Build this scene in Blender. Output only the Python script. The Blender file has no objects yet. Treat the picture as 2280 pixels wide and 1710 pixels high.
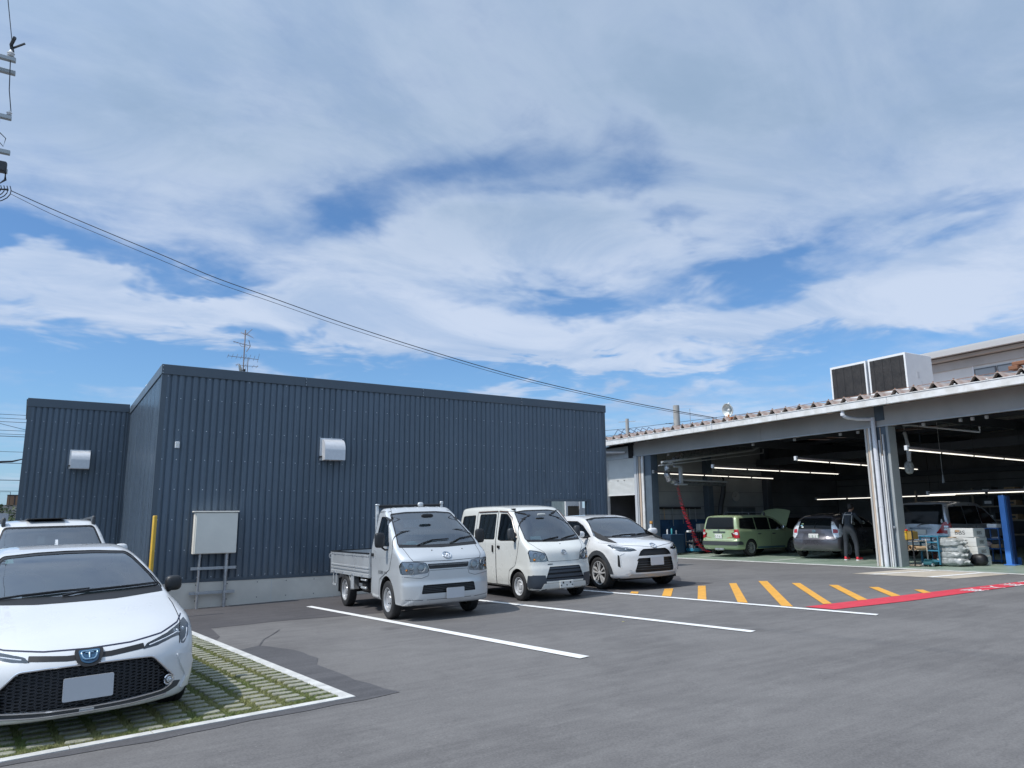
import bpy, bmesh, math, random
import numpy as np
from mathutils import Vector, Matrix, geometry
from mathutils.bvhtree import BVHTree
random.seed(7); np.random.seed(7)
S = bpy.context.scene
COL = S.collection
R = math.radians

# ------------------------------------------------------------------ camera
cam_d = bpy.data.cameras.new('camera')
cam = bpy.data.objects.new('camera', cam_d); COL.objects.link(cam)
S.camera = cam
cam_d.sensor_width = 36.0
cam_d.lens = 25.45
cam_d.clip_start = 0.05; cam_d.clip_end = 3000
_zen = np.array([1055. - 1140, -7900. - 855, 1612.]); _zen /= np.linalg.norm(_zen)
_vx = np.array([3720. - 1140, 1127. - 855, 1612.]); _vx -= _zen * _vx.dot(_zen); _vx /= np.linalg.norm(_vx)
_R = np.array([_vx, np.cross(_zen, _vx), _zen])
_r, _u, _b = _R @ [1, 0, 0], _R @ [0, -1, 0], _R @ [0, 0, -1]
cam.matrix_world = Matrix(((_r[0], _u[0], _b[0], 0), (_r[1], _u[1], _b[1], 0), (_r[2], _u[2], _b[2], 1.7), (0, 0, 0, 1)))

# ------------------------------------------------------------------ sun
SUN_TRAVEL = Vector((0.575, -0.012, -0.818)).normalized()
sun_d = bpy.data.lights.new('sun', 'SUN'); sun_d.energy = 2.8; sun_d.angle = R(0.8); sun_d.color = (1.0, 0.955, 0.89)
sun = bpy.data.objects.new('sun', sun_d); COL.objects.link(sun)
sun.rotation_euler = SUN_TRAVEL.to_track_quat('-Z', 'Y').to_euler()
sun.location = (-20, 5, 30)

S.view_settings.view_transform = 'Standard'
S.view_settings.look = 'None'
S.view_settings.exposure = 0.45
S.view_settings.gamma = 1.0
S.view_settings.use_curve_mapping = False
S.cycles.max_bounces = 6
S.cycles.transparent_max_bounces = 12
S.cycles.caustics_reflective = False
S.cycles.caustics_refractive = False
S.cycles.use_denoising = True

# ------------------------------------------------------------------ node helper
class NT:
    def __init__(s, tree): s.t = tree; s.n = tree.nodes; s.l = tree.links
    def new(s, typ, **kw):
        n = s.n.new(typ)
        for k, v in kw.items():
            if hasattr(n, k) and not isinstance(v, dict): setattr(n, k, v)
        return n
    def link(s, a, b): s.l.new(a, b)
    def val(s, x, sock):
        if isinstance(x, (int, float)): sock.default_value = x
        elif isinstance(x, (tuple, list)): sock.default_value = x
        else: s.l.new(x, sock)
    def math(s, op, a, b=None, c=None, clamp=False):
        n = s.n.new('ShaderNodeMath'); n.operation = op; n.use_clamp = clamp
        s.val(a, n.inputs[0])
        if b is not None: s.val(b, n.inputs[1])
        if c is not None: s.val(c, n.inputs[2])
        return n.outputs[0]
    def noise(s, vec, scale, detail=4, rough=0.55, dist=0.0):
        n = s.n.new('ShaderNodeTexNoise'); s.link(vec, n.inputs['Vector'])
        n.inputs['Scale'].default_value = scale; n.inputs['Detail'].default_value = detail
        n.inputs['Roughness'].default_value = rough; n.inputs['Distortion'].default_value = dist
        return n.outputs['Fac']
    def mapr(s, v, a, b, c=0.0, d=1.0, smooth=True):
        n = s.n.new('ShaderNodeMapRange'); n.interpolation_type = 'SMOOTHSTEP' if smooth else 'LINEAR'
        s.val(v, n.inputs[0])
        for i, x in enumerate((a, b, c, d)): n.inputs[i + 1].default_value = x
        return n.outputs[0]
    def mix(s, f, a, b):
        n = s.n.new('ShaderNodeMix'); n.data_type = 'RGBA'
        s.val(f, n.inputs[0])
        for x, k in ((a, 6), (b, 7)):
            if isinstance(x, (tuple, list)): n.inputs[k].default_value = (*x[:3], 1)
            else: s.link(x, n.inputs[k])
        return n.outputs[2]
    def vmul(s, v, xyz):
        n = s.n.new('ShaderNodeVectorMath'); n.operation = 'MULTIPLY'; s.link(v, n.inputs[0]); n.inputs[1].default_value = xyz
        return n.outputs[0]
    def comb(s, x, y, z):
        n = s.n.new('ShaderNodeCombineXYZ')
        for i, q in enumerate((x, y, z)): s.val(q, n.inputs[i])
        return n.outputs[0]

# ------------------------------------------------------------------ world: sky and clouds
W = bpy.data.worlds.new('World'); S.world = W; W.use_nodes = True
t = NT(W.node_tree); t.n.clear()
out = t.new('ShaderNodeOutputWorld'); bg = t.new('ShaderNodeBackground'); t.link(bg.outputs[0], out.inputs[0])
sky = t.new('ShaderNodeTexSky'); sky.sky_type = 'NISHITA'; sky.sun_disc = False
_sd = -SUN_TRAVEL
sky.sun_elevation = math.asin(_sd.z); sky.sun_rotation = math.atan2(_sd.x, _sd.y)
sky.altitude = 0; sky.air_density = 1.0; sky.dust_density = 0.6; sky.ozone_density = 2.5
geo = t.new('ShaderNodeTexCoord'); D = geo.outputs['Generated']
sep = t.new('ShaderNodeSeparateXYZ'); t.link(D, sep.inputs[0]); dx, dy, dz = sep.outputs
zc = t.math('MAXIMUM', dz, 0.0)
den = t.math('ADD', zc, 0.10)
px_ = t.math('DIVIDE', dx, den); py_ = t.math('DIVIDE', dy, den)
az = t.math('ARCTAN2', dx, dy)              # 0 = +Y, grows towards +X
el = t.math('ARCSINE', dz)
P2 = t.comb(px_, py_, 0.0)
# slightly sheared coordinates so that the cloud streaks run down to the right
rot = t.new('ShaderNodeMapping'); t.link(P2, rot.inputs['Vector']); rot.inputs['Rotation'].default_value = (0, 0, R(32)); rot.inputs['Scale'].default_value = (0.74, 1.12, 1)
PR = rot.outputs[0]
n_big = t.noise(PR, 0.75, 6, 0.55, 0.35)
n_mid = t.noise(PR, 2.1, 7, 0.60, 0.25)
n_fine = t.noise(P2, 5.5, 6, 0.62, 0.4)
warp = t.noise(P2, 1.6, 4, 0.6)
warp2 = t.noise(P2, 2.3, 4, 0.6, 0.5)
azw = t.math('ADD', az, t.math('MULTIPLY', t.math('SUBTRACT', warp, 0.5), 0.34))
elw = t.math('ADD', el, t.math('MULTIPLY', t.math('SUBTRACT', warp2, 0.5), 0.16))
# overall cover: nearly closed high up, opening towards the horizon
cov = t.mapr(el, 0.10, 0.50, 0.02, 0.30)
dens = t.math('ADD', cov, t.math('ADD', t.math('MULTIPLY', n_big, 0.62), t.math('MULTIPLY', n_mid, 0.42)))
def blob(a0, e0, sa, se, amp, tilt=0.0):
    global dens
    a_ = t.math('SUBTRACT', azw, R(a0)); e_ = t.math('SUBTRACT', elw, R(e0))
    e_ = t.math('ADD', e_, t.math('MULTIPLY', a_, tilt))
    q = t.math('ADD', t.math('POWER', t.math('ABSOLUTE', t.math('DIVIDE', a_, R(sa))), 2.0), t.math('POWER', t.math('ABSOLUTE', t.math('DIVIDE', e_, R(se))), 2.0))
    g_ = t.math('EXPONENT', t.math('MULTIPLY', q, -1.0))
    dens = t.math('ADD', dens, t.math('MULTIPLY', g_, amp))
BLOBS = [
    # az, el, spread az, spread el, amount, tilt   (clear gaps are negative)
    (-4, 18.0, 9, 1.7, -0.42, 0.05), (8, 17.4, 4, 1.1, -0.26, 0.0),
    (19, 24.0, 6, 2.4, -0.32, -0.25), (30, 27.6, 9, 2.0, -0.26, 0.0), (44, 27.5, 5, 2.6, -0.20, 0.2), (36, 24.8, 10, 1.2, -0.16, -0.1),
    (46, 22.3, 3.5, 1.0, -0.26, 0.0), (35, 17.2, 6, 1.5, -0.34, 0.15), (52, 17.6, 8, 1.6, -0.40, 0.05), (66, 20.0, 6, 1.4, -0.22, 0.0),
    (18, 11.8, 20, 1.8, -0.26, 0.06), (2, 10.6, 10, 2.2, -0.30, 0.0), (45, 11.2, 12, 1.2, -0.18, 0.0), (58, 12.0, 8, 1.2, -0.14, 0.0),
    (32, 21.2, 9, 2.2, 0.26, 0.1), (3, 15.0, 12, 2.0, 0.46, 0.06), (20, 15.6, 10, 2.0, 0.36, 0.08), (50, 14.0, 18, 1.6, 0.40, 0.0), (47, 32.0, 9, 3.2, 0.14, 0.2),
    (24, 19.5, 8, 1.6, 0.20, 0.05), (64, 16.0, 9, 2.4, 0.34, 0.0), (38, 12.6, 14, 1.2, 0.26, 0.05), (30, 9.0, 20, 0.9, 0.24, 0.0),

]
for b_ in BLOBS: blob(*b_)
dens = t.math('ADD', dens, t.math('MULTIPLY', t.math('SUBTRACT', n_fine, 0.5), 0.34))
mask = t.mapr(dens, 0.40, 0.86)
# cloud tone: bright thin parts, greyer where thick and high
thick = t.mapr(dens, 0.66, 1.10)
high = t.mapr(el, 0.26, 0.52)
bright = t.noise(PR, 1.5, 7, 0.62, 0.7)
c_lo = t.mix(t.mapr(bright, 0.36, 0.62), (3.7, 4.75, 6.55), (5.35, 6.1, 7.45))
c_hi = t.mix(t.mapr(bright, 0.28, 0.74), (2.5, 3.5, 4.9), (3.35, 4.4, 5.8))
ccol = t.mix(t.math('MULTIPLY', high, t.mapr(thick, 0.0, 1.0, 0.55, 1.0)), c_lo, c_hi)
skyc = t.n.new('ShaderNodeMix'); skyc.data_type = 'RGBA'; skyc.blend_type = 'MULTIPLY'; skyc.inputs[0].default_value = 1.0
t.link(sky.outputs[0], skyc.inputs[6]); skyc.inputs[7].default_value = (0.74, 1.0, 1.22, 1)
# thin veil of haze near the horizon
veil = t.mapr(el, 0.0, 0.24, 0.44, 0.0)
base = t.mix(veil, skyc.outputs[2], (2.0, 3.6, 6.2))
# thin cloud glows broadly round the hidden sun
sdot = t.new('ShaderNodeVectorMath'); sdot.operation = 'DOT_PRODUCT'; t.link(D, sdot.inputs[0]); sdot.inputs[1].default_value = tuple(_sd)
aur = t.math('MULTIPLY', t.math('POWER', t.math('MAXIMUM', sdot.outputs['Value'], 0.0), 4.0), 2.0)
cc2 = t.new('ShaderNodeVectorMath'); cc2.operation = 'SCALE'; t.link(ccol, cc2.inputs[0]); t.link(t.math('ADD', aur, 1.0), cc2.inputs['Scale'])
final = t.mix(t.math('MULTIPLY', mask, 0.90), base, cc2.outputs[0])
t.link(final, bg.inputs[0]); bg.inputs[1].default_value = 0.088

# ------------------------------------------------------------------ materials
MATS = {}
def mat(name, col, rough=0.6, metal=0.0, coat=0.0, var=0.0, vscale=3.0, bump=0.0, bscale=60.0, emit=None, spec=0.5, streak=None, coords='Object', coat_rough=0.04, col2=None, flake=0.0):
    if name in MATS: return MATS[name]
    m = bpy.data.materials.new(name); m.use_nodes = True; MATS[name] = m
    t = NT(m.node_tree); b = t.n['Principled BSDF']
    b.inputs['Roughness'].default_value = rough; b.inputs['Metallic'].default_value = metal
    b.inputs['Coat Weight'].default_value = coat; b.inputs['Coat Roughness'].default_value = coat_rough
    b.inputs['Specular IOR Level'].default_value = spec
    m.diffuse_color = (*col, 1)
    tc = t.new('ShaderNodeTexCoord'); V = tc.outputs[coords]
    if streak: V2 = t.vmul(V, streak)
    else: V2 = V
    if var > 0 or col2:
        n = t.noise(V2, vscale, 5, 0.62)
        f = t.mapr(n, 0.32, 0.68)
        lo = tuple(c * (1 - var) for c in col); hi = tuple(min(1, c * (1 + var)) for c in col)
        if col2: lo, hi = col, col2
        t.link(t.mix(f, lo, hi), b.inputs['Base Color'])
        t.link(t.mapr(n, 0.3, 0.7, max(0.02, rough - 0.08), min(1, rough + 0.08)), b.inputs['Roughness'])
    else: b.inputs['Base Color'].default_value = (*col, 1)
    if bump > 0:
        nb = t.noise(V, bscale, 3, 0.6)
        bp = t.new('ShaderNodeBump'); bp.inputs['Strength'].default_value = bump; bp.inputs['Distance'].default_value = 0.01
        t.link(nb, bp.inputs['Height']); t.link(bp.outputs[0], b.inputs['Normal'])
    if emit:
        b.inputs['Emission Color'].default_value = (*emit[0], 1); b.inputs['Emission Strength'].default_value = emit[1]
    return m
def glass_mat(name, tint, alpha, add=.04):
    """tinted pane: fresnel reflection over a partly transparent dark film"""
    if name in MATS: return MATS[name]
    m = bpy.data.materials.new(name); m.use_nodes = True; MATS[name] = m
    t = NT(m.node_tree); t.n.clear()
    o = t.new('ShaderNodeOutputMaterial'); tr = t.new('ShaderNodeBsdfTransparent'); gl = t.new('ShaderNodeBsdfGlossy')
    tr.inputs[0].default_value = (*tint, 1); gl.inputs['Roughness'].default_value = 0.015; gl.inputs['Color'].default_value = (1, 1, 1, 1)
    df = t.new('ShaderNodeBsdfDiffuse'); df.inputs[0].default_value = (0.012, 0.016, 0.018, 1)
    m1 = t.new('ShaderNodeMixShader'); m1.inputs[0].default_value = alpha
    t.link(tr.outputs[0], m1.inputs[1]); t.link(df.outputs[0], m1.inputs[2])
    fr = t.new('ShaderNodeFresnel'); fr.inputs[0].default_value = 1.52
    m2 = t.new('ShaderNodeMixShader'); t.link(t.math('MINIMUM', t.math('ADD', t.math('MULTIPLY', fr.outputs[0], 1.7), add), 1.0), m2.inputs[0])
    t.link(m1.outputs[0], m2.inputs[1]); t.link(gl.outputs[0], m2.inputs[2]); t.link(m2.outputs[0], o.inputs[0])
    return m

# ------------------------------------------------------------------ mesh helpers
def mesh_obj(name, verts, faces, m, parent=None, smooth=False, fm=None, loc=None):
    me = bpy.data.meshes.new(name)
    me.from_pydata([tuple(v) for v in verts], [], [tuple(f) for f in faces])
    for q in (m if isinstance(m, (list, tuple)) else [m]): me.materials.append(q)
    if fm is not None: me.polygons.foreach_set('material_index', fm)
    if smooth:
        me.polygons.foreach_set('use_smooth', [True] * len(me.polygons))
        me.set_sharp_from_angle(angle=R(38) if smooth is True else R(smooth))
    me.update()
    o = bpy.data.objects.new(name, me); COL.objects.link(o)
    if parent is not None: o.parent = parent
    if loc is not None: o.location = loc
    return o
class MB:
    """collects simple solids into one mesh"""
    def __init__(s, M=None): s.v = []; s.f = []; s.mi = []; s.cur = 0; s.M = M
    def add(s, V, F):
        k = len(s.v)
        for v in V: s.v.append(tuple(v))
        for f in F: s.f.append(tuple(i + k for i in f)); s.mi.append(s.cur)
        return s
    def box(s, x0, x1, y0, y1, z0, z1, T=None):
        V = [Vector((x, y, z)) for z in (z0, z1) for y in (y0, y1) for x in (x0, x1)]
        if T is not None: V = [T @ v for v in V]
        return s.add(V, [(0, 2, 3, 1), (4, 5, 7, 6), (0, 1, 5, 4), (2, 6, 7, 3), (0, 4, 6, 2), (1, 3, 7, 5)])
    def cbox(s, c, d, rz=0.0, rx=0.0, ry=0.0):
        T = Matrix.Translation(c) @ Matrix.Rotation(rz, 4, 'Z') @ Matrix.Rotation(ry, 4, 'Y') @ Matrix.Rotation(rx, 4, 'X')
        return s.box(-d[0] / 2, d[0] / 2, -d[1] / 2, d[1] / 2, -d[2] / 2, d[2] / 2, T)
    def bbox(s, x0, x1, y0, y1, z0, z1, b=0.01, T=None):
        """box with bevelled vertical and top edges"""
        b = min(b, (x1 - x0) * .45, (y1 - y0) * .45, (z1 - z0) * .45)
        def ring(i, z): return [(x0 + i, y0 + b + i * 0, z), (x0 + b, y0 + i, z), (x1 - b, y0 + i, z), (x1 - i, y0 + b, z), (x1 - i, y1 - b, z), (x1 - b, y1 - i, z), (x0 + b, y1 - i, z), (x0 + i, y1 - b, z)]
        rs = [ring(b * .9, z0), ring(0, z0 + b), ring(0, z1 - b), ring(b * .9, z1)]
        V = [Vector(v) for r in rs for v in r]
        if T is not None: V = [T @ v for v in V]
        F = [tuple(reversed(range(8))), tuple(range(24, 32))]
        for k in range(3):
            for i in range(8): j = (i + 1) % 8; F.append((k * 8 + i, k * 8 + j, k * 8 + 8 + j, k * 8 + 8 + i))
        return s.add(V, F)
    def tube(s, pts, r, n=6, cap=True):
        pts = [Vector(p) for p in pts]; V = []; F = []
        rr = r if isinstance(r, (list, tuple)) else [r] * len(pts)
        up = Vector((0, 0, 1))
        for i, p in enumerate(pts):
            d = (pts[min(i + 1, len(pts) - 1)] - pts[max(i - 1, 0)])
            if d.length < 1e-9: d = Vector((0, 0, 1))
            d.normalize()
            a = d.cross(up)
            if a.length < 0.05: a = d.cross(Vector((1, 0, 0)))
            a.normalize(); b = d.cross(a)
            for k in range(n):
                th = 2 * math.pi * k / n + math.pi / n
                V.append(p + a * rr[i] * math.cos(th) + b * rr[i] * math.sin(th))
        for i in range(len(pts) - 1):
            for k in range(n):
                j = (k + 1) % n; F.append((i * n + k, i * n + n + k, i * n + n + j, i * n + j))
        if cap: F.append(tuple(range(n))); F.append(tuple(reversed(range((len(pts) - 1) * n, len(pts) * n))))
        return s.add(V, F)
    def lathe(s, prof, n=24, T=None, caps=False):
        """prof: (radius, height) along local z"""
        V = []; F = []
        for r, z in prof:
            for k in range(n): th = 2 * math.pi * k / n; V.append(Vector((r * math.cos(th), r * math.sin(th), z)))
        for i in range(len(prof) - 1):
            for k in range(n): j = (k + 1) % n; F.append((i * n + k, i * n + j, i * n + n + j, i * n + n + k))
        if caps: F.append(tuple(reversed(range(n)))); F.append(tuple(range((len(prof) - 1) * n, len(prof) * n)))
        if T is not None: V = [T @ v for v in V]
        return s.add(V, F)
    def prism(s, poly, h0, h1, T=None):
        """poly in local xy, extruded in z from h0 to h1"""
        n = len(poly); V = [Vector((x, y, h0)) for x, y in poly] + [Vector((x, y, h1)) for x, y in poly]
        if T is not None: V = [T @ v for v in V]
        return s.add(V, [tuple(reversed(range(n))), tuple(range(n, 2 * n))] + [(i, (i + 1) % n, n + (i + 1) % n, n + i) for i in range(n)])
    def build(s, name, m, parent=None, smooth=False, loc=None):
        return mesh_obj(name, s.v, s.f, m, parent, smooth, s.mi if isinstance(m, (list, tuple)) else None, loc)
def empty(name, loc=(0, 0, 0), rz=0.0, label=None, cat=None, group=None, parent=None):
    o = bpy.data.objects.new(name, None); COL.objects.link(o); o.location = loc; o.rotation_euler = (0, 0, rz)
    o.empty_display_size = 0.2
    if parent is not None: o.parent = parent
    return tag(o, label, cat, group)
def tag(o, label=None, cat=None, group=None, kind=None):
    if label: o['label'] = label
    if cat: o['category'] = cat
    if group: o['group'] = group
    if kind: o['kind'] = kind
    return o
def copy_tree(o, parent=None):
    c = o.copy(); COL.objects.link(c)
    if parent is not None: c.parent = parent
    for ch in o.children: copy_tree(ch, c)
    return c
YZ = Matrix(((0, 0, 1, 0), (1, 0, 0, 0), (0, 1, 0, 0), (0, 0, 0, 1)))      # local (x,y,z) -> world (z,x,y): prism polygons in the YZ plane, extruded in x
XZ = Matrix(((1, 0, 0, 0), (0, 0, -1, 0), (0, 1, 0, 0), (0, 0, 0, 1)))     # polygons in the XZ plane, extruded in -y

# ground height: the lot falls gently to the back and rises to the right, level beyond
def gz(x, y): return 0.020 * min(max(x, -10), 27) - 0.012 * min(max(y, -8), 27)
SLOPE = math.atan(0.020), math.atan(-0.012)

def ground_sheet(name, poly, m, lift, parent=None, kind='structure'):
    V = [(x, y, gz(x, y) + lift) for x, y in poly]
    o = mesh_obj(name, V, [tuple(range(len(V)))], m, parent)
    if kind: o['kind'] = kind
    return o
# ================================================================== SETTING
def asphalt_mat(name, base, dark, fine=1.0):
    m = bpy.data.materials.new(name); m.use_nodes = True
    t = NT(m.node_tree); b = t.n['Principled BSDF']; V = t.new('ShaderNodeTexCoord').outputs['Object']
    n1 = t.noise(V, 0.35, 5, 0.6, 0.6); n2 = t.noise(V, 2.2, 6, 0.65, 0.8); n3 = t.noise(V, 55, 3, 0.7); n4 = t.noise(V, 240, 2, 0.7)
    # drag marks of the paver: long soft streaks
    st = t.noise(t.vmul(V, (0.35, 2.6, 1)), 2.4, 6, 0.65, 0.5)
    f = t.math('ADD', t.math('MULTIPLY', n1, 0.40), t.math('ADD', t.math('MULTIPLY', n2, 0.25), t.math('MULTIPLY', st, 0.35)))
    c = t.mix(t.mapr(f, 0.36, 0.62), dark, base)
    sp = t.mapr(n3, 0.25, 0.75, 0.72, 1.28, False)
    vm = t.new('ShaderNodeVectorMath'); vm.operation = 'SCALE'; t.link(c, vm.inputs[0]); t.link(sp, vm.inputs['Scale'])
    # pale chips of stone
    vo = t.new('ShaderNodeTexVoronoi'); t.link(V, vo.inputs['Vector']); vo.inputs['Scale'].default_value = 7.0
    chip = t.mapr(vo.outputs['Distance'], 0.018, 0.045, 0.75, 0.0)
    cc = t.mix(chip, vm.outputs[0], (0.36, 0.35, 0.33))
    # oil drips and tyre scuffs: a few dark spots and long faint curved bands
    vo2 = t.new('ShaderNodeTexVoronoi'); t.link(V, vo2.inputs['Vector']); vo2.inputs['Scale'].default_value = 0.55
    wob = t.noise(V, 3.0, 3, 0.6)
    oil = t.mapr(t.math('ADD', vo2.outputs['Distance'], t.math('MULTIPLY', wob, 0.10)), 0.10, 0.17, 0.42, 0.0)
    cc = t.mix(oil, cc, (0.055, 0.052, 0.052))
    wv = t.new('ShaderNodeTexWave'); wv.bands_direction = 'DIAGONAL'; t.link(V, wv.inputs['Vector']); wv.inputs['Scale'].default_value = 0.16; wv.inputs['Distortion'].default_value = 9.0; wv.inputs['Detail'].default_value = 2.0; wv.inputs['Detail Scale'].default_value = 0.5
    scuff = t.math('MULTIPLY', t.mapr(wv.outputs['Fac'], 0.93, 0.995, 0.0, 0.22), t.mapr(n2, 0.42, 0.62))
    cc = t.mix(scuff, cc, (0.085, 0.082, 0.082))
    t.link(cc, b.inputs['Base Color']); b.inputs['Roughness'].default_value = 0.82
    b.inputs['Specular IOR Level'].default_value = 0.35
    bp = t.new('ShaderNodeBump'); bp.inputs['Strength'].default_value = 0.35 * fine; bp.inputs['Distance'].default_value = 0.006
    t.link(t.math('ADD', n3, t.math('MULTIPLY', n4, 0.8)), bp.inputs['Height']); t.link(bp.outputs[0], b.inputs['Normal'])
    return m
M_asph = asphalt_mat('asphalt_worn', (0.163, 0.157, 0.153), (0.114, 0.109, 0.108))
M_asph2 = asphalt_mat('asphalt_new', (0.088, 0.083, 0.086), (0.062, 0.059, 0.063))
M_asph3 = asphalt_mat('asphalt_patch', (0.105, 0.103, 0.108), (0.070, 0.069, 0.074), 2.0)

# the ground: one sheet out to the horizon, cells where the slope changes
xs = [-900, -300, -100, -40, -10, -6, -2, 2, 6, 10, 14, 18, 22, 27, 60, 120, 300, 900]
ys = [-900, -300, -60, -8, -4, 0, 4, 8, 12, 16, 20, 24, 27, 60, 120, 300, 900]
V = [(x, y, gz(x, y)) for y in ys for x in xs]; n = len(xs)
F = [(j * n + i, j * n + i + 1, j * n + n + i + 1, j * n + n + i) for j in range(len(ys) - 1) for i in range(n - 1)]
tag(mesh_obj('ground', V, F, M_asph), kind='structure')

def soft_poly(poly, step=0.35, amp=0.03, seed=1):
    rnd = random.Random(seed); out = []
    for i in range(len(poly)):
        a = Vector(poly[i]); b = Vector(poly[(i + 1) % len(poly)]); k = max(1, int((b - a).length / step))
        for q in range(k):
            p = a.lerp(b, q / k); out.append((p.x + rnd.uniform(-amp, amp), p.y + rnd.uniform(-amp, amp)))
    return out
# darker strip of newer asphalt along the building, its tip beyond the crossover
ground_sheet('asphalt_strip', soft_poly([(2.55, 13.63), (3.9, 13.66), (4.7, 13.45), (7.0, 13.05), (9.3, 12.72), (11.4, 12.50), (12.6, 12.40), (13.55, 12.42), (13.4, 13.4), (14.35, 14.35), (14.30, 17.3), (1.2, 17.3), (1.2, 14.4), (2.0, 13.9), (2.25, 13.1), (2.30, 11.95), (2.48, 12.5)], 0.3, 0.02, 3), M_asph2, 0.004)
# darker hand-laid patch beside the grass paving
ground_sheet('asphalt_patch', soft_poly([(2.36, 10.9), (2.70, 7.35), (2.66, 7.24), (-4, 6.85), (-4, 6.68), (0.0, 6.93), (0.9, 6.90), (1.7, 7.02), (2.75, 7.06), (3.17, 7.15), (3.02, 7.98), (2.97, 9.17), (3.10, 9.57), (3.06, 10.42), (2.75, 11.16)], 0.25, 0.02, 5), M_asph3, 0.0045)
b_ = [(2.74, 11.11), (2.95, 11.7), (3.18, 12.1), (3.41, 12.55)]
ground_sheet('asphalt_seam', [(x - .012, y) for x, y in b_] + [(x + .012, y) for x, y in b_[::-1]], M_asph3, 0.006)

def road_paint(name, col, wear):
    m = mat(name, col, 0.65, bump=0.3, bscale=140); t = NT(m.node_tree); b = t.n['Principled BSDF']; V = t.new('ShaderNodeTexCoord').outputs['Object']
    a = t.noise(V, 38, 4, 0.75); g_ = t.noise(V, 1.3, 4, 0.6, 0.5); d_ = t.noise(V, 7, 4, 0.6)
    c0 = t.mix(t.mapr(d_, 0.3, 0.7), tuple(q * .84 for q in col), col)
    f = t.mapr(t.math('ADD', a, t.math('MULTIPLY', g_, 0.55)), wear, wear + 0.07, 0.0, 0.8)
    t.link(t.mix(f, c0, (0.20, 0.195, 0.19)), b.inputs['Base Color']); return m
M_line = road_paint('road_paint_white', (0.78, 0.78, 0.77), 0.93)
M_yel = road_paint('road_paint_yellow', (0.72, 0.36, 0.055), 0.93)
M_red = road_paint('road_paint_red', (0.60, 0.045, 0.07), 0.93)
for pl in ([(4.73, 15.5), (4.86, 15.52), (5.72, 7.30), (5.55, 7.27)], [(7.62, 15.0), (7.76, 15.0), (8.60, 7.18), (8.45, 7.15)], [(10.28, 14.8), (10.42, 14.8), (11.20, 6.93), (11.05, 6.88)], [(0.05, 6.02), (0.20, 6.00), (0.42, 3.2), (0.27, 3.2)]):
    ground_sheet('parking_line', pl, M_line, 0.009)
for q in [[(10.71, 12.22), (10.77, 12.03), (11.05, 12.32), (10.98, 12.47)], [(10.78, 11.32), (10.85, 11.13), (11.99, 12.22), (11.82, 12.32)], [(10.84, 10.4), (10.9, 10.23), (12.89, 12.1), (12.76, 12.21)], [(10.97, 9.53), (11.02, 9.34), (13.75, 11.95), (13.62, 12.05)], [(11.06, 8.64), (11.11, 8.44), (14.56, 11.72), (14.44, 11.88)], [(11.72, 8.27), (11.88, 8.21), (14.60, 10.85), (14.49, 10.99)], [(12.57, 8.15), (12.77, 8.09), (14.71, 9.98), (14.62, 10.14)], [(13.47, 8.05), (13.68, 8.0), (14.82, 9.12), (14.72, 9.27)], [(14.3, 7.91), (14.5, 7.87), (14.87, 8.22), (14.78, 8.35)]]:
    ground_sheet('yellow_stripe', q, M_yel, 0.009)
ground_sheet('red_line', [(11.22, 8.28), (11.24, 7.73), (13.0, 7.48), (16.92, 7.24), (24.0, 6.85), (24.0, 7.2), (17.52, 7.56), (13.88, 7.99)], M_red, 0.0085)
M_tile = mat('tan_concrete', (0.42, 0.37, 0.30), 0.85, var=0.12, vscale=2.5, bump=0.4, bscale=80)
ground_sheet('tan_apron', [(17.38, 11.37), (17.40, 8.88), (19.30, 8.45), (19.08, 8.45), (19.24, 10.95)], M_tile, 0.006)
for q in ([(17.395, 10.93), (17.40, 10.78), (19.20, 10.19), (19.22, 10.32)], [(17.42, 9.54), (17.425, 9.38), (19.10, 9.04), (19.10, 9.18)]):
    ground_sheet('apron_line', q, M_line, 0.011)

# lettering on the red line, each character painted flat on the ground, read from the far side
def text_mesh(body, size, extrude=0.0):
    cu = bpy.data.curves.new('lettering', 'FONT'); cu.body = body; cu.size = size; cu.extrude = extrude
    cu.align_x = 'CENTER'; cu.align_y = 'CENTER'
    o = bpy.data.objects.new('lettering', cu); COL.objects.link(o)
    dg = bpy.context.evaluated_depsgraph_get(); dg.update()
    me = bpy.data.meshes.new_from_object(o.evaluated_get(dg)); bpy.data.objects.remove(o)
    return me
def lettering(body, size, m, M, parent=None, name='lettering', sx=1.0, kind=None):
    me = text_mesh(body, size)
    me.transform(M @ Matrix.Diagonal((sx, 1, 1, 1))); me.materials.clear(); me.materials.append(m)
    o = bpy.data.objects.new(name, me); COL.objects.link(o)
    if parent is not None: o.parent = parent
    if kind: o['kind'] = kind
    return o
for i, ch in enumerate('進入禁止'):
    x = 15.32 + i * 0.70; y = 7.50 - i * 0.035
    lettering(ch, 0.40, M_line, Matrix.Translation((x, y, gz(x, y) + 0.013)) @ Matrix.Rotation(SLOPE[0] * -1, 4, 'Y') @ Matrix.Rotation(R(177), 4, 'Z'), None, 'painted_character', 1.15, 'structure')

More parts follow.
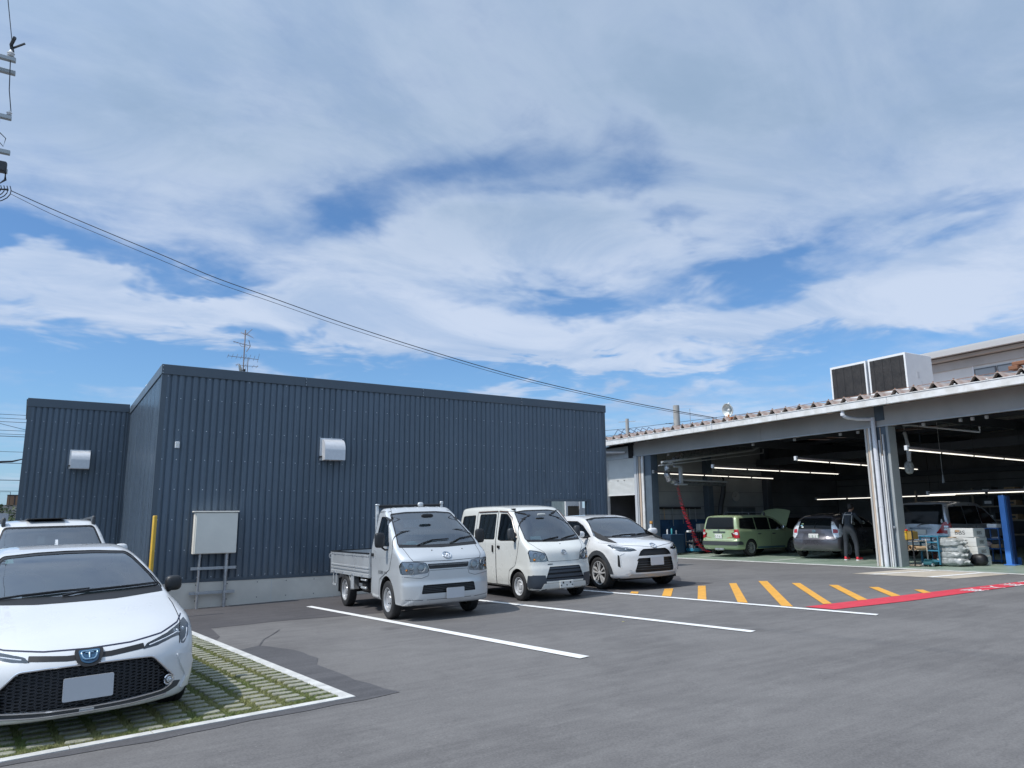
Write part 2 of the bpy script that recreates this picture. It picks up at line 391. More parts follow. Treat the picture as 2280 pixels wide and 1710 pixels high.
# ------------------------------------------------------------------ grass paving
GA = R(-4.3)
g_origin = Vector((2.72, 7.24))
gx = Vector((-math.cos(R(3.9)), -math.sin(R(3.9))))      # along the front kerb, to the left
gy = Vector((-math.sin(R(4.7)), math.cos(R(4.7))))       # along the side kerb, away
M_conc = mat('kerb_concrete', (0.52, 0.52, 0.50), 0.9, var=0.14, vscale=5, bump=0.5, bscale=90)
M_soil = mat('turf_soil', (0.16, 0.15, 0.08), 0.95, var=0.35, vscale=18, bump=0.8, bscale=60, col2=(0.10, 0.13, 0.045))
M_stone = mat('paver_stone', (0.27, 0.27, 0.215), 0.92, var=0.22, vscale=8, bump=0.8, bscale=70, coords='Object')
pave = empty('grass_paving', (0, 0, 0), 0, None, None); pave['kind'] = 'structure'
def gpt(a, b, z=0.0):
    p = g_origin + gx * a + gy * b; return (p.x, p.y, gz(p.x, p.y) + z)
mesh_obj('soil_bed', [gpt(0.05, 0.05, 0.005), gpt(8, 0.05, 0.005), gpt(8, 13, 0.005), gpt(0.05, 6.9, 0.005)][:], [(0, 3, 2, 1)], M_soil, pave)
def kerb(name, a0, b0, a1, b1):
    V = [gpt(a, b, z) for z in (-0.05, 0.011) for a, b in ((a0, b0), (a1, b0), (a1, b1), (a0, b1))]
    return mesh_obj(name, V, [(4, 7, 6, 5), (0, 1, 5, 4), (1, 2, 6, 5), (2, 3, 7, 6), (3, 0, 4, 7)], M_conc, pave)
for i in range(12): kerb('kerb_block', 0.6 * i + (0.003 if i else -0.02), 0, 0.6 * i + 0.597, 0.105)
for i in range(11): kerb('kerb_block', -0.02, 0.108 + 0.6 * i, 0.10, 0.705 + 0.6 * i - 0.004)
# paver stones: long rounded bars in columns, rows staggered between columns
def stone_mesh(k):
    rnd = random.Random(k); L, Wd, H = 0.205, 0.088, 0.020
    V = []; F = []; N = 10
    for lev, (s, z) in enumerate(((1.0, 0.0), (0.99, H * .6), (0.93, H * .92), (0.72, H))):
        for i in range(N):
            th = 2 * math.pi * i / N
            cx = abs(math.cos(th)) ** 0.35 * (1 if math.cos(th) > 0 else -1) * L / 2; cy = abs(math.sin(th)) ** 0.6 * (1 if math.sin(th) > 0 else -1) * Wd / 2
            j = rnd.uniform(0.93, 1.04)
            V.append((cx * s * (1 if lev < 3 else .97) * j, cy * s * j, z + rnd.uniform(-.002, .002)))
    for l in range(3):
        for i in range(N): j = (i + 1) % N; F.append((l * N + i, l * N + j, l * N + N + j, l * N + N + i))
    F.append(tuple(range(3 * N, 4 * N)))
    me = bpy.data.meshes.new('stone'); me.from_pydata(V, [], F); me.materials.append(M_stone)
    me.polygons.foreach_set('use_smooth', [True] * len(me.polygons)); return me
SM = [stone_mesh(k) for k in range(8)]
spots = []
pa, pb = 0.262, 0.178
for ca in range(17):
    for rb in range(37):
        a = 0.215 + ca * pa; b = 0.190 + rb * pb + (pb * 0.5 if ca % 2 else 0)
        if b > 6.6: continue
        p = g_origin + gx * a + gy * b
        if p.x < -2.2: continue
        spots.append((p.x * p.x + p.y * p.y, a, b))
spots.sort()
rnd = random.Random(4); ang0 = math.atan2(-gx.y, -gx.x)
vis = [s for s in spots if True]
far_b = MB()
for i, (d, a, b) in enumerate(vis):
    x, y, z = gpt(a + rnd.uniform(-.008, .008), b + rnd.uniform(-.006, .006), 0.004 + rnd.uniform(-.004, .004))
    rz = ang0 + R(rnd.uniform(-3, 3))
    if i < 300:
        o = bpy.data.objects.new('paver_stone', SM[i % 8]); COL.objects.link(o); o.parent = pave
        o.location = (x, y, z); o.rotation_euler = (0, 0, rz)
        s = rnd.uniform(.93, 1.05); o.scale = (s, rnd.uniform(.9, 1.1), 1)
    else:
        me = SM[i % 8]; T = Matrix.Translation((x, y, z)) @ Matrix.Rotation(rz, 4, 'Z')
        far_b.add([T @ v.co for v in me.vertices], [tuple(p.vertices) for p in me.polygons])
fs = far_b.build('far_stones', M_stone, pave, True); fs['kind'] = 'stuff'
# grass: narrow blades in every gap
def grass_mat():
    m = bpy.data.materials.new('turf_blades'); m.use_nodes = True
    t = NT(m.node_tree); b = t.n['Principled BSDF']; V = t.new('ShaderNodeTexCoord').outputs['Object']
    n = t.noise(V, 1.1, 4, 0.6); n2 = t.noise(V, 60, 2, 0.6)
    c = t.mix(t.mapr(t.math('ADD', t.math('MULTIPLY', n, .7), t.math('MULTIPLY', n2, .3)), 0.36, 0.62), (0.15, 0.20, 0.065), (0.30, 0.29, 0.13))
    t.link(c, b.inputs['Base Color']); b.inputs['Roughness'].default_value = 0.75; b.inputs['Specular IOR Level'].default_value = 0.2
    return m
def blades(n, seed):
    r_ = np.random.RandomState(seed)
    u = r_.rand(n) ; a = 0.11 + u * 4.4; b = 0.11 + r_.rand(n) ** 1.25 * 6.6
    # thin out on top of the stones
    cidx = np.round((a - 0.215) / pa); fa = np.abs(a - 0.215 - cidx * pa)
    fb_ = b - 0.190 - np.where(cidx % 2 == 1, pb * .5, 0); fb = np.abs(fb_ - np.round(fb_ / pb) * pb)
    on = (fa < 0.096) & (fb < 0.039)
    keep = ~on | (r_.rand(n) < 0.05); a = a[keep]; b = b[keep]; n = len(a)
    X = g_origin.x + gx.x * a + gy.x * b; Y = g_origin.y + gx.y * a + gy.y * b; Z = 0.020 * X - 0.012 * Y + 0.003
    th = r_.rand(n) * 6.283; h = r_.uniform(.010, .030, n); w = r_.uniform(.0022, .0048, n); ln = r_.uniform(0.1, 1.0, n) * h; la = r_.rand(n) * 6.283
    P = np.zeros((n, 3, 3)); P[:, 0] = np.c_[X - w * np.cos(th), Y - w * np.sin(th), Z]; P[:, 1] = np.c_[X + w * np.cos(th), Y + w * np.sin(th), Z]
    P[:, 2] = np.c_[X + ln * np.cos(la), Y + ln * np.sin(la), Z + h]
    me = bpy.data.meshes.new('turf'); me.vertices.add(n * 3); me.vertices.foreach_set('co', P.reshape(-1))
    me.loops.add(n * 3); me.loops.foreach_set('vertex_index', np.arange(n * 3)); me.polygons.add(n)
    me.polygons.foreach_set('loop_start', np.arange(n) * 3); me.update(); me.validate()
    me.materials.append(grass_mat()); o = bpy.data.objects.new('grass', me); COL.objects.link(o); return o
tag(blades(260000, 3), 'short yellow green turf growing between the paver stones', 'grass', kind='stuff')
# ================================================================== DARK BLUE BUILDING
def clad_mat(name, col, rough):
    m = mat(name, col, rough, spec=0.45); t = NT(m.node_tree); b = t.n['Principled BSDF']
    P = t.new('ShaderNodeNewGeometry').outputs['Position']; oi = t.new('ShaderNodeObjectInfo').outputs['Random']
    st = t.noise(t.vmul(P, (7, 7, .35)), 1.6, 5, 0.6); lo = t.noise(P, 0.5, 4, 0.6); fine = t.noise(t.vmul(P, (30, 30, 2)), 1.0, 3, .6)
    f = t.math('ADD', t.math('MULTIPLY', st, .5), t.math('ADD', t.math('MULTIPLY', lo, .35), t.math('MULTIPLY', oi, .15)))
    c = t.mix(t.mapr(f, .30, .72), tuple(q * .86 for q in col), tuple(q * 1.12 for q in col))
    sep = t.new('ShaderNodeSeparateXYZ'); t.link(P, sep.inputs[0])
    # dust splashed up on the lowest half metre
    dust = t.math('MULTIPLY', t.mapr(sep.outputs[2], .40, .95, .30, 0.0), t.mapr(fine, .35, .65))
    t.link(t.mix(dust, c, (.20, .19, .17)), b.inputs['Base Color']); t.link(t.mapr(st, .3, .7, rough - .05, rough + .09), b.inputs['Roughness'])
    w = t.noise(t.vmul(P, (1.6, 1.6, .8)), 1.0, 2, .5); bp = t.new('ShaderNodeBump'); bp.inputs['Strength'].default_value = .35; bp.inputs['Distance'].default_value = .02
    t.link(w, bp.inputs['Height']); t.link(bp.outputs[0], b.inputs['Normal']); return m
M_clad = clad_mat('blue_grey_steel', (0.098, 0.130, 0.168), 0.27)
M_cap = mat('blue_grey_flashing', (0.080, 0.104, 0.130), 0.40, var=0.05, vscale=1.5, spec=0.45)
M_found = mat('foundation_concrete', (0.70, 0.665, 0.595), 0.85, var=0.09, vscale=1.3, bump=0.25, bscale=60)
M_screw = mat('screw_steel', (0.62, 0.66, 0.70), 0.3, metal=0.6)
M_steel = mat('galvanised_steel', (0.50, 0.52, 0.55), 0.35, metal=0.75, var=0.08, vscale=20)
M_white = mat('white_enamel', (0.74, 0.75, 0.76), 0.4, var=0.04, vscale=4)
M_cream = mat('cream_enamel', (0.80, 0.765, 0.68), 0.42, var=0.03, vscale=3)
M_black = mat('black_plastic', (0.018, 0.019, 0.021), 0.45)
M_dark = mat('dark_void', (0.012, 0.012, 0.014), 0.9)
M_join = mat('joint_sealant', (0.62, 0.62, 0.60), 0.7)
bd = empty('metal_clad_building', (8, 17.18, 0), 0, 'dark blue grey building clad in vertical ribbed steel on a concrete footing', 'building')
YW = 17.18; X0, X1 = 1.90, 14.27; ZB, ZT = 0.405, 4.85
def rel(o):
    """keep world placement while parented to the building's empty"""
    o.parent = bd; o.matrix_parent_inverse = bd.matrix_basis.inverted(); return o
PITCH = 0.1426
# rib profile across one pitch: wide proud face, narrow groove
PROF = [(0.0, -0.026), (0.082, -0.026), (0.085, 0.006), (0.112, 0.006), (0.1426, -0.026)]
def sheet_mesh(name, nrib, z0, z1, mirror=1):
    V = []; F = []; k = 0
    pts = []
    for r_ in range(nrib):
        for (x, y) in PROF[:-1]: pts.append((x + r_ * PITCH, y))
    pts.append((nrib * PITCH, -0.026))
    pts = [(0.0, 0.0)] + pts + [(nrib * PITCH, 0.0)]
    for x, y in pts: V += [(x, y, z0), (x, y, z1)]
    for i in range(len(pts) - 1): F.append((2 * i, 2 * i + 2, 2 * i + 3, 2 * i + 1))
    # screw heads on every second rib are separate; a lap seam: a hair proud on the first rib
    me = bpy.data.meshes.new(name); me.from_pydata(V, [], F); me.materials.append(M_clad); return me
def cladding(x0, y0, length, ang, z0, z1, skip=None):
    n3 = 3 * PITCH; n = int(math.ceil(length / n3 - 1e-6)); cache = {}
    for i in range(n):
        segs = [(z0, z1)]
        if skip and i in skip: segs = skip[i]
        nr = 3
        if (i + 1) * n3 > length: nr = max(1, int(round((length - i * n3) / PITCH)))
        for (a, b) in segs:
            key = (nr, a, b)
            if key not in cache: cache[key] = sheet_mesh('cladding_sheet', nr, a, b)
            o = bpy.data.objects.new('cladding_sheet', cache[key]); COL.objects.link(o)
            lift = 0.0014 * (i % 2)
            o.location = (x0 + math.cos(ang) * i * n3 + math.sin(ang) * lift, y0 + math.sin(ang) * i * n3 - math.cos(ang) * lift, 0); o.rotation_euler = (0, 0, ang)
            rel(o)
def screws(x0, y0, length, ang, rows, z_top, off=0.044, every=2, hole=None):
    b = MB(); n = int(length / PITCH)
    for zr in rows:
        for r_ in range(0, n, every):
            s_ = off + r_ * PITCH
            if hole and hole[0] < x0 + s_ < hole[1] and zr < hole[2]: continue
            T = Matrix.Translation((x0 + math.cos(ang) * s_ + math.sin(ang) * 0.026, y0 + math.sin(ang) * s_ - math.cos(ang) * 0.026, zr)) @ Matrix.Rotation(ang, 4, 'Z') @ Matrix.Rotation(R(90), 4, 'X')
            b.lathe([(0.011, 0), (0.010, 0.005), (0.0055, 0.008), (0.0005, 0.0085)], 6, T)
    o = b.build('screw_heads', M_screw, None); o['kind'] = 'stuff'; rel(o)
NS = 3 * PITCH
HX0, HX1, HZ = 11.98, 13.52, 2.14
LW = X1 - X0 - 0.10
sk = {}
for i in range(int(math.ceil(LW / NS))):
    a = X0 + 0.05 + i * NS
    if a > HX0 - 0.15 and a < HX1 - 0.1: sk[i] = [(HZ + 0.06, ZT)]
cladding(X0 + 0.05, YW, LW, 0, ZB + 0.05, ZT, sk)
screws(X0 + 0.05, YW, LW, 0, [0.50, 1.075, 1.718, 2.36, 3.0, 3.64, 4.335], ZT, hole=(HX0 - .1, HX1 + .05, HZ + .1))
screws(X0 + 0.05, YW, LW, 0, [4.815], ZT, every=6)
# side wall (faces -X) and the set-back left wing
YL = 24.30; XL = -0.665
cladding(X0, YL - 0.02, YL - YW - 0.07, R(-90), ZB + 0.05, ZT)
cladding(XL + 0.05, YL, X0 - XL - 0.08, 0, ZB + 0.05, 4.90)
screws(XL + 0.05, YL, X0 - XL - 0.08, 0, [1.2, 1.78, 2.40, 3.06, 3.72, 4.50], ZT)
b = MB(); b.box(X0 - .032, X0 + .07, YW - .032, YW + .05, ZB, ZT); rel(b.build('corner_trim', M_cap))
b = MB(); b.box(X1 - .06, X1 + .02, YW - .032, YW + .04, ZB, ZT); rel(b.build('corner_trim', M_cap))
b = MB(); b.box(XL - .03, XL + .06, YL - .032, YL + .05, ZB, 4.90); rel(b.build('corner_trim', M_cap))
b = MB(); b.box(X0 - .13, X0 - .001, YL - .012, YL + .03, ZB, ZT + .04); rel(b.build('inner_corner_trim', M_cap))
# base flashing
b = MB(); b.box(X0 - .034, HX0 - .06, YW - .036, YW + .02, ZB - .01, ZB + .055); rel(b.build('base_flashing', M_cap))
b = MB(); b.box(HX1 + .12, X1 + .02, YW - .036, YW + .02, ZB - .01, ZB + .055); rel(b.build('base_flashing', M_cap))
b = MB(); b.box(X0 - .036, X0 + .02, YW + .0, YL, ZB - .01, ZB + .055); rel(b.build('base_flashing', M_cap))
# fascia caps in lengths, lap joint with screws
def fascia(x0, x1, y0, y1, z0, z1, name='roof_fascia'):
    b = MB(); b.bbox(x0, x1, y0, y1, z0, z1, .006); return rel(b.build(name, M_cap))
xa = X0 - .05
for xb in (5.0, 8.1, 11.2, X1 + .05): fascia(xa + .002, xb - .001, YW - .05, YW + .18, 4.85, 5.07); xa = xb
ya = YW + .185
for yb in (20.8, YL - .06): fascia(X0 - .05, X0 + .16, ya, yb - .002, 4.85, 5.07 if yb < 24 else 5.072); ya = yb
fascia(XL - .05, X0 - .055, YL - .05, YL + .18, 4.90, 5.14)
b = MB()
for x_ in (5.0, 8.1, 11.2, X0 - .04):
    for z_ in (4.88, 4.95, 5.03): b.lathe([(0.010, 0), (0.008, 0.006), (0.0005, 0.007)], 6, Matrix.Translation((x_ + .02, YW - .05, z_)) @ Matrix.Rotation(R(90), 4, 'X'))
o = b.build('fascia_screws', M_screw); o['kind'] = 'stuff'; rel(o)
# roof slab and hidden faces
b = MB(); b.box(X0 + .0, X1, YW + .18, YW + .6, 4.90, 5.0); b.box(X0, HX0 - 2.0, YW + 2.2, YL + 5, 4.90, 5.0); b.box(XL, X0 + .0, YL + .18, YL + 5, 4.90, 5.05); rel(b.build('roof', M_cap))
b = MB()
b.box(X1 - .02, X1 - .001, YW + .04, YW + .4, 0.0, 4.9)
b.add([(XL - .0, YL + .05, -.5), (XL - .0, YL + .05, 5.0), (XL - .16, YL + 5, 5.0), (XL - .16, YL + 5, -.5)], [(0, 1, 2, 3)])
rel(b.build('end_wall', M_clad))
b = MB(); b.tube([(XL - .05, YL + .0, 5.08), (XL - .14, YL + 4, 5.02)], .04, 4); rel(b.build('rake_trim', M_cap))
b = MB(); b.box(XL - .03, XL + .03, YL + .04, YL + .10, -.4, 4.9); rel(b.build('corner_trim', M_cap))
# concrete footing with cast joints and tie holes
def footing(x0, x1, y0, y1, zt=0.395):
    b = MB(); b.box(x0, x1, y0, y1, -0.6, zt); return rel(b.build('concrete_footing', M_found))
xa = X0 + .01
for xb in (4.43, 6.9, 9.4, HX0 - .06): footing(xa + .008, xb - .008, YW - .028, YW + .16); xa = xb
footing(HX1 + .12, X1, YW - .028, YW + .16)
footing(X0 + .012, X0 + .15, YW + .16, YL); footing(XL + .02, X0, YL - .004, YL + .1)
b = MB()
for xj in (4.43, 6.9, 9.4): b.box(xj - .008, xj + .008, YW - .025, YW + .1, -.5, .393)
rel(b.build('footing_joint', M_join))
b = MB()
for i in range(16):
    for z_ in (0.335, 0.010): b.lathe([(0.013, 0.001), (0.009, 0.0015), (0.0005, 0.002)], 8, Matrix.Translation((2.20 + i * .64, YW - .028, z_ + .0)) @ Matrix.Rotation(R(90), 4, 'X'))
o = b.build('tie_holes', mat('tie_hole', (0.16, 0.155, 0.15), .9)); o['kind'] = 'stuff'; rel(o)
# the passage through the right end
b = MB(); b.box(HX0 - .05, HX1 + .11, YW - .045, YW + .05, HZ, HZ + .07); rel(b.build('opening_header', M_cap))
b = MB(); b.box(HX1 + .03, HX1 + .11, YW - .04, YW + .05, -.1, HZ); b.box(HX0 - .05, HX0 + .0, YW - .04, YW + .05, -.1, HZ); rel(b.build('opening_jamb', M_cap))
b = MB(); b.box(HX1 + .04, X1 - .03, YW + .05, YW + .16, -.1, 4.8); b.box(HX0 - 2.0, HX0 - .02, YW + .2, YW + 2.2, -.2, 4.8); b.box(HX0 - .02, HX1 + .04, YW + .05, YW + .16, HZ + .05, 4.8); rel(b.build('passage_lining', M_cap))
# small white sensor box
b = MB(); b.bbox(2.228, 2.320, YW - .065, YW - .02, 3.247, 3.384, .008); b.cur = 1; b.box(2.25, 2.298, YW - .0665, YW - .06, 3.29, 3.34)
rel(b.build('wall_sensor', [M_white, M_cream]))

# stainless weather hoods
M_hood = mat('brushed_hood_steel', (0.66, 0.67, 0.69), 0.38, metal=0.25, var=0.05, vscale=14)
def hood(x0, x1, zt, zb, yw, label):
    t_ = empty('vent_hood', ((x0 + x1) / 2, yw - .022, zb), 0, label, 'vent hood', 'steel vent hoods on the dark wall')
    w = x1 - x0; h = zt - zb; d = 0.30
    prof = [(0, 0), (-d, 0), (-d, h * .48)]
    for i in range(7): a_ = R(90) * i / 6; prof.append((-d + (d - .06) * (1 - math.cos(a_)), h * .48 + h * .5 * math.sin(a_)))
    prof.append((0, h * .98))
    b = MB()
    # shell (open at the bottom): sides and curved cover
    n = len(prof)
    V = [(s * w * .5, y, z) for s in (-1, 1) for y, z in prof]
    F = [tuple(range(n)), tuple(reversed(range(n, 2 * n)))] + [(i, n + i, n + i + 1, i + 1) for i in range(1, n - 1)]
    b.add(V, F); b.build('cover', M_hood, t_, 25)
    b = MB(); b.bbox(-w / 2 - .035, w / 2 + .01, -.012, 0.004, -.0, h + .025, .004); b.build('flange', M_white, t_)
    b = MB(); b.box(-w / 2 + .01, w / 2 - .01, -d + .01, -.01, .02, .03); b.build('insect_screen', M_dark, t_)
    b = MB(); b.box(-w / 2 - .05, -w / 2 + .0, -.10, -.02, .07, .10); b.tube([(-w / 2 - .05, -.06, .08), (-w / 2 - .06, -.05, .0)], .008, 5); b.build('latch', M_black, t_)
hood(5.455, 5.955, 3.60, 3.085, YW, 'pale steel vent hood high on the long front wall above the silver truck')
hood(0.46, 0.925, 3.70, 3.18, YL, 'pale steel vent hood on the set-back left wing of the dark building')

# electrical cabinet on two pipes with cross rails
eb = empty('electrical_cabinet', (3.12, 17.02, gz(3.12, 17.02)), 0, 'beige electrical cabinet on two galvanised pipes before the dark wall', 'cabinet')
gzb = gz(3.12, 17.02)
def ebz(o): o.parent = eb; o.matrix_parent_inverse = eb.matrix_basis.inverted(); return o
b = MB(); b.bbox(2.70, 3.565, 16.93, 17.11, 0.99, 1.865, .008); ebz(b.build('cabinet_body', M_cream))
b = MB(); b.bbox(2.665, 3.60, 16.885, 17.12, 1.868, 1.895, .006); ebz(b.build('rain_cap', M_cream))
b = MB(); b.bbox(2.725, 3.575, 16.902, 16.928, 1.0, 1.858, .006); dr = ebz(b.build('door', M_cream))
b = MB(); b.bbox(2.775, 2.812, 16.892, 16.902, 1.36, 1.48, .004); b.box(2.783, 2.803, 16.886, 16.892, 1.375, 1.45); h_ = b.build('handle', M_steel); h_.parent = dr; h_.matrix_parent_inverse = eb.matrix_basis.inverted()
b = MB(); b.box(3.07, 3.24, 16.899, 16.902, 1.785, 1.82); h_ = b.build('name_plate', M_white); h_.parent = dr; h_.matrix_parent_inverse = eb.matrix_basis.inverted()
for x_, r_ in ((2.86, .026), (3.405, .036)):
    b = MB(); b.tube([(x_, 17.02, gzb - .05), (x_, 17.02, .60)], r_, 10); b.tube([(x_, 17.02, .6), (x_, 17.02, .99)], r_ + (.006 if r_ > .03 else 0), 10); b.lathe([(r_ + .008, 0), (r_ + .008, .05)], 10, Matrix.Translation((x_, 17.02, .92)))
    ebz(b.build('pipe_leg', M_steel, None, True))
for z_ in (0.665, 0.158):
    b = MB()
    for (dz_) in (0, .042): b.box(2.70, 3.62, 16.98, 16.985 + .0, z_ + dz_ - .005, z_ + dz_ + .005)
    b.box(2.70, 3.62, 17.06, 17.064, z_ - .005, z_ + .047); b.box(2.70, 3.62, 17.055, 17.10, z_ - .006, z_ - .002); b.box(2.70, 3.62, 17.055, 17.10, z_ + .044, z_ + .048)
    for x_ in (2.86, 3.405): b.box(x_ - .035, x_ + .035, 16.975, 17.06, z_ + .008, z_ + .034)
    ebz(b.build('cross_rail', M_steel))

# yellow guard post near the corner
b = MB(); b.bbox(-.032, .032, -.032, .032, -.05, 1.95, .008); b.cur = 1; b.box(-.09, .09, -.09, .09, -.02, .012)
o = b.build('yellow_post', [mat('post_yellow', (0.74, 0.46, 0.06), .5, var=.08, vscale=6), M_steel], None, loc=(1.79, 15.75, gz(1.79, 15.75)))
o.rotation_euler = (0, 0, R(25)); tag(o, 'square yellow post standing at the near corner of the dark building', 'post')

# television antennas on a mast behind the parapet
M_al = mat('antenna_aluminium', (0.36, 0.30, 0.28), .5, metal=.5); M_rust = mat('rusty_metal', (0.26, 0.13, 0.08), .8, var=.3, vscale=12)
an = empty('television_antenna', (4.97, 24.0, 5.0), 0, 'television antenna mast with a small dish behind the flat roof', 'antenna')
b = MB(); b.tube([(0, 0, 0), (0.0, 0, 2.80)], .02, 6); b.tube([(.13, 0, 0), (.13, 0, 1.9)], .014, 5); b.build('mast', M_al, an)
b = MB()
b.tube([(-.07, .3, 2.78), (0, 0, 2.62), (.1, -.5, 2.72)], .010, 4)
for i in range(6):
    q = i / 5; b.tube([(-.10 + .02 * i, .30 - .16 * i, 2.75 - .05 * i), (.12 + .01 * i, .26 - .16 * i, 2.77 - .07 * i)], .006, 4)
b.build('top_yagi', M_al, an)
b = MB(); b.tube([(-.36, 0, 2.37), (.18, 0, 2.28)], .011, 4)
b.tube([(.10, -.1, 2.45), (.18, 0, 2.28), (.09, .1, 2.10)], .012, 4); b.tube([(-.15, 0, 2.30), (-.10, 0, 2.24), (.10, 0, 2.24)], .007, 4)
for i in range(5): b.tube([(-.32 + i * .09, -.10, 2.36 - i * .015), (-.32 + i * .09, .10, 2.36 - i * .015)], .005, 4)
b.build('middle_yagi', M_al, an)
b = MB(); b.tube([(-.50, 0, 1.88), (.46, 0, 1.86)], .010, 4)
for i, h in enumerate((.06, .09, .09, .06, .05, .12, .10, .20)): x_ = -.49 + i * .135; b.tube([(x_, -.12, 1.87 + h * .8), (x_, .12, 1.87 - h * .4)], .006, 4)
b.build('lower_yagi', M_al, an)
b = MB(); b.tube([(-.22, .1, 1.64), (.0, 0, 1.61), (.44, -.1, 1.60)], .009, 4)
for x_ in (-.2, .05, .3, .42): b.tube([(x_, -.15, 1.63), (x_, .15, 1.60)], .006, 4)
b.build('bottom_yagi', M_al, an)
b = MB(); T = Matrix.Translation((-.09, -.08, 1.47)) @ Matrix.Rotation(R(62), 4, 'Z') @ Matrix.Rotation(R(78), 4, 'X') @ Matrix.Scale(1.2, 4, (0, 1, 0))
b.lathe([(.001, .03), (.06, .024), (.12, .006), (.155, -.022), (.16, -.022), (.155, -.016)], 18, T); b.build('dish', mat('dish_beige', (.52, .47, .40), .6), an, True)
b = MB(); b.tube([(-.08, -.08, 1.45), (.0, -.2, 1.40)], .012, 5); b.bbox(-.03, .03, -.24, -.16, 1.38, 1.46, .01); b.build('receiver', M_black, an)
b = MB(); b.tube([(0.06, 0, 2.0), (.09, .02, 1.6), (.02, 0, 1.3)], .006, 4); b.build('cable', M_black, an)
rh = MB(); rh.bbox(-.06, .06, -.06, .06, 0, .16, .01); rh.tube([(0, 0, .1), (0, -.1, .18)], .03, 6)
o = rh.build('roof_outlet', M_white, None, loc=(1.98, 21.0, 5.07)); tag(o, 'tiny pale outlet fitting on the left roof edge of the dark building', 'roof outlet')

# what shows through the opening and beyond: a pale ribbed shed, a post, a pale wall with a dark window
M_pale = mat('pale_green_steel', (0.50, 0.56, 0.53), .55, var=.05, vscale=2)
sh = empty('pale_shed', (13.6, 23.6, 0), 0, 'pale green ribbed shed with a dark window seen through the opening', 'shed')
b = MB(); pts = []
for i in range(34): x_ = -1.6 + i * .1; pts += [(x_, 0), (x_ + .06, 0), (x_ + .07, .02), (x_ + .09, .02)]
V = []; F = []
for x_, y_ in pts: V += [(x_, y_, -.2), (x_, y_, 3.0)]
for i in range(len(pts) - 1): F.append((2 * i, 2 * i + 2, 2 * i + 3, 2 * i + 1))
b.add(V, F); b.build('ribbed_wall', M_pale, sh)
b = MB(); b.box(1.35, 1.47, -.08, .0, -.2, 3.0); b.box(2.15, 2.30, -.09, .0, -.2, 3.0); b.build('post', M_white, sh)
b = MB(); b.box(1.47, 2.15, -.03, .01, 1.0, 2.85); b.build('window', mat('window_brown', (.10, .085, .07), .25), sh)
b = MB()
for i in range(7): b.lathe([(.055, 0), (.055, .02)], 10, Matrix.Translation((1.52 + i * .1, -.05, 2.23)) @ Matrix.Rotation(R(90), 4, 'X'), True)
b.box(1.47, 2.15, -.068, -.05, 2.23, 2.7); b.build('scalloped_awning', M_white, sh)
b = MB()
for i in range(36): b.prism([(0, 0), (-.02, .012), (-.02, .035), (0, .047)], 2.3, 3.2, Matrix.Translation((0, -.04, i * .05 + .3)) @ Matrix(((0, 0, 1, 0), (1, 0, 0, 0), (0, 1, 0, 0), (0, 0, 0, 1))))
b.build('louvre_panel', M_white, sh); sh.location = (18.60, 27, 0)
# ================================================================== SERVICE GARAGE
GO = Vector((19.786, 11.677)); GR = R(-3.3)
def GL(x, y):
    c, s_ = math.cos(GR), math.sin(GR); return (GO.x + c * x - s_ * y, GO.y + s_ * x + c * y)
def gf(x, y): w = GL(x, y); return gz(w[0], w[1]) + 0.012
def gloc(x, y, z=None):
    w = GL(x, y); return (w[0], w[1], gf(x, y) if z is None else z)
gb = empty('service_garage', (GO.x, GO.y, 0), GR, 'long open-fronted service garage with white gutter and folded rusty roof', 'garage')
M_lint = mat('lintel_panel', (0.44, 0.43, 0.41), .7, var=.08, vscale=.8)
M_gut = mat('gutter_white', (0.74, 0.74, 0.73), .55, var=.06, vscale=3.2, col2=(0.58, 0.57, 0.54))
M_post = mat('post_grey', (0.46, 0.48, 0.50), .5, var=.1, vscale=3, streak=(1, 1, .2))
M_postb = mat('post_bluegrey', (0.09, 0.12, 0.15), .55, var=.1, vscale=3)
M_beige = mat('rail_beige', (0.50, 0.40, 0.31), .6, var=.15, vscale=5, streak=(1, 1, .15))
M_pvc = mat('pvc_pipe', (0.66, 0.67, 0.70), .35, var=.06, vscale=4)
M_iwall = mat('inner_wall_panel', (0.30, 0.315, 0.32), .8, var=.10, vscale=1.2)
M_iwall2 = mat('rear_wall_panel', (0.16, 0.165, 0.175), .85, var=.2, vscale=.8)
M_wain = mat('blue_wainscot', (0.03, 0.09, 0.19), .6, var=.2, vscale=2)
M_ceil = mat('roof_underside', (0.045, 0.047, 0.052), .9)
M_truss = mat('roof_truss_steel', (0.075, 0.085, 0.10), .7)
M_floor = mat('painted_floor', (0.19, 0.26, 0.20), .45, var=.18, vscale=1.3, col2=(0.27, 0.32, 0.27))
M_rib = mat('folded_roof', (0.42, 0.39, 0.36), .75, var=.2, vscale=1.6, col2=(0.30, 0.14, 0.09), streak=(1, 1, 1))
M_tube = mat('lamp_tube', (0.9, 0.9, 0.85), .4, emit=((1.0, 0.95, 0.84), 1.15))
def gsheet(name, pts, m, lift, parent=None):
    V = []
    for x, y in pts: w = GL(x, y); V.append((w[0], w[1], gz(*w) + lift))
    return tag(mesh_obj(name, V, [tuple(range(len(V)))], m, parent), kind='structure')
V = []; F = []; fx = [-0.28, 1, 2, 3, 4, 5, 6, 6.5, 7, 7.5, 8, 9, 10, 11, 12]; fy = [-9 + i * 1.4 for i in range(15)]
for y in fy:
    for x in fx: w = GL(x, y); V.append((w[0], w[1], gz(*w) + 0.012))
for j in range(len(fy) - 1):
    for i in range(len(fx) - 1): k = j * len(fx) + i; F.append((k, k + 1, k + len(fx) + 1, k + len(fx)))
tag(mesh_obj('garage_floor', V, F, M_floor), kind='structure')
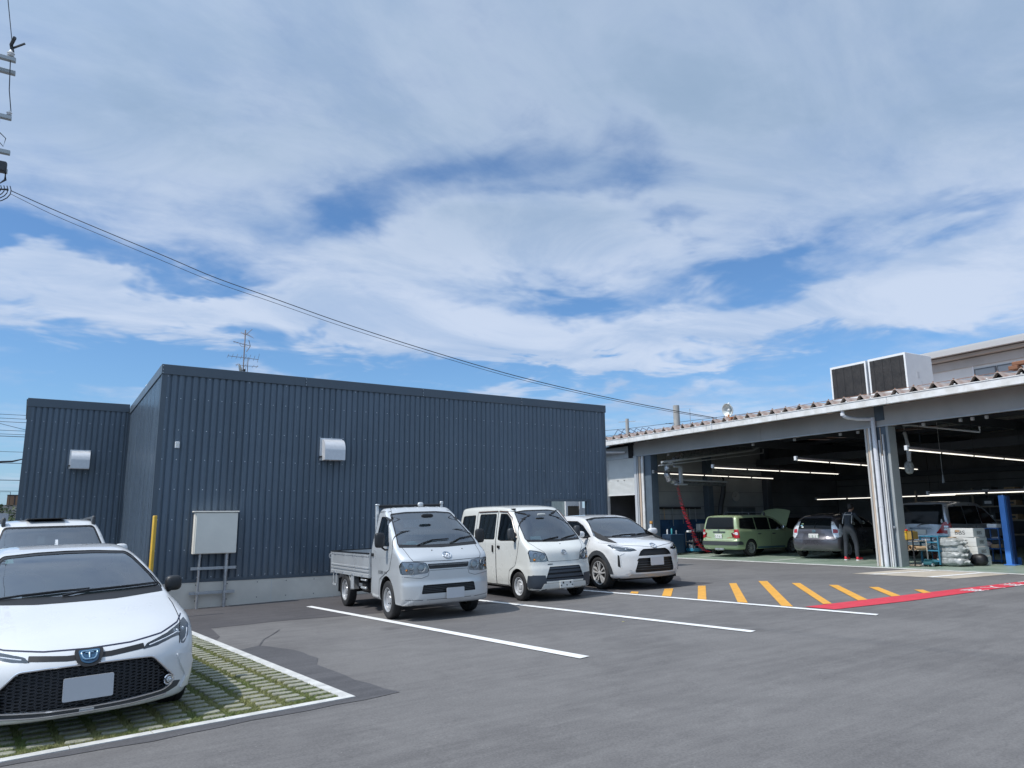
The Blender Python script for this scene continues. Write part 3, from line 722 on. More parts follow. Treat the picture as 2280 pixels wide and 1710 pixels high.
gsheet('garage_threshold', [(-0.50, -9), (-0.28, -9), (-0.28, 12.9), (-0.62, 12.9)], M_conc, 0.010)
for y0 in (7.9, 4.3):
    gsheet('floor_line', [(.2, y0), (9, y0), (9, y0 + .10), (.2, y0 + .10)], M_line, 0.017)
# gutter / fascia in lengths
ya = -9.0
for yb in (-4.6, -0.9, 2.8, 6.5, 10.2, 13.9):
    b = MB(); b.bbox(-.92, -.80, ya + .004, yb, 4.60, 4.81, .012); b.box(-.935, -.80, ya + .004, yb, 4.795, 4.815); b.build('gutter', M_gut, gb); ya = yb
b = MB()
for i in range(30): b.tube([(-.94, -8.8 + i * .76, 4.82), (-.90, -8.8 + i * .76, 4.84)], .022, 6)
o = b.build('gutter_clips', M_gut, gb); o['kind'] = 'stuff'
# folded-plate roof: one ridge after another
RP = 0.517
def rib_mesh():
    b = MB(); x0, x1, h = -.84, 13.0, .19
    prof = [(0.0, 0.0), (.06, 0.0), (.205, h), (.255, h), (.40, 0.0), (RP, 0.0)]
    rise = 0.55
    V = []; F = []
    for y, z in prof: V += [(x0, y, 4.79 + z), (x1, y, 4.79 + z + rise)]
    for i in range(len(prof) - 1): F.append((2 * i, 2 * i + 1, 2 * i + 3, 2 * i + 2))
    # turned-down thickness at the eave
    for y, z in prof: V.append((x0, y, 4.79 + z - .016))
    for i in range(len(prof) - 1): F.append((2 * i, 2 * i + 2, 13 + i, 12 + i))
    b.add(V, F)
    b.cur = 1; b.add([(x0 + .16, .06, 4.79), (x0 + .16, .205, 4.79 + h), (x0 + .16, .255, 4.79 + h), (x0 + .16, .40, 4.79)], [(0, 1, 2, 3)])
    b.cur = 2; b.box(x0 + .02, x0 + .045, .215, .245, 4.79 + h, 4.79 + h + .03)
    return b
ribo = rib_mesh().build('roof_fold', [M_rib, M_dark, M_rust], gb); ribo.location = (0, 5.62 - .23, 0)
for i in range(-16, 29):
    if i == 0: continue
    c = ribo.copy(); COL.objects.link(c); c.parent = gb; c.location = (0, 5.62 - .23 - i * RP, random.uniform(-.003, .003))
b = MB(); b.tube([(-.70, -9, 4.985), (-.70, 13.9, 4.985)], .009, 4); b.build('lightning_wire', M_rust, gb)
# underside, soffit angle and brackets
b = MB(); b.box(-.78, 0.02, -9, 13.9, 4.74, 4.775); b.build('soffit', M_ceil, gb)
# lintel
for i, (y0, y1, x) in enumerate([(-9, -4.3, -.035), (-4.29, -.1, -.035), (-.08, 4.3, 0), (4.31, 8.2, 0), (8.21, 11.06, 0)]):
    b = MB(); b.box(x, .30, y0, y1, 4.16, 4.70); b.build('lintel', M_lint, gb)
    b = MB(); b.box(x - .02, x + .06, y0, y1, 4.125, 4.16); b.build('door_track', M_post, gb)
b = MB(); b.box(-.06, .1, -.20, .08, 4.30, 4.74); b.box(-.05, .1, .10, .20, 4.17, 4.30); b.build('beam_end', M_postb, gb)
b = MB(); b.box(-.05, .1, 11.07, 11.38, 4.16, 4.73); b.build('beam_end', M_dark, gb)
# downpipes
def downpipe(ys, ye, zb):
    b = MB(); b.tube([(-.83, ys, 4.62), (-.83, ys, 4.50), (-.81, ys - .02, 4.45), (-.70, ys - .04, 4.41), (-.4, ys - .12, 4.38), (-.10, ye + .03, 4.36)], .055, 10)
    b.lathe([(.065, -.04), (.065, .04)], 10, Matrix.Translation((-.83, ys, 4.50)))
    b.build('gutter_outlet', M_pvc, gb, True)
    b = MB(); b.tube([(-.10, ye, 4.40), (-.10, ye, 4.1), (-.10, ye, zb)], .062, 12)
    for z_ in (3.2, 1.9, .9): b.lathe([(.069, -.015), (.069, .015)], 12, Matrix.Translation((-.10, ye, z_)))
    b.build('downpipe', M_pvc, gb, True)
downpipe(.53, .12, .22); downpipe(13.0, 13.25, .0)
b = MB(); b.tube([(-.83, 12.85, 4.62), (-.83, 12.85, 4.50), (-.7, 12.75, 4.42), (-.1, 11.5, 4.36)], .055, 10); b.build('gutter_outlet', M_pvc, gb, True)
# centre pillar
def part_box(name, m, x0, x1, y0, y1, z0, z1, bev=.006, par=gb):
    b = MB(); b.bbox(x0, x1, y0, y1, z0, z1, bev); return b.build(name, m, par)
part_box('pillar_post', M_lint, -.08, .0, .38, .44, .22, 4.12)
part_box('pillar_rail', M_beige, -.10, -.04, .30, .355, .22, 4.12)
part_box('pillar_rail', M_gut, -.12, -.05, .235, .285, .22, 4.12)
part_box('pillar_column', M_postb, .0, .30, -.19, .40, .2, 4.16)
part_box('pillar_rail', M_post, -.06, -.002, .0, .045, .22, 3.75)
part_box('pillar_rail', M_gut, -.09, -.035, -.075, -.035, .22, 3.30)
part_box('pillar_rail', M_beige, -.03, -.002, -.03, -.005, .22, 4.1)
part_box('pillar_panel', mat('panel_grey', (.30, .32, .32), .55, var=.06, vscale=2), -.035, .30, -.27, -.195, .2, 4.12)
part_box('pillar_rail', M_post, -.10, -.05, -.135, -.105, .22, 3.9)
part_box('door_hinge', M_steel, -.10, -.03, -.22, -.16, 1.30, 1.36)
# far pillar
part_box('pillar_column', M_postb, .0, .35, 10.02, 10.40, .1, 4.14)
part_box('pillar_rail', M_gut, -.08, -.02, 10.42, 10.53, .08, 4.10)
part_box('pillar_rail', M_beige, -.08, -.02, 10.60, 10.70, .08, 4.10)
part_box('pillar_rail', M_gut, -.06, -.0, 10.55, 10.58, .08, 4.0)
b = MB(); b.tube([(-.06, 10.78, .1), (-.06, 10.78, 4.1)], .035, 8)
for z_ in (1.2, 2.6): b.lathe([(.045, -.02), (.045, .02)], 8, Matrix.Translation((-.06, 10.78, z_)))
b.build('conduit', M_post, gb, True)
part_box('pillar_post', M_post, -.07, .05, 10.86, 11.02, .08, 4.14)
part_box('pillar_backing', M_postb, .01, .3, 10.4, 11.02, .1, 4.1)
part_box('switch_box', mat('orange_box', (.55, .28, .07), .5), -.06, -.002, 10.05, 10.17, 1.40, 1.50)
part_box('switch_box', M_white, -.05, -.002, 10.09, 10.2, 1.22, 1.37)
# roller shutter bay
part_box('shutter_case', M_post, -.02, .30, 11.05, 13.4, 4.09, 4.60)
part_box('shutter_bracket', M_dark, -.05, .05, 11.12, 11.38, 3.99 + .1, 4.16)
part_box('shutter_guide', M_gut, -.04, .10, 12.93, 13.05, -.1, 4.09)
part_box('bay_wall', M_post, .02, .12, 13.05, 14.2, -.2, 4.7)
b = MB(); n = 30; zt, zb_ = 4.09, 2.61; V = []; F = []; prof = []
for i in range(n):
    z0 = zt - (zt - zb_) * i / n; dz = (zt - zb_) / n
    prof += [(.05, z0), (.024, z0 - dz * .18), (.020, z0 - dz * .5), (.026, z0 - dz * .84), (.05, z0 - dz * .97)]
for x, z in prof: V += [(x, 11.04, z), (x, 12.93, z)]
for i in range(len(prof) - 1): F.append((2 * i, 2 * i + 1, 2 * i + 3, 2 * i + 2))
b.add(V, F); b.box(.015, .06, 11.04, 12.93, zb_ - .05, zb_)
b.build('roller_shutter', mat('shutter_white', (.70, .71, .69), .5, var=.04, vscale=2), gb)
b = MB()
for y_ in (11.75, 12.2): b.box(.008, .02, y_, y_ + .08, 3.17, 3.19)
b.build('shutter_handle', M_black, gb)
# dark annexe behind the shutter with a red sign
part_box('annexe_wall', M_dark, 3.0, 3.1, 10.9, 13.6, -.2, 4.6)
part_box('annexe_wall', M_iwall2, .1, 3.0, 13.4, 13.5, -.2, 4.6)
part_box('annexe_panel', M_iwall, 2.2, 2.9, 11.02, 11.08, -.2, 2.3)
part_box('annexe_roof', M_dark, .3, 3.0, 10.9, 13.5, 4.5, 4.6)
# inner walls, floor to roof
YI = 10.62
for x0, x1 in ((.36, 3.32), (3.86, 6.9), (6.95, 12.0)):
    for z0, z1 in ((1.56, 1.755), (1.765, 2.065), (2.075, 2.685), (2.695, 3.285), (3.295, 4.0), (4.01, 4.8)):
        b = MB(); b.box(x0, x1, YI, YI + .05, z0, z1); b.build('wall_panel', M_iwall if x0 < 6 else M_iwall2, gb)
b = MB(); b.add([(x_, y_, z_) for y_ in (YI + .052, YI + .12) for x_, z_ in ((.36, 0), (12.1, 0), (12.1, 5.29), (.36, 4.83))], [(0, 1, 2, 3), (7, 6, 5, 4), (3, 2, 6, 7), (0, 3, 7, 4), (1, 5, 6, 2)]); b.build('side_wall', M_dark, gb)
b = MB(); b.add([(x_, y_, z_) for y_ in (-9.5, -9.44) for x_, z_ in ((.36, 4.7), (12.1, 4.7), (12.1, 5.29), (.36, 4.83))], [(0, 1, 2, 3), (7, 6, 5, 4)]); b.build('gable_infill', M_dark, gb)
for x0, x1 in ((.36, 1.34), (1.36, 2.34), (2.36, 3.3), (3.88, 6.9)): part_box('wainscot', M_wain, x0, x1, YI - .02, YI + .02, .1, 1.54, .003)
part_box('wall_ledge', M_iwall, .36, 3.3, YI - .05, YI, 1.545, 1.575, .004)
part_box('inner_column', M_postb, 3.34, 3.62, YI - .28, YI + .04, .1, 4.8)
b = MB(); b.tube([(3.72, YI - .12, .2), (3.72, YI - .12, 3.4)], .03, 8); b.build('wall_pipe', M_post, gb, True)
part_box('inner_column', M_truss, 6.9, 7.2, YI - .28, YI + .04, .1, 4.8)
# high window in the side wall
part_box('window_frame', mat('window_frame_grey', (.12, .13, .14), .5), 4.65, 6.35, YI - .03, YI - .004, 1.25, 2.05)
for x0 in (4.72, 5.55): part_box('window_pane', mat('dim_pane', (.10, .12, .13), .15), x0, x0 + .74, YI - .04, YI - .031, 1.3, 2.0, .002)
for x in range(7): pass
BX = 12.0
for y0, y1 in ((-9.4, -6), (-5.98, -2), (-1.98, 2), (2.02, 6), (6.02, 10.6)): part_box('rear_wall_panel', M_iwall2, BX, BX + .1, y0, y1, 0.0, 3.0, .004)
for y0, y1 in ((-9.4, -2), (-1.98, 6), (6.02, 10.6)): part_box('rear_wall_panel', M_iwall2, BX, BX + .1, y0, y1, 3.02, 5.7, .004)
part_box('rear_wall_backing', M_dark, BX + .11, BX + .2, -9.5, 10.9, -.2, 5.8)
part_box('rear_door', mat('rear_door_grey', (.06, .065, .075), .6), BX - .05, BX - .004, 2.4, 3.6, .2, 2.35)
part_box('rear_door', mat('rear_door_grey', (.06, .065, .075), .6), BX - .05, BX - .004, 3.7, 4.4, .2, 2.35)
part_box('end_wall', M_iwall2, .3, 12, -9.5, -9.4, -.1, 4.8)
part_box('side_roof_fill', M_ceil, .3, 12, 10.7, 13.9, 4.62, 4.74)
# trusses and purlins
for i in range(5):
    y = 8.2 - i * 4.1
    b = MB(); b.box(.3, 12, y - .06, y + .06, 4.42, 4.70); b.build('roof_beam', M_truss, gb)
for x in (1.6, 3.6, 5.6, 7.6, 9.6):
    b = MB(); b.box(x - .05, x + .05, -9.3, 10.6, 4.68, 4.80); b.build('purlin', M_truss, gb)
b = MB(); b.box(6.6, 6.75, -9.3, 10.6, 3.85, 4.15); b.build('crane_beam', M_truss, gb)
b = MB(); b.box(11.6, 11.9, -9.3, 10.6, 3.3, 3.5); b.build('rear_duct', M_truss, gb)
# clips and small boxes under the lintel
b = MB()
for y in (9.3, 4.95, 3.2, 1.5, .9, -1.1, -2.1, -2.4, -2.75): b.box(.32, .38, y, y + .07, 4.05, 4.13)
b.build('track_clips', M_post, gb)
# duct of crinkled foil and cable tray along the side wall
M_foil = mat('duct_foil', (.55, .56, .58), .32, metal=.8, var=.3, vscale=14, bump=.9, bscale=25)
M_foild = mat('duct_dark_foil', (.16, .17, .18), .5, metal=.3, var=.3, vscale=8, bump=.8, bscale=25)  # straight duct runs: darker and less metallic than the bend
dt = empty('ventilation_duct', gloc(.6, 9.3, 3.4), GR, 'crinkled foil duct and pipes hanging at the far end of the garage', 'duct')
def dl(o): o.parent = dt; o.matrix_parent_inverse = (Matrix.Translation(dt.location) @ Matrix.Rotation(GR, 4, 'Z')).inverted() @ Matrix.Translation((GO.x, GO.y, 0)) @ Matrix.Rotation(GR, 4, 'Z'); return o
pts = [(.95, 9.25, 4.10), (.55, 9.25, 3.86), (.22, 9.25, 3.62), (.12, 9.25, 3.35), (.25, 9.25, 3.10), (.62, 9.25, 2.97), (.8, 9.25, 2.96)]
b = MB(); P2_ = []
for i in range(len(pts) - 1):
    for k in range(4): P2_.append(Vector(pts[i]).lerp(Vector(pts[i + 1]), k / 4))
b.tube(P2_, [.115 + random.uniform(-.02, .02) for _ in P2_], 10); dl(b.build('bend', M_foil))
b = MB(); b.tube([(.95 + i * .35, 9.25, 4.12 + i * .038) for i in range(12)], [.16 + random.uniform(-.015, .015) for _ in range(12)], 10); dl(b.build('upper_run', M_foild))
b = MB(); b.tube([(.8 + i * .3, 9.25, 2.97) for i in range(9)], [.10 + random.uniform(-.01, .01) for _ in range(9)], 10); dl(b.build('lower_run', M_foild))
b = MB(); b.tube([(-.4, 8.9, 3.73), (4.6, 8.9, 4.38), (4.9, 8.9, 4.5), (5.1, 8.9, 4.75)], .045, 8); b.tube([(-.55, 8.9, 3.60), (5.2, 8.9, 4.28), (5.22, 8.9, 4.45)], .022, 6); b.tube([(.8, 9.1, 3.08), (3.2, 9.1, 3.04)], .035, 6); dl(b.build('pipe_run', M_post))
b = MB(); b.box(.62, .74, 9.0, 9.1, 2.95, 3.63); b.box(.35, .74, 9.0, 9.1, 3.57, 3.63); b.box(.4, .95, 8.98, 9.12, 2.88, 2.93); dl(b.build('bracket', M_post))

# fluorescent strips
def strip_light(x0, y0, z0, x1, y1, z1, label, n=4, wide=.042):
    a = Vector((*GL(x0, y0), z0)); c = Vector((*GL(x1, y1), z1)); L = (c - a).length
    t_ = empty('strip_light', a, math.atan2(c.y - a.y, c.x - a.x), label, 'strip light', 'fluorescent strip lights under the garage roof')
    t_.rotation_euler = (c - a).to_track_quat('X', 'Z').to_euler()
    b = MB(); b.bbox(0, L, -wide, wide, .02, .085, .008); b.build('housing', mat('lamp_housing', (.20, .17, .17), .5), t_)
    b = MB(); b.bbox(-.05, .05, -wide, wide, -.02, .11, .008); b.build('end_cap', M_white, t_)
    s = L / n
    for i in range(n):
        b = MB(); b.tube([(i * s + .05, 0, -.005), ((i + 1) * s - .05, 0, -.005)], wide * .36, 6); b.build('tube', M_tube, t_)
    for q in (.1, .5, .9): b = MB(); b.tube([(L * q, 0, .08), (L * q, 0, 4.55 - z0)], .004, 4); b.build('hanger', M_black, t_)
strip_light(.10, 10.04, 3.4, 7.1, 10.1, 3.30, 'far strip light beside the foil duct, its end nearest the far pillar', 5)
strip_light(.06, 6.66, 3.4, 7.04, 6.7, 3.31, 'strip light hanging over the green wagon')
strip_light(-.1, 2.87, 3.4, 6.3, 2.9, 3.25, 'strip light left of the centre pillar over the grey hatchback')
strip_light(-.2, -.86, 3.4, 6.3, -.8, 3.28, 'strip light right of the centre pillar over the silver minivan')
strip_light(9, 9.44, 2.36, 9, 3.2, 2.38, 'long low strip light along the rear wall behind the grey hatchback', 4)
strip_light(4.6, 1.6, 2.30, 4.6, -7.5, 2.32, 'long low strip light over the roof of the silver minivan', 5)

# flood lamp on the eave
fl = empty('flood_lamp', gloc(-.55, 5.15, 4.96), GR, 'round flood lamp on a rusty bracket on the white gutter', 'flood lamp')
b = MB(); T = Matrix.Translation((0, 0, .30)) @ Matrix.Rotation(R(-100), 4, 'Y') @ Matrix.Rotation(0, 4, 'Z')
b.lathe([(.04, -.16), (.10, -.12), (.20, -.03), (.235, .04), (.24, .05), (.225, .05), (.18, -.02), (.08, -.09), (.01, -.10)], 20, T); b.build('reflector', mat('lamp_reflector', (.62, .66, .64), .4, metal=.2), fl, True)
b = MB(); b.lathe([(.001, -.09), (.04, -.08), (.05, -.03), (.03, .01), (.001, .02)], 10, T); b.build('bulb', M_white, fl, True)
b = MB(); b.box(-.06, .06, -.16, .10, -.02, .03); b.box(-.02, .02, -.03, .03, .02, .15); b.cbox((0, .1, .05), (.03, .03, .14)); b.cbox((0, -.18, .04), (.05, .1, .03)); b.build('bracket', mat('orange_rust', (.42, .17, .07), .8, var=.25, vscale=15), fl)
b = MB(); b.tube([(.10, 0, .46), (.02, 0, .54)], .035, 8); b.build('cap', M_white, fl)

# rooftop air conditioners
M_ac = mat('ac_casing', (.70, .72, .72), .45, var=.03, vscale=3)
M_grille = mat('ac_coil', (.035, .032, .030), .6, var=.35, vscale=3, bump=.6, bscale=120)
def ac(y0, y1, zt, label, x0=2.0, dp=1.35):
    zb_ = 5.05
    t_ = empty('rooftop_air_conditioner', gloc(x0, (y0 + y1) / 2, zb_), GR, label, 'air conditioner', 'rooftop air conditioning units')
    w = (y1 - y0) / 2; h = zt - zb_
    b = MB(); b.bbox(0.03, dp, -w, w, .12, h, .012); b.build('casing', M_ac, t_)
    b = MB(); fr = .055
    b.box(-.0, .03, -w, -w + fr, .12, h); b.box(-.0, .03, w - fr, w, .12, h); b.box(-.0, .03, -w + fr, w - fr, h - .07, h); b.box(-.0, .03, -w + fr, w - fr, .12, .40); b.build('front_frame', M_ac, t_)
    b = MB(); b.box(.006, .028, -w + fr, w - fr, .40, h - .07); b.build('coil_guard', M_grille, t_)
    b = MB()
    for i in range(26): z_ = .43 + (h - .55) * i / 25; b.box(.001, .006, -w + fr, w - fr, z_ - .002, z_ + .002)
    for i in range(4): y_ = -w + fr + (2 * w - 2 * fr) * (i + .5) / 4; b.box(-.003, .001, y_ - .003, y_ + .003, .4, h - .07)
    b.build('guard_wires', M_black, t_)
    b = MB(); b.box(.05, dp - .05, -w + .05, -w + .15, -.02, .12); b.box(.05, dp - .05, w - .15, w - .05, -.02, .12); b.build('skid', M_steel, t_)
    b = MB(); b.box(.5, .62, -w - .006, -w + .0, .75, .95); b.box(.7, .73, -w - .006, -w, .55, .68)
    for z_ in (.2, .3, h - .1):
        for x_ in (.08, dp - .08): b.box(x_ - .012, x_ + .012, -w - .004, -w, z_, z_ + .02)
    b.build('side_labels', mat('pale_label', (.55, .57, .58), .5), t_)
    b = MB(); b.lathe([(.36, 0), (.38, .06), (.36, .07), (.33, .01)], 20, Matrix.Translation((dp / 2, 0, h))); b.build('fan_ring', M_ac, t_, True)
ac(1.60, 2.92, 6.56, 'left of the two white rooftop air conditioners above the gutter')
ac(.26, 1.52, 6.57, 'right of the two white rooftop air conditioners, its side panel in view')
# higher building behind
hb = empty('rear_building', gloc(9, 0, 0), GR, 'white building with wide grey eave rising behind the garage roof', 'building')
b = MB(); b.box(0, 8, -14, 3.6, 4.9, 7.42); b.build('wall', mat('white_render', (.66, .66, .64), .8, var=.03), hb)
b = MB(); b.box(-.06, 0, -14, 3.9, 7.10, 7.42); b.build('upper_band', M_lint, hb)
b = MB(); b.box(-.5, 8.4, -14, 4.6, 7.62, 7.85); b.box(-.7, -.5, -14, 4.65, 7.56, 7.74); b.build('eave', mat('eave_grey', (.42, .42, .42), .6), hb)
b = MB(); b.box(-.35, 8, -14, 4.2, 7.45, 7.56); b.build('eave_underside', M_lint, hb)
for y0 in (.42, 1.22): 
    b = MB(); b.box(-.04, 0, y0, y0 + .76, 6.35, 6.98); w_ = b.build('window', mat('window_frame_grey', (.12, .13, .14), .5), hb)
    b = MB(); b.box(-.05, -.042, y0 + .04, y0 + .72, 6.4, 6.93); b.build('pane', mat('grey_pane', (.30, .32, .33), .12), w_)
b = MB(); b.box(-.03, -.0, 2.0, 2.05, 5, 7.1); b.box(-.1, 0, 2.2, 3.6, 6.05, 6.4); b.build('trim', M_white, hb)
o = gb
b = MB(); b.bbox(-.86, -.60, -4.15, -3.95, 4.97, 5.06, .01); b.bbox(-.80, -.66, -4.30, -4.0, 5.06, 5.16, .02); b.build('rusty_bracket', mat('bracket_rust', (.22, .10, .055), .85), gb)
# ================================================================== VEHICLES: builder
def pch(x, pts):
    """monotone cubic through pts (vectorised)"""
    xs = np.array([p[0] for p in pts], float); ys = np.array([p[1] for p in pts], float)
    h = np.diff(xs); d = np.diff(ys) / h; m = np.zeros(len(xs))
    m[0], m[-1] = d[0], d[-1]
    for i in range(1, len(xs) - 1):
        if d[i - 1] * d[i] > 0: w1 = 2 * h[i] + h[i - 1]; w2 = h[i] + 2 * h[i - 1]; m[i] = (w1 + w2) / (w1 / d[i - 1] + w2 / d[i])
    xc = np.clip(x, xs[0], xs[-1]); i = np.clip(np.searchsorted(xs, xc, side='right') - 1, 0, len(xs) - 2)
    t = (xc - xs[i]) / h[i]; h00 = 2 * t**3 - 3 * t**2 + 1; h10 = t**3 - 2 * t**2 + t; h01 = -2 * t**3 + 3 * t**2; h11 = t**3 - t**2
    r = h00 * ys[i] + h10 * h[i] * m[i] + h01 * ys[i + 1] + h11 * h[i] * m[i + 1]
    return r + np.where(x < xs[0], (x - xs[0]) * m[0], 0) + np.where(x > xs[-1], (x - xs[-1]) * m[-1], 0)
def smax(k, *fs):
    a = np.stack(fs); m = a.max(0); return m + np.log(np.exp(k * (a - m)).sum(0)) / k
def blob_surface(f, lo, hi, z0, step, yin=0.75):
    """closed quad skin of f=0, cast outwards from a spine at height z0"""
    n = [max(4, int(round((hi[i] - lo[i]) / step))) for i in range(3)]
    ax = [np.linspace(lo[i], hi[i], n[i] + 1) for i in range(3)]
    idx = {}; P = []; F = []
    def vid(i, j, k):
        q = (i, j, k)
        if q not in idx: idx[q] = len(P); P.append((ax[0][i], ax[1][j], ax[2][k]))
        return idx[q]
    for i in range(n[0]):
        for j in range(n[1]):
            F.append((vid(i, j, 0), vid(i, j + 1, 0), vid(i + 1, j + 1, 0), vid(i + 1, j, 0)))
            F.append((vid(i, j, n[2]), vid(i + 1, j, n[2]), vid(i + 1, j + 1, n[2]), vid(i, j + 1, n[2])))
    for j in range(n[1]):
        for k in range(n[2]):
            F.append((vid(0, j, k), vid(0, j, k + 1), vid(0, j + 1, k + 1), vid(0, j + 1, k)))
            F.append((vid(n[0], j, k), vid(n[0], j + 1, k), vid(n[0], j + 1, k + 1), vid(n[0], j, k + 1)))
    for i in range(n[0]):
        for k in range(n[2]):
            F.append((vid(i, 0, k), vid(i + 1, 0, k), vid(i + 1, 0, k + 1), vid(i, 0, k + 1)))
            F.append((vid(i, n[1], k), vid(i, n[1], k + 1), vid(i + 1, n[1], k + 1), vid(i + 1, n[1], k)))
    P = np.array(P); A = np.zeros_like(P); A[:, 1] = np.clip(P[:, 1], lo[1] + yin, hi[1] - yin); A[:, 2] = z0
    Dv = (P - A) * 1.25; a = np.zeros(len(P)); b = np.ones(len(P))
    for _ in range(17):
        m = (a + b) / 2; Q = A + Dv * m[:, None]; ins = f(np.abs(Q[:, 0]), Q[:, 1], Q[:, 2]) < 0
        a = np.where(ins, m, a); b = np.where(ins, b, m)
    return A + Dv * ((a + b) / 2)[:, None], F
def superell(mb, c, s, e=2.6, nu=14, nv=9, T=None):
    V = []; F = []
    def sp_(v, p): return math.copysign(abs(v) ** p, v)
    for j in range(nv + 1):
        ph = -math.pi / 2 + math.pi * j / nv
        for i in range(nu):
            th = 2 * math.pi * i / nu; q = 2 / e
            V.append(Vector((c[0] + s[0] * sp_(math.cos(ph), q) * sp_(math.cos(th), q), c[1] + s[1] * sp_(math.cos(ph), q) * sp_(math.sin(th), q), c[2] + s[2] * sp_(math.sin(ph), q))))
    if T is not None: V = [T @ v for v in V]
    for j in range(nv):
        for i in range(nu): k = (i + 1) % nu; F.append((j * nu + i, j * nu + k, j * nu + nu + k, j * nu + nu + i))
    mb.add(V, F)

M_rubber = mat('tyre_rubber', (0.020, 0.020, 0.021), .75, var=.15, vscale=20)
M_trim = mat('rubber_trim', (0.010, 0.010, 0.011), .5)
M_well = mat('wheel_well', (0.008, 0.008, 0.009), .95)
M_gplas = mat('grey_plastic', (0.045, 0.050, 0.056), .5)
M_chrome = mat('chrome', (0.80, 0.81, 0.83), .12, metal=1.0)
M_silverp = mat('silver_paint_wheel', (0.52, 0.53, 0.54), .38, metal=.55, var=.05, vscale=10)
M_lens = glass_mat('lamp_lens', (.92, .95, .97), .05)
M_refl = mat('lamp_reflector_bowl', (.72, .74, .75), .25, metal=.35, var=.12, vscale=14)
M_bright = mat('lamp_bowl_bright', (.72, .74, .76), .35, metal=.1, var=.12, vscale=18)
M_hous = mat('lamp_housing_dark', (.05, .055, .06), .25, metal=.4)
M_redl = mat('red_lamp', (.42, .012, .018), .18, coat=.6)
M_seat = mat('seat_cloth', (.16, .17, .175), .9)
M_int = mat('cabin_plastic', (.22, .23, .23), .8)
M_intl = mat('cabin_lining', (.48, .49, .47), .85)
M_plate = mat('number_plate', (.66, .66, .64), .55)
M_plateb = mat('plate_softened', (.50, .51, .53), .8)
M_green_ink = mat('plate_ink_green', (.02, .12, .06), .6)
def paint(name, col, metal=0.0, rough=.30, coat=1.0): return mat(name, col, rough, metal, coat, var=.015, vscale=1.2, coat_rough=.035)
M_pwhite = paint('pearl_white_paint', (.63, .64, .645), .0)
M_pwarm = paint('solid_white_paint', (.63, .635, .60), .0)
M_psil = paint('silver_paint', (.56, .58, .59), .35, .34)
M_pgreen = paint('light_green_paint', (.34, .43, .25), .15, .38)
M_pgrey = paint('grey_metallic_paint', (.085, .082, .095), .45, .32)
M_psil2 = paint('cool_silver_paint', (.44, .48, .52), .5, .32)

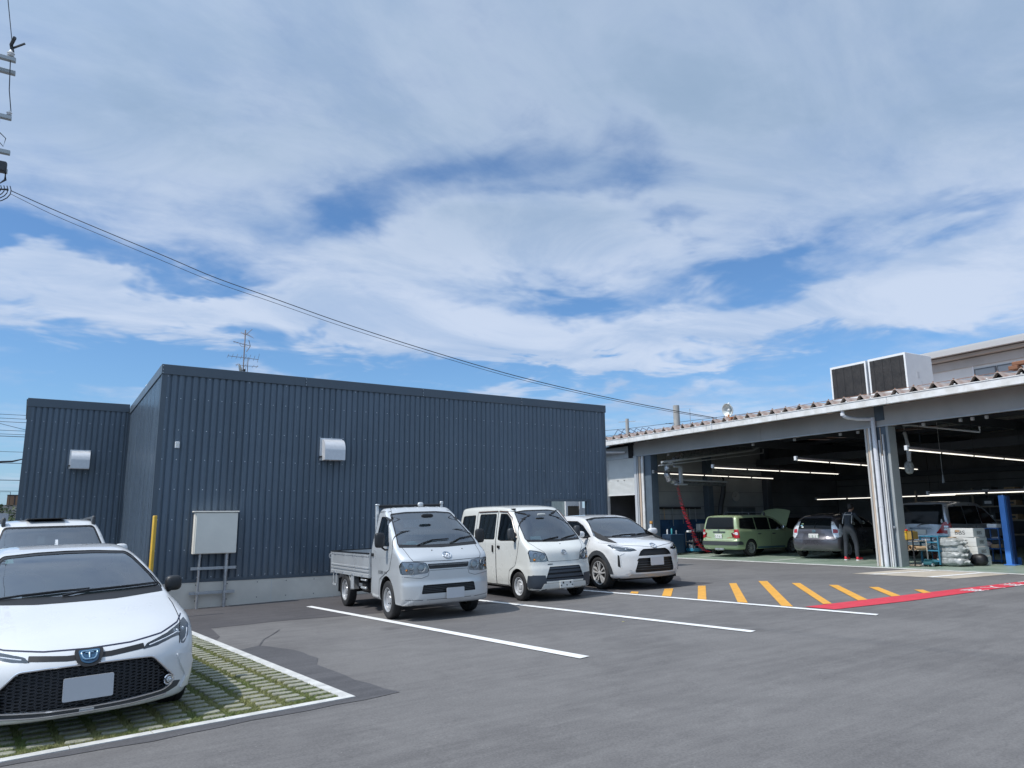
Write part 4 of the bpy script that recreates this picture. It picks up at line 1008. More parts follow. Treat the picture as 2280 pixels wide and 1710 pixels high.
class Car:
    def __init__(s, root, sp, paint_m, step=0.035):
        s.r = root; s.sp = sp; s.pm = paint_m
        g = sp.get
        def f(ax, y, z):
            w0 = sp['W'][-1][1] if False else max(q[1] for q in sp['W'])
            u = np.minimum(ax / w0, 1.3)
            T = pch(y, sp['T']) - pch(y, sp['crown']) * u**g('crn', 2.4)
            Wd = pch(z, sp['W']) * pch(y, sp['P'])
            for (yc, zc, rr, am) in g('flare', []):
                d = np.hypot(y - yc, z - zc); Wd = Wd + am * np.exp(-((d - rr) / .06)**2)
            for (zc_, dz_, am) in g('crease', []): Wd = Wd + am * np.exp(-np.abs((z - zc_) / dz_)**1.5)
            Fy = pch(z, sp['F']) + g('Fc', .3) * u**g('Fn', 2.7)
            By = pch(z, sp['B']) - g('Bc', .15) * u**g('Bn', 3.0)
            zb = pch(y, g('ZB', [(-3, .2), (3, .2)]))
            st = smax(g('k1', 38), z - T, ax - Wd)
            return smax(g('k2', 34), st, Fy - y, y - By, zb - z)
        s.f = f
        y0, y1 = sp['y']; w = max(q[1] for q in sp['W']) + .03; zt = max(q[1] for q in sp['T']) + .02
        V, F = blob_surface(f, (-w, y0 - .02, sp.get('zb', .15)), (w, y1 + .02, zt), sp.get('z0', .62), step, sp.get('yin', .75))
        s.V, s.F = V, F
        s.bvh = BVHTree.FromPolygons([tuple(v) for v in V], F)
        s.cut = MB(); s.cut.marks = []; s.cav = None
        s.zt = zt; s.w = w
    DIR = {'F': (Vector((0, 1, 0)), lambda a, b: Vector((a, -9, b))), 'R': (Vector((0, -1, 0)), lambda a, b: Vector((a, 9, b))),
           'L': (Vector((1, 0, 0)), lambda a, b: Vector((-9, a, b))), 'S': (Vector((-1, 0, 0)), lambda a, b: Vector((9, a, b))),
           'T': (Vector((0, 0, -1)), lambda a, b: Vector((a, b, 9)))}
    def hit(s, a, b, d, off=0.0):
        dv, mk = Car.DIR[d]; o = mk(a, b); h = s.bvh.ray_cast(o, dv)
        if h[0] is None:
            p = mk(a, b)
            if d in 'F': p.y = s.sp['y'][0] + .3
            if d in 'R': p.y = s.sp['y'][1] - .3
            if d == 'L': p.x = -s.w
            if d == 'S': p.x = s.w
            if d == 'T': p.z = s.zt
            h = s.bvh.find_nearest(p)
        n = h[1]
        if n.dot(dv) > 0: n = -n
        return h[0] + n * off, n
    @staticmethod
    def resample(poly, step):
        out = []
        for i in range(len(poly)):
            a = Vector(poly[i]); b = Vector(poly[(i + 1) % len(poly)]); k = max(1, int((b - a).length / step))
            out += [tuple(a.lerp(b, q / k)) for q in range(k)]
        return out
    @staticmethod
    def rnd(poly, r, n=4):
        """round the corners of a polygon"""
        out = []; N = len(poly)
        for i in range(N):
            p = Vector(poly[i]); a = Vector(poly[i - 1]) - p; b = Vector(poly[(i + 1) % N]) - p
            q = min(r, a.length * .45, b.length * .45); A = p + a.normalized() * q; B = p + b.normalized() * q
            for k in range(n + 1): t = k / n; out.append(tuple(A * (1 - t)**2 + p * 2 * t * (1 - t) + B * t * t))
        return out
    @staticmethod
    def inside(x, y, poly):
        c = False; j = len(poly) - 1
        for i in range(len(poly)):
            xi, yi = poly[i]; xj, yj = poly[j]
            if (yi > y) != (yj > y) and x < (xj - xi) * (y - yi) / (yj - yi) + xi: c = not c
            j = i
        return c
    def tri(s, poly, step):
        B = Car.resample(poly, step); pts = [Vector(p) for p in B]; n = len(pts)
        xs_ = [p[0] for p in B]; ys_ = [p[1] for p in B]
        nx = int((max(xs_) - min(xs_)) / step); ny = int((max(ys_) - min(ys_)) / step)
        inner = [(p[0], p[1]) for p in B]
        for i in range(1, nx + 1):
            for j in range(1, ny + 1):
                x = min(xs_) + i * (max(xs_) - min(xs_)) / (nx + 1); y = min(ys_) + j * (max(ys_) - min(ys_)) / (ny + 1)
                if Car.inside(x, y, B) and min((x - q[0])**2 + (y - q[1])**2 for q in B[::1]) > (step * .45)**2: pts.append(Vector((x, y)))
        r = geometry.delaunay_2d_cdt(pts, [], [list(range(n))], 1, 1e-6)
        return [tuple(v) for v in r[0]], [tuple(q) for q in r[2]]
    def patch(s, mb, poly, d, off, step=.05):
        v2, f2 = s.tri(poly, step); V = [s.hit(a, b, d, off)[0] for a, b in v2]
        # orient faces outwards
        dv = Car.DIR[d][0]; F = []
        for q in f2:
            nn = (V[q[1]] - V[q[0]]).cross(V[q[2]] - V[q[0]])
            F.append(q if nn.dot(dv) < 0 else tuple(reversed(q)))
        mb.add(V, F); return mb
    def slab(s, mb, poly, d, oin, oout, step=.05, straight=False):
        if mb is s.cut: mb.marks.append((len(mb.v), len(mb.f)))
        v2, f2 = s.tri(poly, step); dv = Car.DIR[d][0]
        H = [s.hit(a, b, d) for a, b in v2]
        if straight: VO = [h - dv * oout for h, n in H]; VI = [h - dv * oin for h, n in H]
        else: VO = [h + n * oout for h, n in H]; VI = [h + n * oin for h, n in H]
        FO = []; n = len(v2); ec = {}
        for q in f2:
            nn = (VO[q[1]] - VO[q[0]]).cross(VO[q[2]] - VO[q[0]]); q = q if nn.dot(dv) < 0 else tuple(reversed(q)); FO.append(q)
            for k in range(3): e = (q[k], q[(k + 1) % 3]); ec[e] = 1
        F = list(FO) + [tuple(n + i for i in reversed(q)) for q in FO]
        for (a, b) in ec:
            if (b, a) not in ec: F.append((b, a, n + a, n + b))
        mb.add(VO + VI, F); return mb
    def ribbon(s, mb, poly, d, width, off, closed=True, step=.04):
        P = Car.resample(poly, step) if closed else [tuple(Vector(poly[i]).lerp(Vector(poly[i + 1]), q / 8)) for i in range(len(poly) - 1) for q in range(8)] + [tuple(poly[-1])]
        n = len(P); V = []; F = []
        for i in range(n):
            a = Vector(P[i - 1] if closed or i else P[0]); b = Vector(P[(i + 1) % n] if closed or i < n - 1 else P[-1]); t_ = (b - a).normalized(); nn = Vector((-t_.y, t_.x)) * width / 2
            V.append(s.hit(P[i][0] + nn.x, P[i][1] + nn.y, d, off)[0]); V.append(s.hit(P[i][0] - nn.x, P[i][1] - nn.y, d, off)[0])
        for i in range(n if closed else n - 1): j = (i + 1) % n; F.append((2 * i, 2 * i + 1, 2 * j + 1, 2 * j))
        mb.add(V, F); return mb
    def tube(s, mb, poly, d, r, off, closed=False, n=6, step=.05):
        P = Car.resample(poly, step) if closed else [tuple(Vector(poly[i]).lerp(Vector(poly[i + 1]), q / 5)) for i in range(len(poly) - 1) for q in range(5)] + [tuple(poly[-1])]
        pts = [s.hit(a, b, d, off)[0] for a, b in P]
        if closed: pts.append(pts[0])
        mb.tube(pts, r, n); return mb
    def arch(s, yc, zc, r, depth=.34):
        for sg in (-1, 1):
            T = Matrix.Translation((sg * (s.w + .08), yc, zc)) @ Matrix.Rotation(R(-90 * sg), 4, 'Y')
            s.cut.cur = 0; s.cut.marks.append((len(s.cut.v), len(s.cut.f)))
            s.cut.lathe([(r, 0), (r, depth + .08)], 40, T, caps=True)
    def cavity(s, yf, yr, zf, inset=.045, step=.07):
        f0 = s.f
        def f(ax, y, z): return np.maximum.reduce([f0(ax, y, z) + inset, yf - y, y - yr, zf - z])
        lo = (-s.w, yf - .01, zf - .01); hi = (s.w, yr + .01, s.zt)
        V, F = blob_surface(f, lo, hi, zf + .25, step, .3)
        s.cav = (V, F)
    def finish(s, name='body', window_mat=None, smooth=32):
        me = bpy.data.meshes.new(name); me.from_pydata([tuple(v) for v in s.V], [], s.F); me.materials.append(s.pm)
        o = bpy.data.objects.new(name, me); COL.objects.link(o)
        ops = []
        if s.cav: ops.append(mesh_obj('cut', s.cav[0], s.cav[1], M_intl))
        marks = [(0, 0)] + s.cut.marks + [(len(s.cut.v), len(s.cut.f))]
        for (v0, f0), (v1, f1) in zip(marks[:-1], marks[1:]):
            if v1 > v0: ops.append(mesh_obj('cut', s.cut.v[v0:v1], [tuple(i - v0 for i in q) for q in s.cut.f[f0:f1]], [(M_well, M_trim, M_hous)[s.cut.mi[f0]]]))
        for c in ops:
            bm = bmesh.new(); bm.from_mesh(c.data); bmesh.ops.remove_doubles(bm, verts=bm.verts, dist=1e-5); bmesh.ops.recalc_face_normals(bm, faces=bm.faces)
            if bm.calc_volume(signed=True) < 0: bmesh.ops.reverse_faces(bm, faces=bm.faces)
            bm.to_mesh(c.data); bm.free()
            md = o.modifiers.new('b', 'BOOLEAN'); md.operation = 'DIFFERENCE'; md.solver = 'MANIFOLD'; md.object = c; md.material_mode = 'TRANSFER'
        if ops:
            dg = bpy.context.evaluated_depsgraph_get(); dg.update()
            m2 = bpy.data.meshes.new_from_object(o.evaluated_get(dg), preserve_all_data_layers=True, depsgraph=dg)
            o.modifiers.clear(); o.data = m2; m2.name = name
            for c in ops: bpy.data.objects.remove(c)
        o.data.polygons.foreach_set('use_smooth', [True] * len(o.data.polygons)); o.data.set_sharp_from_angle(angle=R(smooth))
        o.parent = s.r; s.body = o; return o
    def add(s, name, mb, m, smooth=False, par=None):
        return mb.build(name, m, par or s.r, smooth)
    def window(s, poly, d, gm, name='window', depth=.14, cut=True, frit=.028, r=.04, glass_off=-.006):
        P = Car.rnd(poly, r); 
        if cut: s.cut.cur = 1; s.slab(s.cut, P, d, -depth * (2.4 if d == 'F' else 1.0), .25, .10, True)
        mb = MB(); s.patch(mb, P, d, glass_off if cut else .003, .05); g_ = s.add(name, mb, gm, True)
        if frit:
            mb = MB(); s.ribbon(mb, P, d, frit, (glass_off if cut else .003) + .0025); s.add('window_rubber', mb, M_trim, True, g_)
        return g_
    def panel(s, poly, d, name, m=None, off=.003, r=.04, seam=True, step=.06):
        P = Car.rnd(poly, r); mb = MB(); s.slab(mb, P, d, -.01, off, step); o = s.add(name, mb, m or s.pm, 30)
        if seam: mb = MB(); s.ribbon(mb, P, d, .012, .0012); s.add('gap', mb, M_trim, False, o)
        return o
def lamp_unit(c, poly, d, name='headlight', depth=.07, inner=(), cut=True, lens=M_lens, house=M_hous, off=.001, r=.02):
    P = Car.rnd(poly, r)
    if cut: c.cut.cur = 2; c.slab(c.cut, P, d, -depth, .03, .045)
    mb = MB(); c.patch(mb, P, d, -depth + .006 if cut else .002, .045); hs = c.add(name, mb, house, True)
    for (a, b, rr, kind) in inner:
        p, n = c.hit(a, b, d, -depth * .6 if cut else .004); T = Matrix.Translation(p) @ n.to_track_quat('Z', 'Y').to_matrix().to_4x4()
        mb = MB()
        if kind == 'bowl': mb.lathe([(rr, .03), (rr * .93, .012), (rr * .6, -.012), (rr * .2, -.02), (.001, -.02)], 18, T); m_ = M_refl; nm = 'reflector'
        elif kind == 'proj': mb.lathe([(rr, .0), (rr, .022), (rr * .82, .026), (rr * .8, .010)], 18, T); mb.lathe([(rr * .8, .008), (rr * .55, .028), (.001, .036)], 18, T); m_ = M_refl; nm = 'projector'
        elif kind == 'amber': mb.lathe([(rr, .0), (rr * .8, .02), (.001, .03)], 12, T); m_ = mat('amber_lamp', (.6, .22, .03), .3); nm = 'indicator'
        c.add(nm, mb, m_, True, hs)
    mb = MB(); c.patch(mb, P, d, off, .045); c.add('lens', mb, lens, True, hs)
    return hs
def wheel(c, x, y, r, w, rr, style, side, axle_z=None, rim_m=None):
    """side = -1 for the car's left in view (local -x)"""
    z = axle_z if axle_z is not None else r
    h = MB(); T = Matrix.Translation((x, y, z)) @ Matrix.Rotation(R(90 * side), 4, 'Y')   # local z points outwards
    hw = w / 2
    h.lathe([(.001, hw - .05), (rr * .62, hw - .05), (rr * .62, -hw * .6), (.001, -hw * .6)], 20, T)
    hub = h.build('wheel', mat('brake_dark', (.03, .03, .032), .6, metal=.5), c.r, True)
    b = MB()
    prof = [(rr * .96, -hw), (rr * 1.04, -hw * 1.0), (r * .90, -hw * 1.04), (r * .975, -hw * .9), (r, -hw * .72), (r, -hw * .28), (r * .982, -hw * .25), (r * .982, -hw * .17), (r, -hw * .14), (r, hw * .14), (r * .982, hw * .17), (r * .982, hw * .25), (r, hw * .28), (r, hw * .72), (r * .975, hw * .9), (r * .90, hw * 1.04), (rr * 1.12, hw * 1.02), (rr * 1.04, hw * .97), (rr * .98, hw * .90)]
    b.lathe(prof, 40, T); b.build('tyre', M_rubber, hub, 50)
    b = MB(); m = rim_m or M_silverp
    b.lathe([(rr * .98, hw * .90), (rr * 1.01, hw * .96), (rr * .98, hw * .98), (rr * .93, hw * .90), (rr * .90, hw * .45), (rr * .87, -hw * .5)], 40, T)
    if style == 'steel':
        b.lathe([(rr * .90, hw * .35), (rr * .80, hw * .42), (rr * .70, hw * .62), (rr * .60, hw * .68), (rr * .46, hw * .50), (rr * .34, hw * .44), (rr * .30, hw * .62), (rr * .22, hw * .66), (.001, hw * .66)], 40, T)
        b.build('rim', m, hub, 40)
        b = MB()
        for k in range(16):
            th = 2 * math.pi * k / 16; b.lathe([(rr * .052, 0), (rr * .045, .002), (.0005, .003)], 8, T @ Matrix.Translation((rr * .765 * math.cos(th), rr * .765 * math.sin(th), hw * .50)))
        for k in range(5):
            th = 2 * math.pi * k / 5; b.lathe([(rr * .05, 0), (rr * .04, .012), (.0005, .014)], 6, T @ Matrix.Translation((rr * .40 * math.cos(th), rr * .40 * math.sin(th), hw * .46)))
        b.build('rim_holes', M_trim, hub, False)
    else:
        n, wd, twin = style
        for k in range(n):
            for s_ in ((-1, 1) if twin else (0,)):
                th = 2 * math.pi * k / n
                Tk = T @ Matrix.Rotation(th, 4, 'Z')
                a = s_ * twin
                P = [(rr * .16, (-wd * .5 + a * .35)), (rr * .92, (-wd * .62 + a)), (rr * .92, (wd * .62 + a)), (rr * .16, (wd * .5 + a * .35))]
                V = [Vector((px, py * 1.0, z_)) for z_, dz in ((hw * .52, 0), (hw * .80, 0)) for px, py in P]
                V[5].z = V[6].z = hw * .90
                V = [Tk @ v for v in V]; b.add(V, [(3, 2, 1, 0), (4, 5, 6, 7), (0, 1, 5, 4), (1, 2, 6, 5), (2, 3, 7, 6), (3, 0, 4, 7)])
        b.lathe([(rr * .24, hw * .5), (rr * .24, hw * .78), (rr * .17, hw * .86), (.001, hw * .87)], 20, T)
        b.build('rim', m, hub, 35)
    return hub
def mirror(c, x, y, z, side, m, sz=(.11, .055, .085), arm=M_trim):
    b = MB(); superell(b, (x, y, z), sz, 3.2); o = c.add('wing_mirror', b, m, True)
    b = MB(); superell(b, (x, y + sz[1] * .55, z), (sz[0] * .88, sz[1] * .55, sz[2] * .86), 4); c.add('mirror_glass', b, M_chrome, True, o)
    p, _ = c.hit(y + .01, z - sz[2] * .8, 'L' if side < 0 else 'S', -.01)
    b = MB(); b.tube([(x - side * sz[0] * .4, y, z - sz[2] * .75), (x - side * sz[0] * .9, y, z - sz[2] * .95), p], [.028, .024, .034], 8); c.add('mirror_arm', b, arm, True, o)
    return o
def emblem(c, x, z, w, h, m=M_chrome, d='F'):
    """three overlapping chrome ellipses"""
    def ell(cx, cz, a, b, r_):
        pts = [c.hit(cx + a * math.cos(q * math.pi / 12), cz + b * math.sin(q * math.pi / 12), d, .008)[0] for q in range(25)]
        mb.tube(pts, r_, 6, False)
    mb = MB(); ell(x, z, w, h, w * .10); ell(x, z, w * .34, h * .88, w * .075); ell(x, z + h * .42, w * .72, h * .42, w * .075)
    return c.add('emblem', mb, m, True)
def wiper(c, pts, d='F', off=.014):
    P = []
    for i in range(len(pts) - 1):
        for q in range(6): a = Vector(pts[i]).lerp(Vector(pts[i + 1]), q / 6); P.append(c.hit(a.x, a.y, d, off)[0])
    P.append(c.hit(*pts[-1], d, off)[0])
    b = MB(); b.tube(P, [.012 - .006 * i / len(P) for i in range(len(P))], 5); b.tube([p + Vector((0, 0.0, -.012)) for p in P[len(P) // 3:]], .006, 4); return c.add('wiper', b, M_trim)
def seat(c, x, y, z, m=M_seat, w=.24, h=.56, lean=.14):
    b = MB()
    superell(b, (x, y, z), (w, .25, .07), 4)
    T = Matrix.Translation((x, y + .25, z + h / 2)) @ Matrix.Rotation(-lean, 4, 'X'); superell(b, (0, 0, 0), (w, .075, h / 2), 3.5, T=T)
    o = c.add('seat', b, m, True)
    b = MB(); superell(b, (x, y + .25 + h * lean * .9 + .02, z + h + .10), (.12, .05, .085), 3.2); b.tube([(x - .05, y + .29, z + h - .05), (x - .05, y + .32, z + h + .08)], .008, 5); b.tube([(x + .05, y + .29, z + h - .05), (x + .05, y + .32, z + h + .08)], .008, 5)
    c.add('headrest', b, m, True, o); return o
def steering(c, x, y, z, r=.18, tilt=28):
    b = MB(); T = Matrix.Translation((x, y, z)) @ Matrix.Rotation(R(90 - tilt), 4, 'X')
    V = [T @ Vector((r * math.cos(q * math.pi / 12), r * math.sin(q * math.pi / 12), 0)) for q in range(25)]
    b.tube(V, .014, 6, False); b.tube([T @ Vector((-r, 0, 0)), T @ Vector((0, 0, -.02)), T @ Vector((r, 0, 0))], .014, 5); superell(b, tuple(T.to_translation()), (.06, .05, .06), 2.5)
    return c.add('steering_wheel', b, M_trim, True)
def plate(c, x, z, d, m, w=.165, h=.0825, text=None, off=.02, pitch=0.0, y=None):
    p, n = c.hit(x, z, d, off)
    if y is not None: p.y = y
    T = Matrix.Translation(p) @ Matrix.Rotation(R(180) if d == 'R' else 0, 4, 'Z') @ Matrix.Rotation(R(90) + pitch, 4, 'X')
    b = MB(T); b.prism(Car.rnd([(-w, -h), (w, -h), (w, h), (-w, h)], .012, 2), -.003, .003, T); o = c.add('number_plate', b, m)
    if text:
        me = text_mesh(text[0], text[1]); me.transform(T @ Matrix.Translation((0, -.018, .005))); me.materials.clear(); me.materials.append(M_green_ink)
        q = bpy.data.objects.new('plate_number', me); COL.objects.link(q); q.parent = o
    return o
def door_handle(c, y, z, d, par, m, w=.09, h=.016):
    s_ = -1 if d == 'L' else 1
    b = MB(); p, n = c.hit(y, z, d, 0.0)
    b.bbox(p.x + (-.030 if s_ < 0 else .002), p.x + (-.002 if s_ < 0 else .030), y - w, y + w, z - h, z + h, .008); return c.add('door_handle', b, m, True, par)
# ================================================================== VEHICLES: individual cars
M_wsc = glass_mat('windscreen_glass', (.74, .86, .83), .03, .17)
M_wst = glass_mat('tinted_windscreen', (.58, .68, .67), .10, .15)
M_priv = glass_mat('privacy_glass', (.05, .06, .06), .85)
M_side = glass_mat('side_glass', (.50, .58, .58), .15)
def car_root(name, x, y, rz, label, cat='car', group=None, z=None):
    t_ = empty(name, (x, y, gz(x, y) + .004 if z is None else z), 0, label, cat, group)
    n = Vector((-0.020, 0.012, 1)).normalized()
    q = Vector((0, 0, 1)).rotation_difference(n)
    t_.rotation_euler = (q.to_matrix() @ Matrix.Rotation(R(rz), 3, 'Z')).to_euler()
    return t_

# ---------------------------------------------------------------- white saloon/estate, nearest
def build_saloon():
    t_ = car_root('parked_car', 0.25, 9.62, 4.6, 'white low car with a wide black honeycomb grille parked on the grass paving', 'car', 'white cars in the lot'); t_.scale = (1.085, 1.035, 1.08)
    sp = dict(y=(-2.25, 2.25), T=[(-2.3, .48), (-2.22, .585), (-2.12, .665), (-1.95, .74), (-1.6, .855), (-1.2, .958), (-1.06, .995), (-.85, 1.085), (-.5, 1.235), (-.2, 1.345), (.1, 1.405), (.5, 1.435), (1.0, 1.425), (1.5, 1.37), (1.95, 1.24), (2.2, 1.05)],
              crown=[(-2.3, .05), (-1.8, .085), (-1.1, .075), (-.3, .06), (.5, .045), (2.3, .05)], crn=2.6,
              W=[(.12, .76), (.2, .80), (.32, .845), (.5, .865), (.68, .872), (.82, .862), (.90, .835), (.96, .80), (1.05, .765), (1.25, .665), (1.40, .56), (1.46, .50)],
              P=[(-2.3, .93), (-1.9, .975), (-1.4, 1.0), (1.3, 1.0), (1.9, .97), (2.3, .93)],
              F=[(.12, -2.14), (.19, -2.22), (.28, -2.245), (.40, -2.245), (.50, -2.235), (.60, -2.19), (.68, -2.12), (.82, -1.9), (1.2, -1.2), (1.5, -.6)], Fc=.40, Fn=2.9,
              B=[(.2, 2.15), (.5, 2.24), (.8, 2.20), (1.0, 2.12), (1.4, 1.9)], Bc=.2,
              ZB=[(-3, .165), (3, .17)], flare=[(-1.31, .32, .36, .016), (1.33, .32, .36, .014)], crease=[(.78, .05, .006)], k1=46, k2=40, z0=.60)
    c = Car(t_, sp, M_pwhite, .033)
    c.arch(-1.31, .32, .345); c.arch(1.33, .32, .345)
    c.cavity(-1.10, 1.5, .62, .04)
    # windscreen (front view polygon)
    ws = [(-.735, .985), (.735, .985), (.50, 1.36), (-.50, 1.36)]
    wsf = [(-.76, 1.00), (-.4, .985), (0, .98), (.4, .985), (.76, 1.00), (.70, 1.12), (.575, 1.315), (.53, 1.355), (.25, 1.375), (0, 1.38), (-.25, 1.375), (-.53, 1.355), (-.575, 1.315), (-.70, 1.12)]
    c.window(wsf, 'F', M_wst, 'windscreen', .13, True, .045, .03)
    for d in 'LS':
        c.window([(-.72, 1.00), (-.05, .99), (.55, .99), (1.2, 1.02), (.95, 1.20), (.45, 1.31), (0.0, 1.30), (-.30, 1.22)], d, M_side, 'side_window', .12, True, .03, .05)
    # lower grille: wide trapezoid, recessed; honeycomb inside; chrome trim round it
    gr = [(-.635, .350), (-.455, .535), (-.30, .543), (0, .546), (.30, .543), (.455, .535), (.635, .350), (.615, .300), (.55, .268), (.25, .250), (0, .246), (-.25, .250), (-.55, .268), (-.615, .300)]
    grR = Car.rnd(gr, .035); c.cut.cur = 2; c.slab(c.cut, grR, 'F', -.05, .04, .06)
    mb = MB(); c.patch(mb, grR, 'F', -.044, .08); g_ = c.add('grille', mb, M_trim, True)
    M_mesh = mat('grille_mesh', (.030, .034, .042), .28)
    mb = MB(); hx = .030
    for r_ in range(14):
        for q in range(-17, 18):
            cx = q * hx * 1.5; cz = .24 + r_ * hx * .8 + (hx * .4 if q % 2 else 0)
            if abs(cx) > .60 or not Car.inside(cx, cz, [(a * .96, .40 + (b - .40) * .94) for a, b in gr]): continue
            H = [(cx + hx * .93 * math.cos(k * math.pi / 3), cz + hx * .43 * math.sin(k * math.pi / 3)) for k in range(6)]
            Hi = [(cx + hx * .70 * math.cos(k * math.pi / 3), cz + hx * .29 * math.sin(k * math.pi / 3)) for k in range(6)]
            p0, n0 = c.hit(cx, cz, 'F', 0)
            V = []
            for a, b in H + Hi: y_ = p0.y + (a - cx) * (n0.x / -n0.y if abs(n0.y) > .1 else 0) * -1; V.append(Vector((a, p0.y + .022 + (a - cx) * (-n0.x / n0.y), b)))
            V2 = [v + Vector((0, .018, 0)) for v in V[6:]]
            mb.add(V + V2, [(k, (k + 1) % 6, 6 + (k + 1) % 6, 6 + k) for k in range(6)] + [(6 + k, 6 + (k + 1) % 6, 12 + (k + 1) % 6, 12 + k) for k in range(6)])
    hc = c.add('honeycomb', mb, M_mesh, False, g_); hc['kind'] = 'stuff'
    mb = MB(); c.tube(mb, Car.rnd([(a * 1.012, .40 + (b - .40) * 1.03) for a, b in gr], .03), 'F', .0085, .004, True); c.add('grille_surround', mb, M_chrome, True)
    mb = MB(); c.tube(mb, [(-.58, .228), (-.3, .213), (0, .209), (.3, .213), (.58, .228)], 'F', .008, .005); c.add('lip_trim', mb, M_chrome, True)
    for s_ in (-1, 1):
        c.panel([(s_ * .60, .235), (s_ * .50, .225), (s_ * .25, .220), (s_ * .05, .217), (s_ * .05, .236), (s_ * .3, .240), (s_ * .56, .256), (s_ * .65, .31), (s_ * .71, .30), (s_ * .68, .26)], 'F', 'lower_insert', M_gplas, .002, .006, False, .05)
        lamp_unit(c, [(s_ * .590 + .036 * math.cos(k * .6283), .335 + .036 * math.sin(k * .6283)) for k in range(10)], 'F', 'fog_lamp', .03, [(s_ * .590, .335, .024, 'proj')], False, house=M_hous, off=.012, r=.01)
        mb = MB(); c.tube(mb, [(s_ * .590 + .036 * math.cos(k * .523), .335 + .036 * math.sin(k * .523)) for k in range(12)], 'F', .006, .012, True, step=.03); c.add('fog_ring', mb, M_chrome, True)
        hl = [(s_ * .385, .600), (s_ * .42, .640), (s_ * .60, .690), (s_ * .74, .742), (s_ * .80, .775), (s_ * .828, .72), (s_ * .80, .645), (s_ * .745, .585), (s_ * .715, .590), (s_ * .705, .655), (s_ * .64, .648), (s_ * .5, .612)]
        if s_ < 0: hl = hl[::-1]
        lamp_unit(c, hl, 'F', 'headlight', .05, [(s_ * .700, .695, .032, 'proj'), (s_ * .762, .705, .024, 'proj')], True, r=.012)
        mb = MB(); c.tube(mb, [(s_ * .44, .626), (s_ * .60, .660), (s_ * .69, .682), (s_ * .72, .674)], 'F', .006, -.004); c.add('daylight_strip', mb, mat('strip_pale', (.65, .68, .72), .3), True)
        mb = MB(); c.tube(mb, [(s_ * .735, .605), (s_ * .770, .628), (s_ * .80, .695)], 'F', .006, -.004); c.add('daylight_strip', mb, mat('strip_pale', (.65, .68, .72), .3), True)
        # corner air slot and wheel-arch lip
        c.panel([(s_ * .760, .44), (s_ * .80, .425), (s_ * .805, .33), (s_ * .77, .30), (s_ * .785, .37)][::s_], 'F', 'corner_slot', M_trim, .003, .006, False, .03)
        c.panel([(s_ * .66, .52), (s_ * .80, .50), (s_ * .845, .36), (s_ * .80, .24), (s_ * .70, .235), (s_ * .75, .33), (s_ * .70, .42)][::s_], 'F', 'bumper_corner', M_pwhite, .016, .02, False, .04)
        mirror(c, s_ * .905, -.66, 1.02, s_, M_black, (.078, .06, .075))
    # slim upper grille bar between the lamps
    c.panel([(-.40, .608), (-.15, .585), (.15, .585), (.40, .608), (.395, .646), (.15, .622), (-.15, .622), (-.395, .646)], 'F', 'upper_grille', M_trim, .002, .006, False, .04)
    # badge: dark rounded trapezoid, blue glass, chrome mark
    bp = Car.rnd([(-.105, .648), (.105, .648), (.085, .568), (.045, .530), (-.045, .530), (-.085, .568)], .03)
    mb = MB(); c.slab(mb, bp, 'F', -.02, .016, .03); bg_ = c.add('badge', mb, M_trim, 40)
    mb = MB(); c.patch(mb, Car.rnd([(-.078, .638), (.078, .638), (.055, .562), (0, .546), (-.055, .562)], .02), 'F', .020, .03); c.add('badge_glass', mb, mat('badge_blue', (.015, .07, .14), .2, coat=.6), True, bg_)
    mb = MB(); c.tube(mb, Car.rnd([(-.06, .625), (.06, .625), (.040, .575), (-.040, .575)], .02), 'F', .006, .026, True, step=.03); c.tube(mb, [(-.028, .615), (.028, .615)], 'F', .005, .026); c.tube(mb, [(0, .615), (0, .582)], 'F', .006, .026); c.add('emblem', mb, mat('emblem_pale', (.22, .36, .48), .35, metal=.3), True, bg_)
    plate(c, 0.0, .385, 'F', M_plateb, .17, .085, off=.012)
    # bonnet shut line, doors
    mb = MB(); c.ribbon(mb, [(-.79, .80), (-.72, .748), (-.55, .695), (-.3, .664), (0, .655), (.3, .664), (.55, .695), (.72, .748), (.79, .80)], 'F', .010, .0015, False); c.add('bonnet_gap', mb, mat('gap_blue_black', (.012, .014, .04), .5))
    for s_ in (-1, 1): mb = MB(); c.ribbon(mb, [(s_ * .70, -1.98), (s_ * .755, -1.7), (s_ * .77, -1.3), (s_ * .765, -1.15)], 'T', .008, .0012, False); c.add('bonnet_side_gap', mb, M_trim)
    for d in 'LS':
        dr = c.panel([(-.88, .95), (-.90, .40), (-.82, .27), (.10, .27), (.12, .95)], d, 'door'); door_handle(c, .0, .82, d, dr, M_pwhite)
        dr = c.panel([(.14, .95), (.12, .27), (.72, .27), (.95, .42), (1.02, .62), (1.12, .95)], d, 'door'); door_handle(c, .92, .84, d, dr, M_pwhite)
    # cowl and wipers, sensor, sticker
    mb = MB(); c.patch(mb, [(-.74, .972), (-.3, .952), (.3, .952), (.74, .972), (.74, 1.0), (0, .985), (-.74, 1.0)], 'F', .004, .04); c.add('cowl', mb, M_trim, True)
    wiper(c, [(-.10, .99), (.1, 1.02), (.42, 1.03), (.72, 1.04)]); wiper(c, [(-.66, .99), (-.4, 1.015), (-.1, 1.03), (.12, 1.035)])
    p, n = c.hit(0, 1.33, 'F', -.03); b = MB(); b.cbox(p + Vector((0, .05, -.01)), (.20, .10, .05), 0, R(25)); superell(b, p + Vector((0, .12, -.05)), (.12, .02, .035), 3); c.add('camera_housing', b, M_trim, 30)
    mb = MB(); c.patch(mb, [(-.52, 1.30), (-.45, 1.30), (-.45, 1.335), (-.50, 1.335)], 'F', -.012, .03); c.add('sticker', mb, mat('sticker_teal', (.25, .5, .45), .5), False)
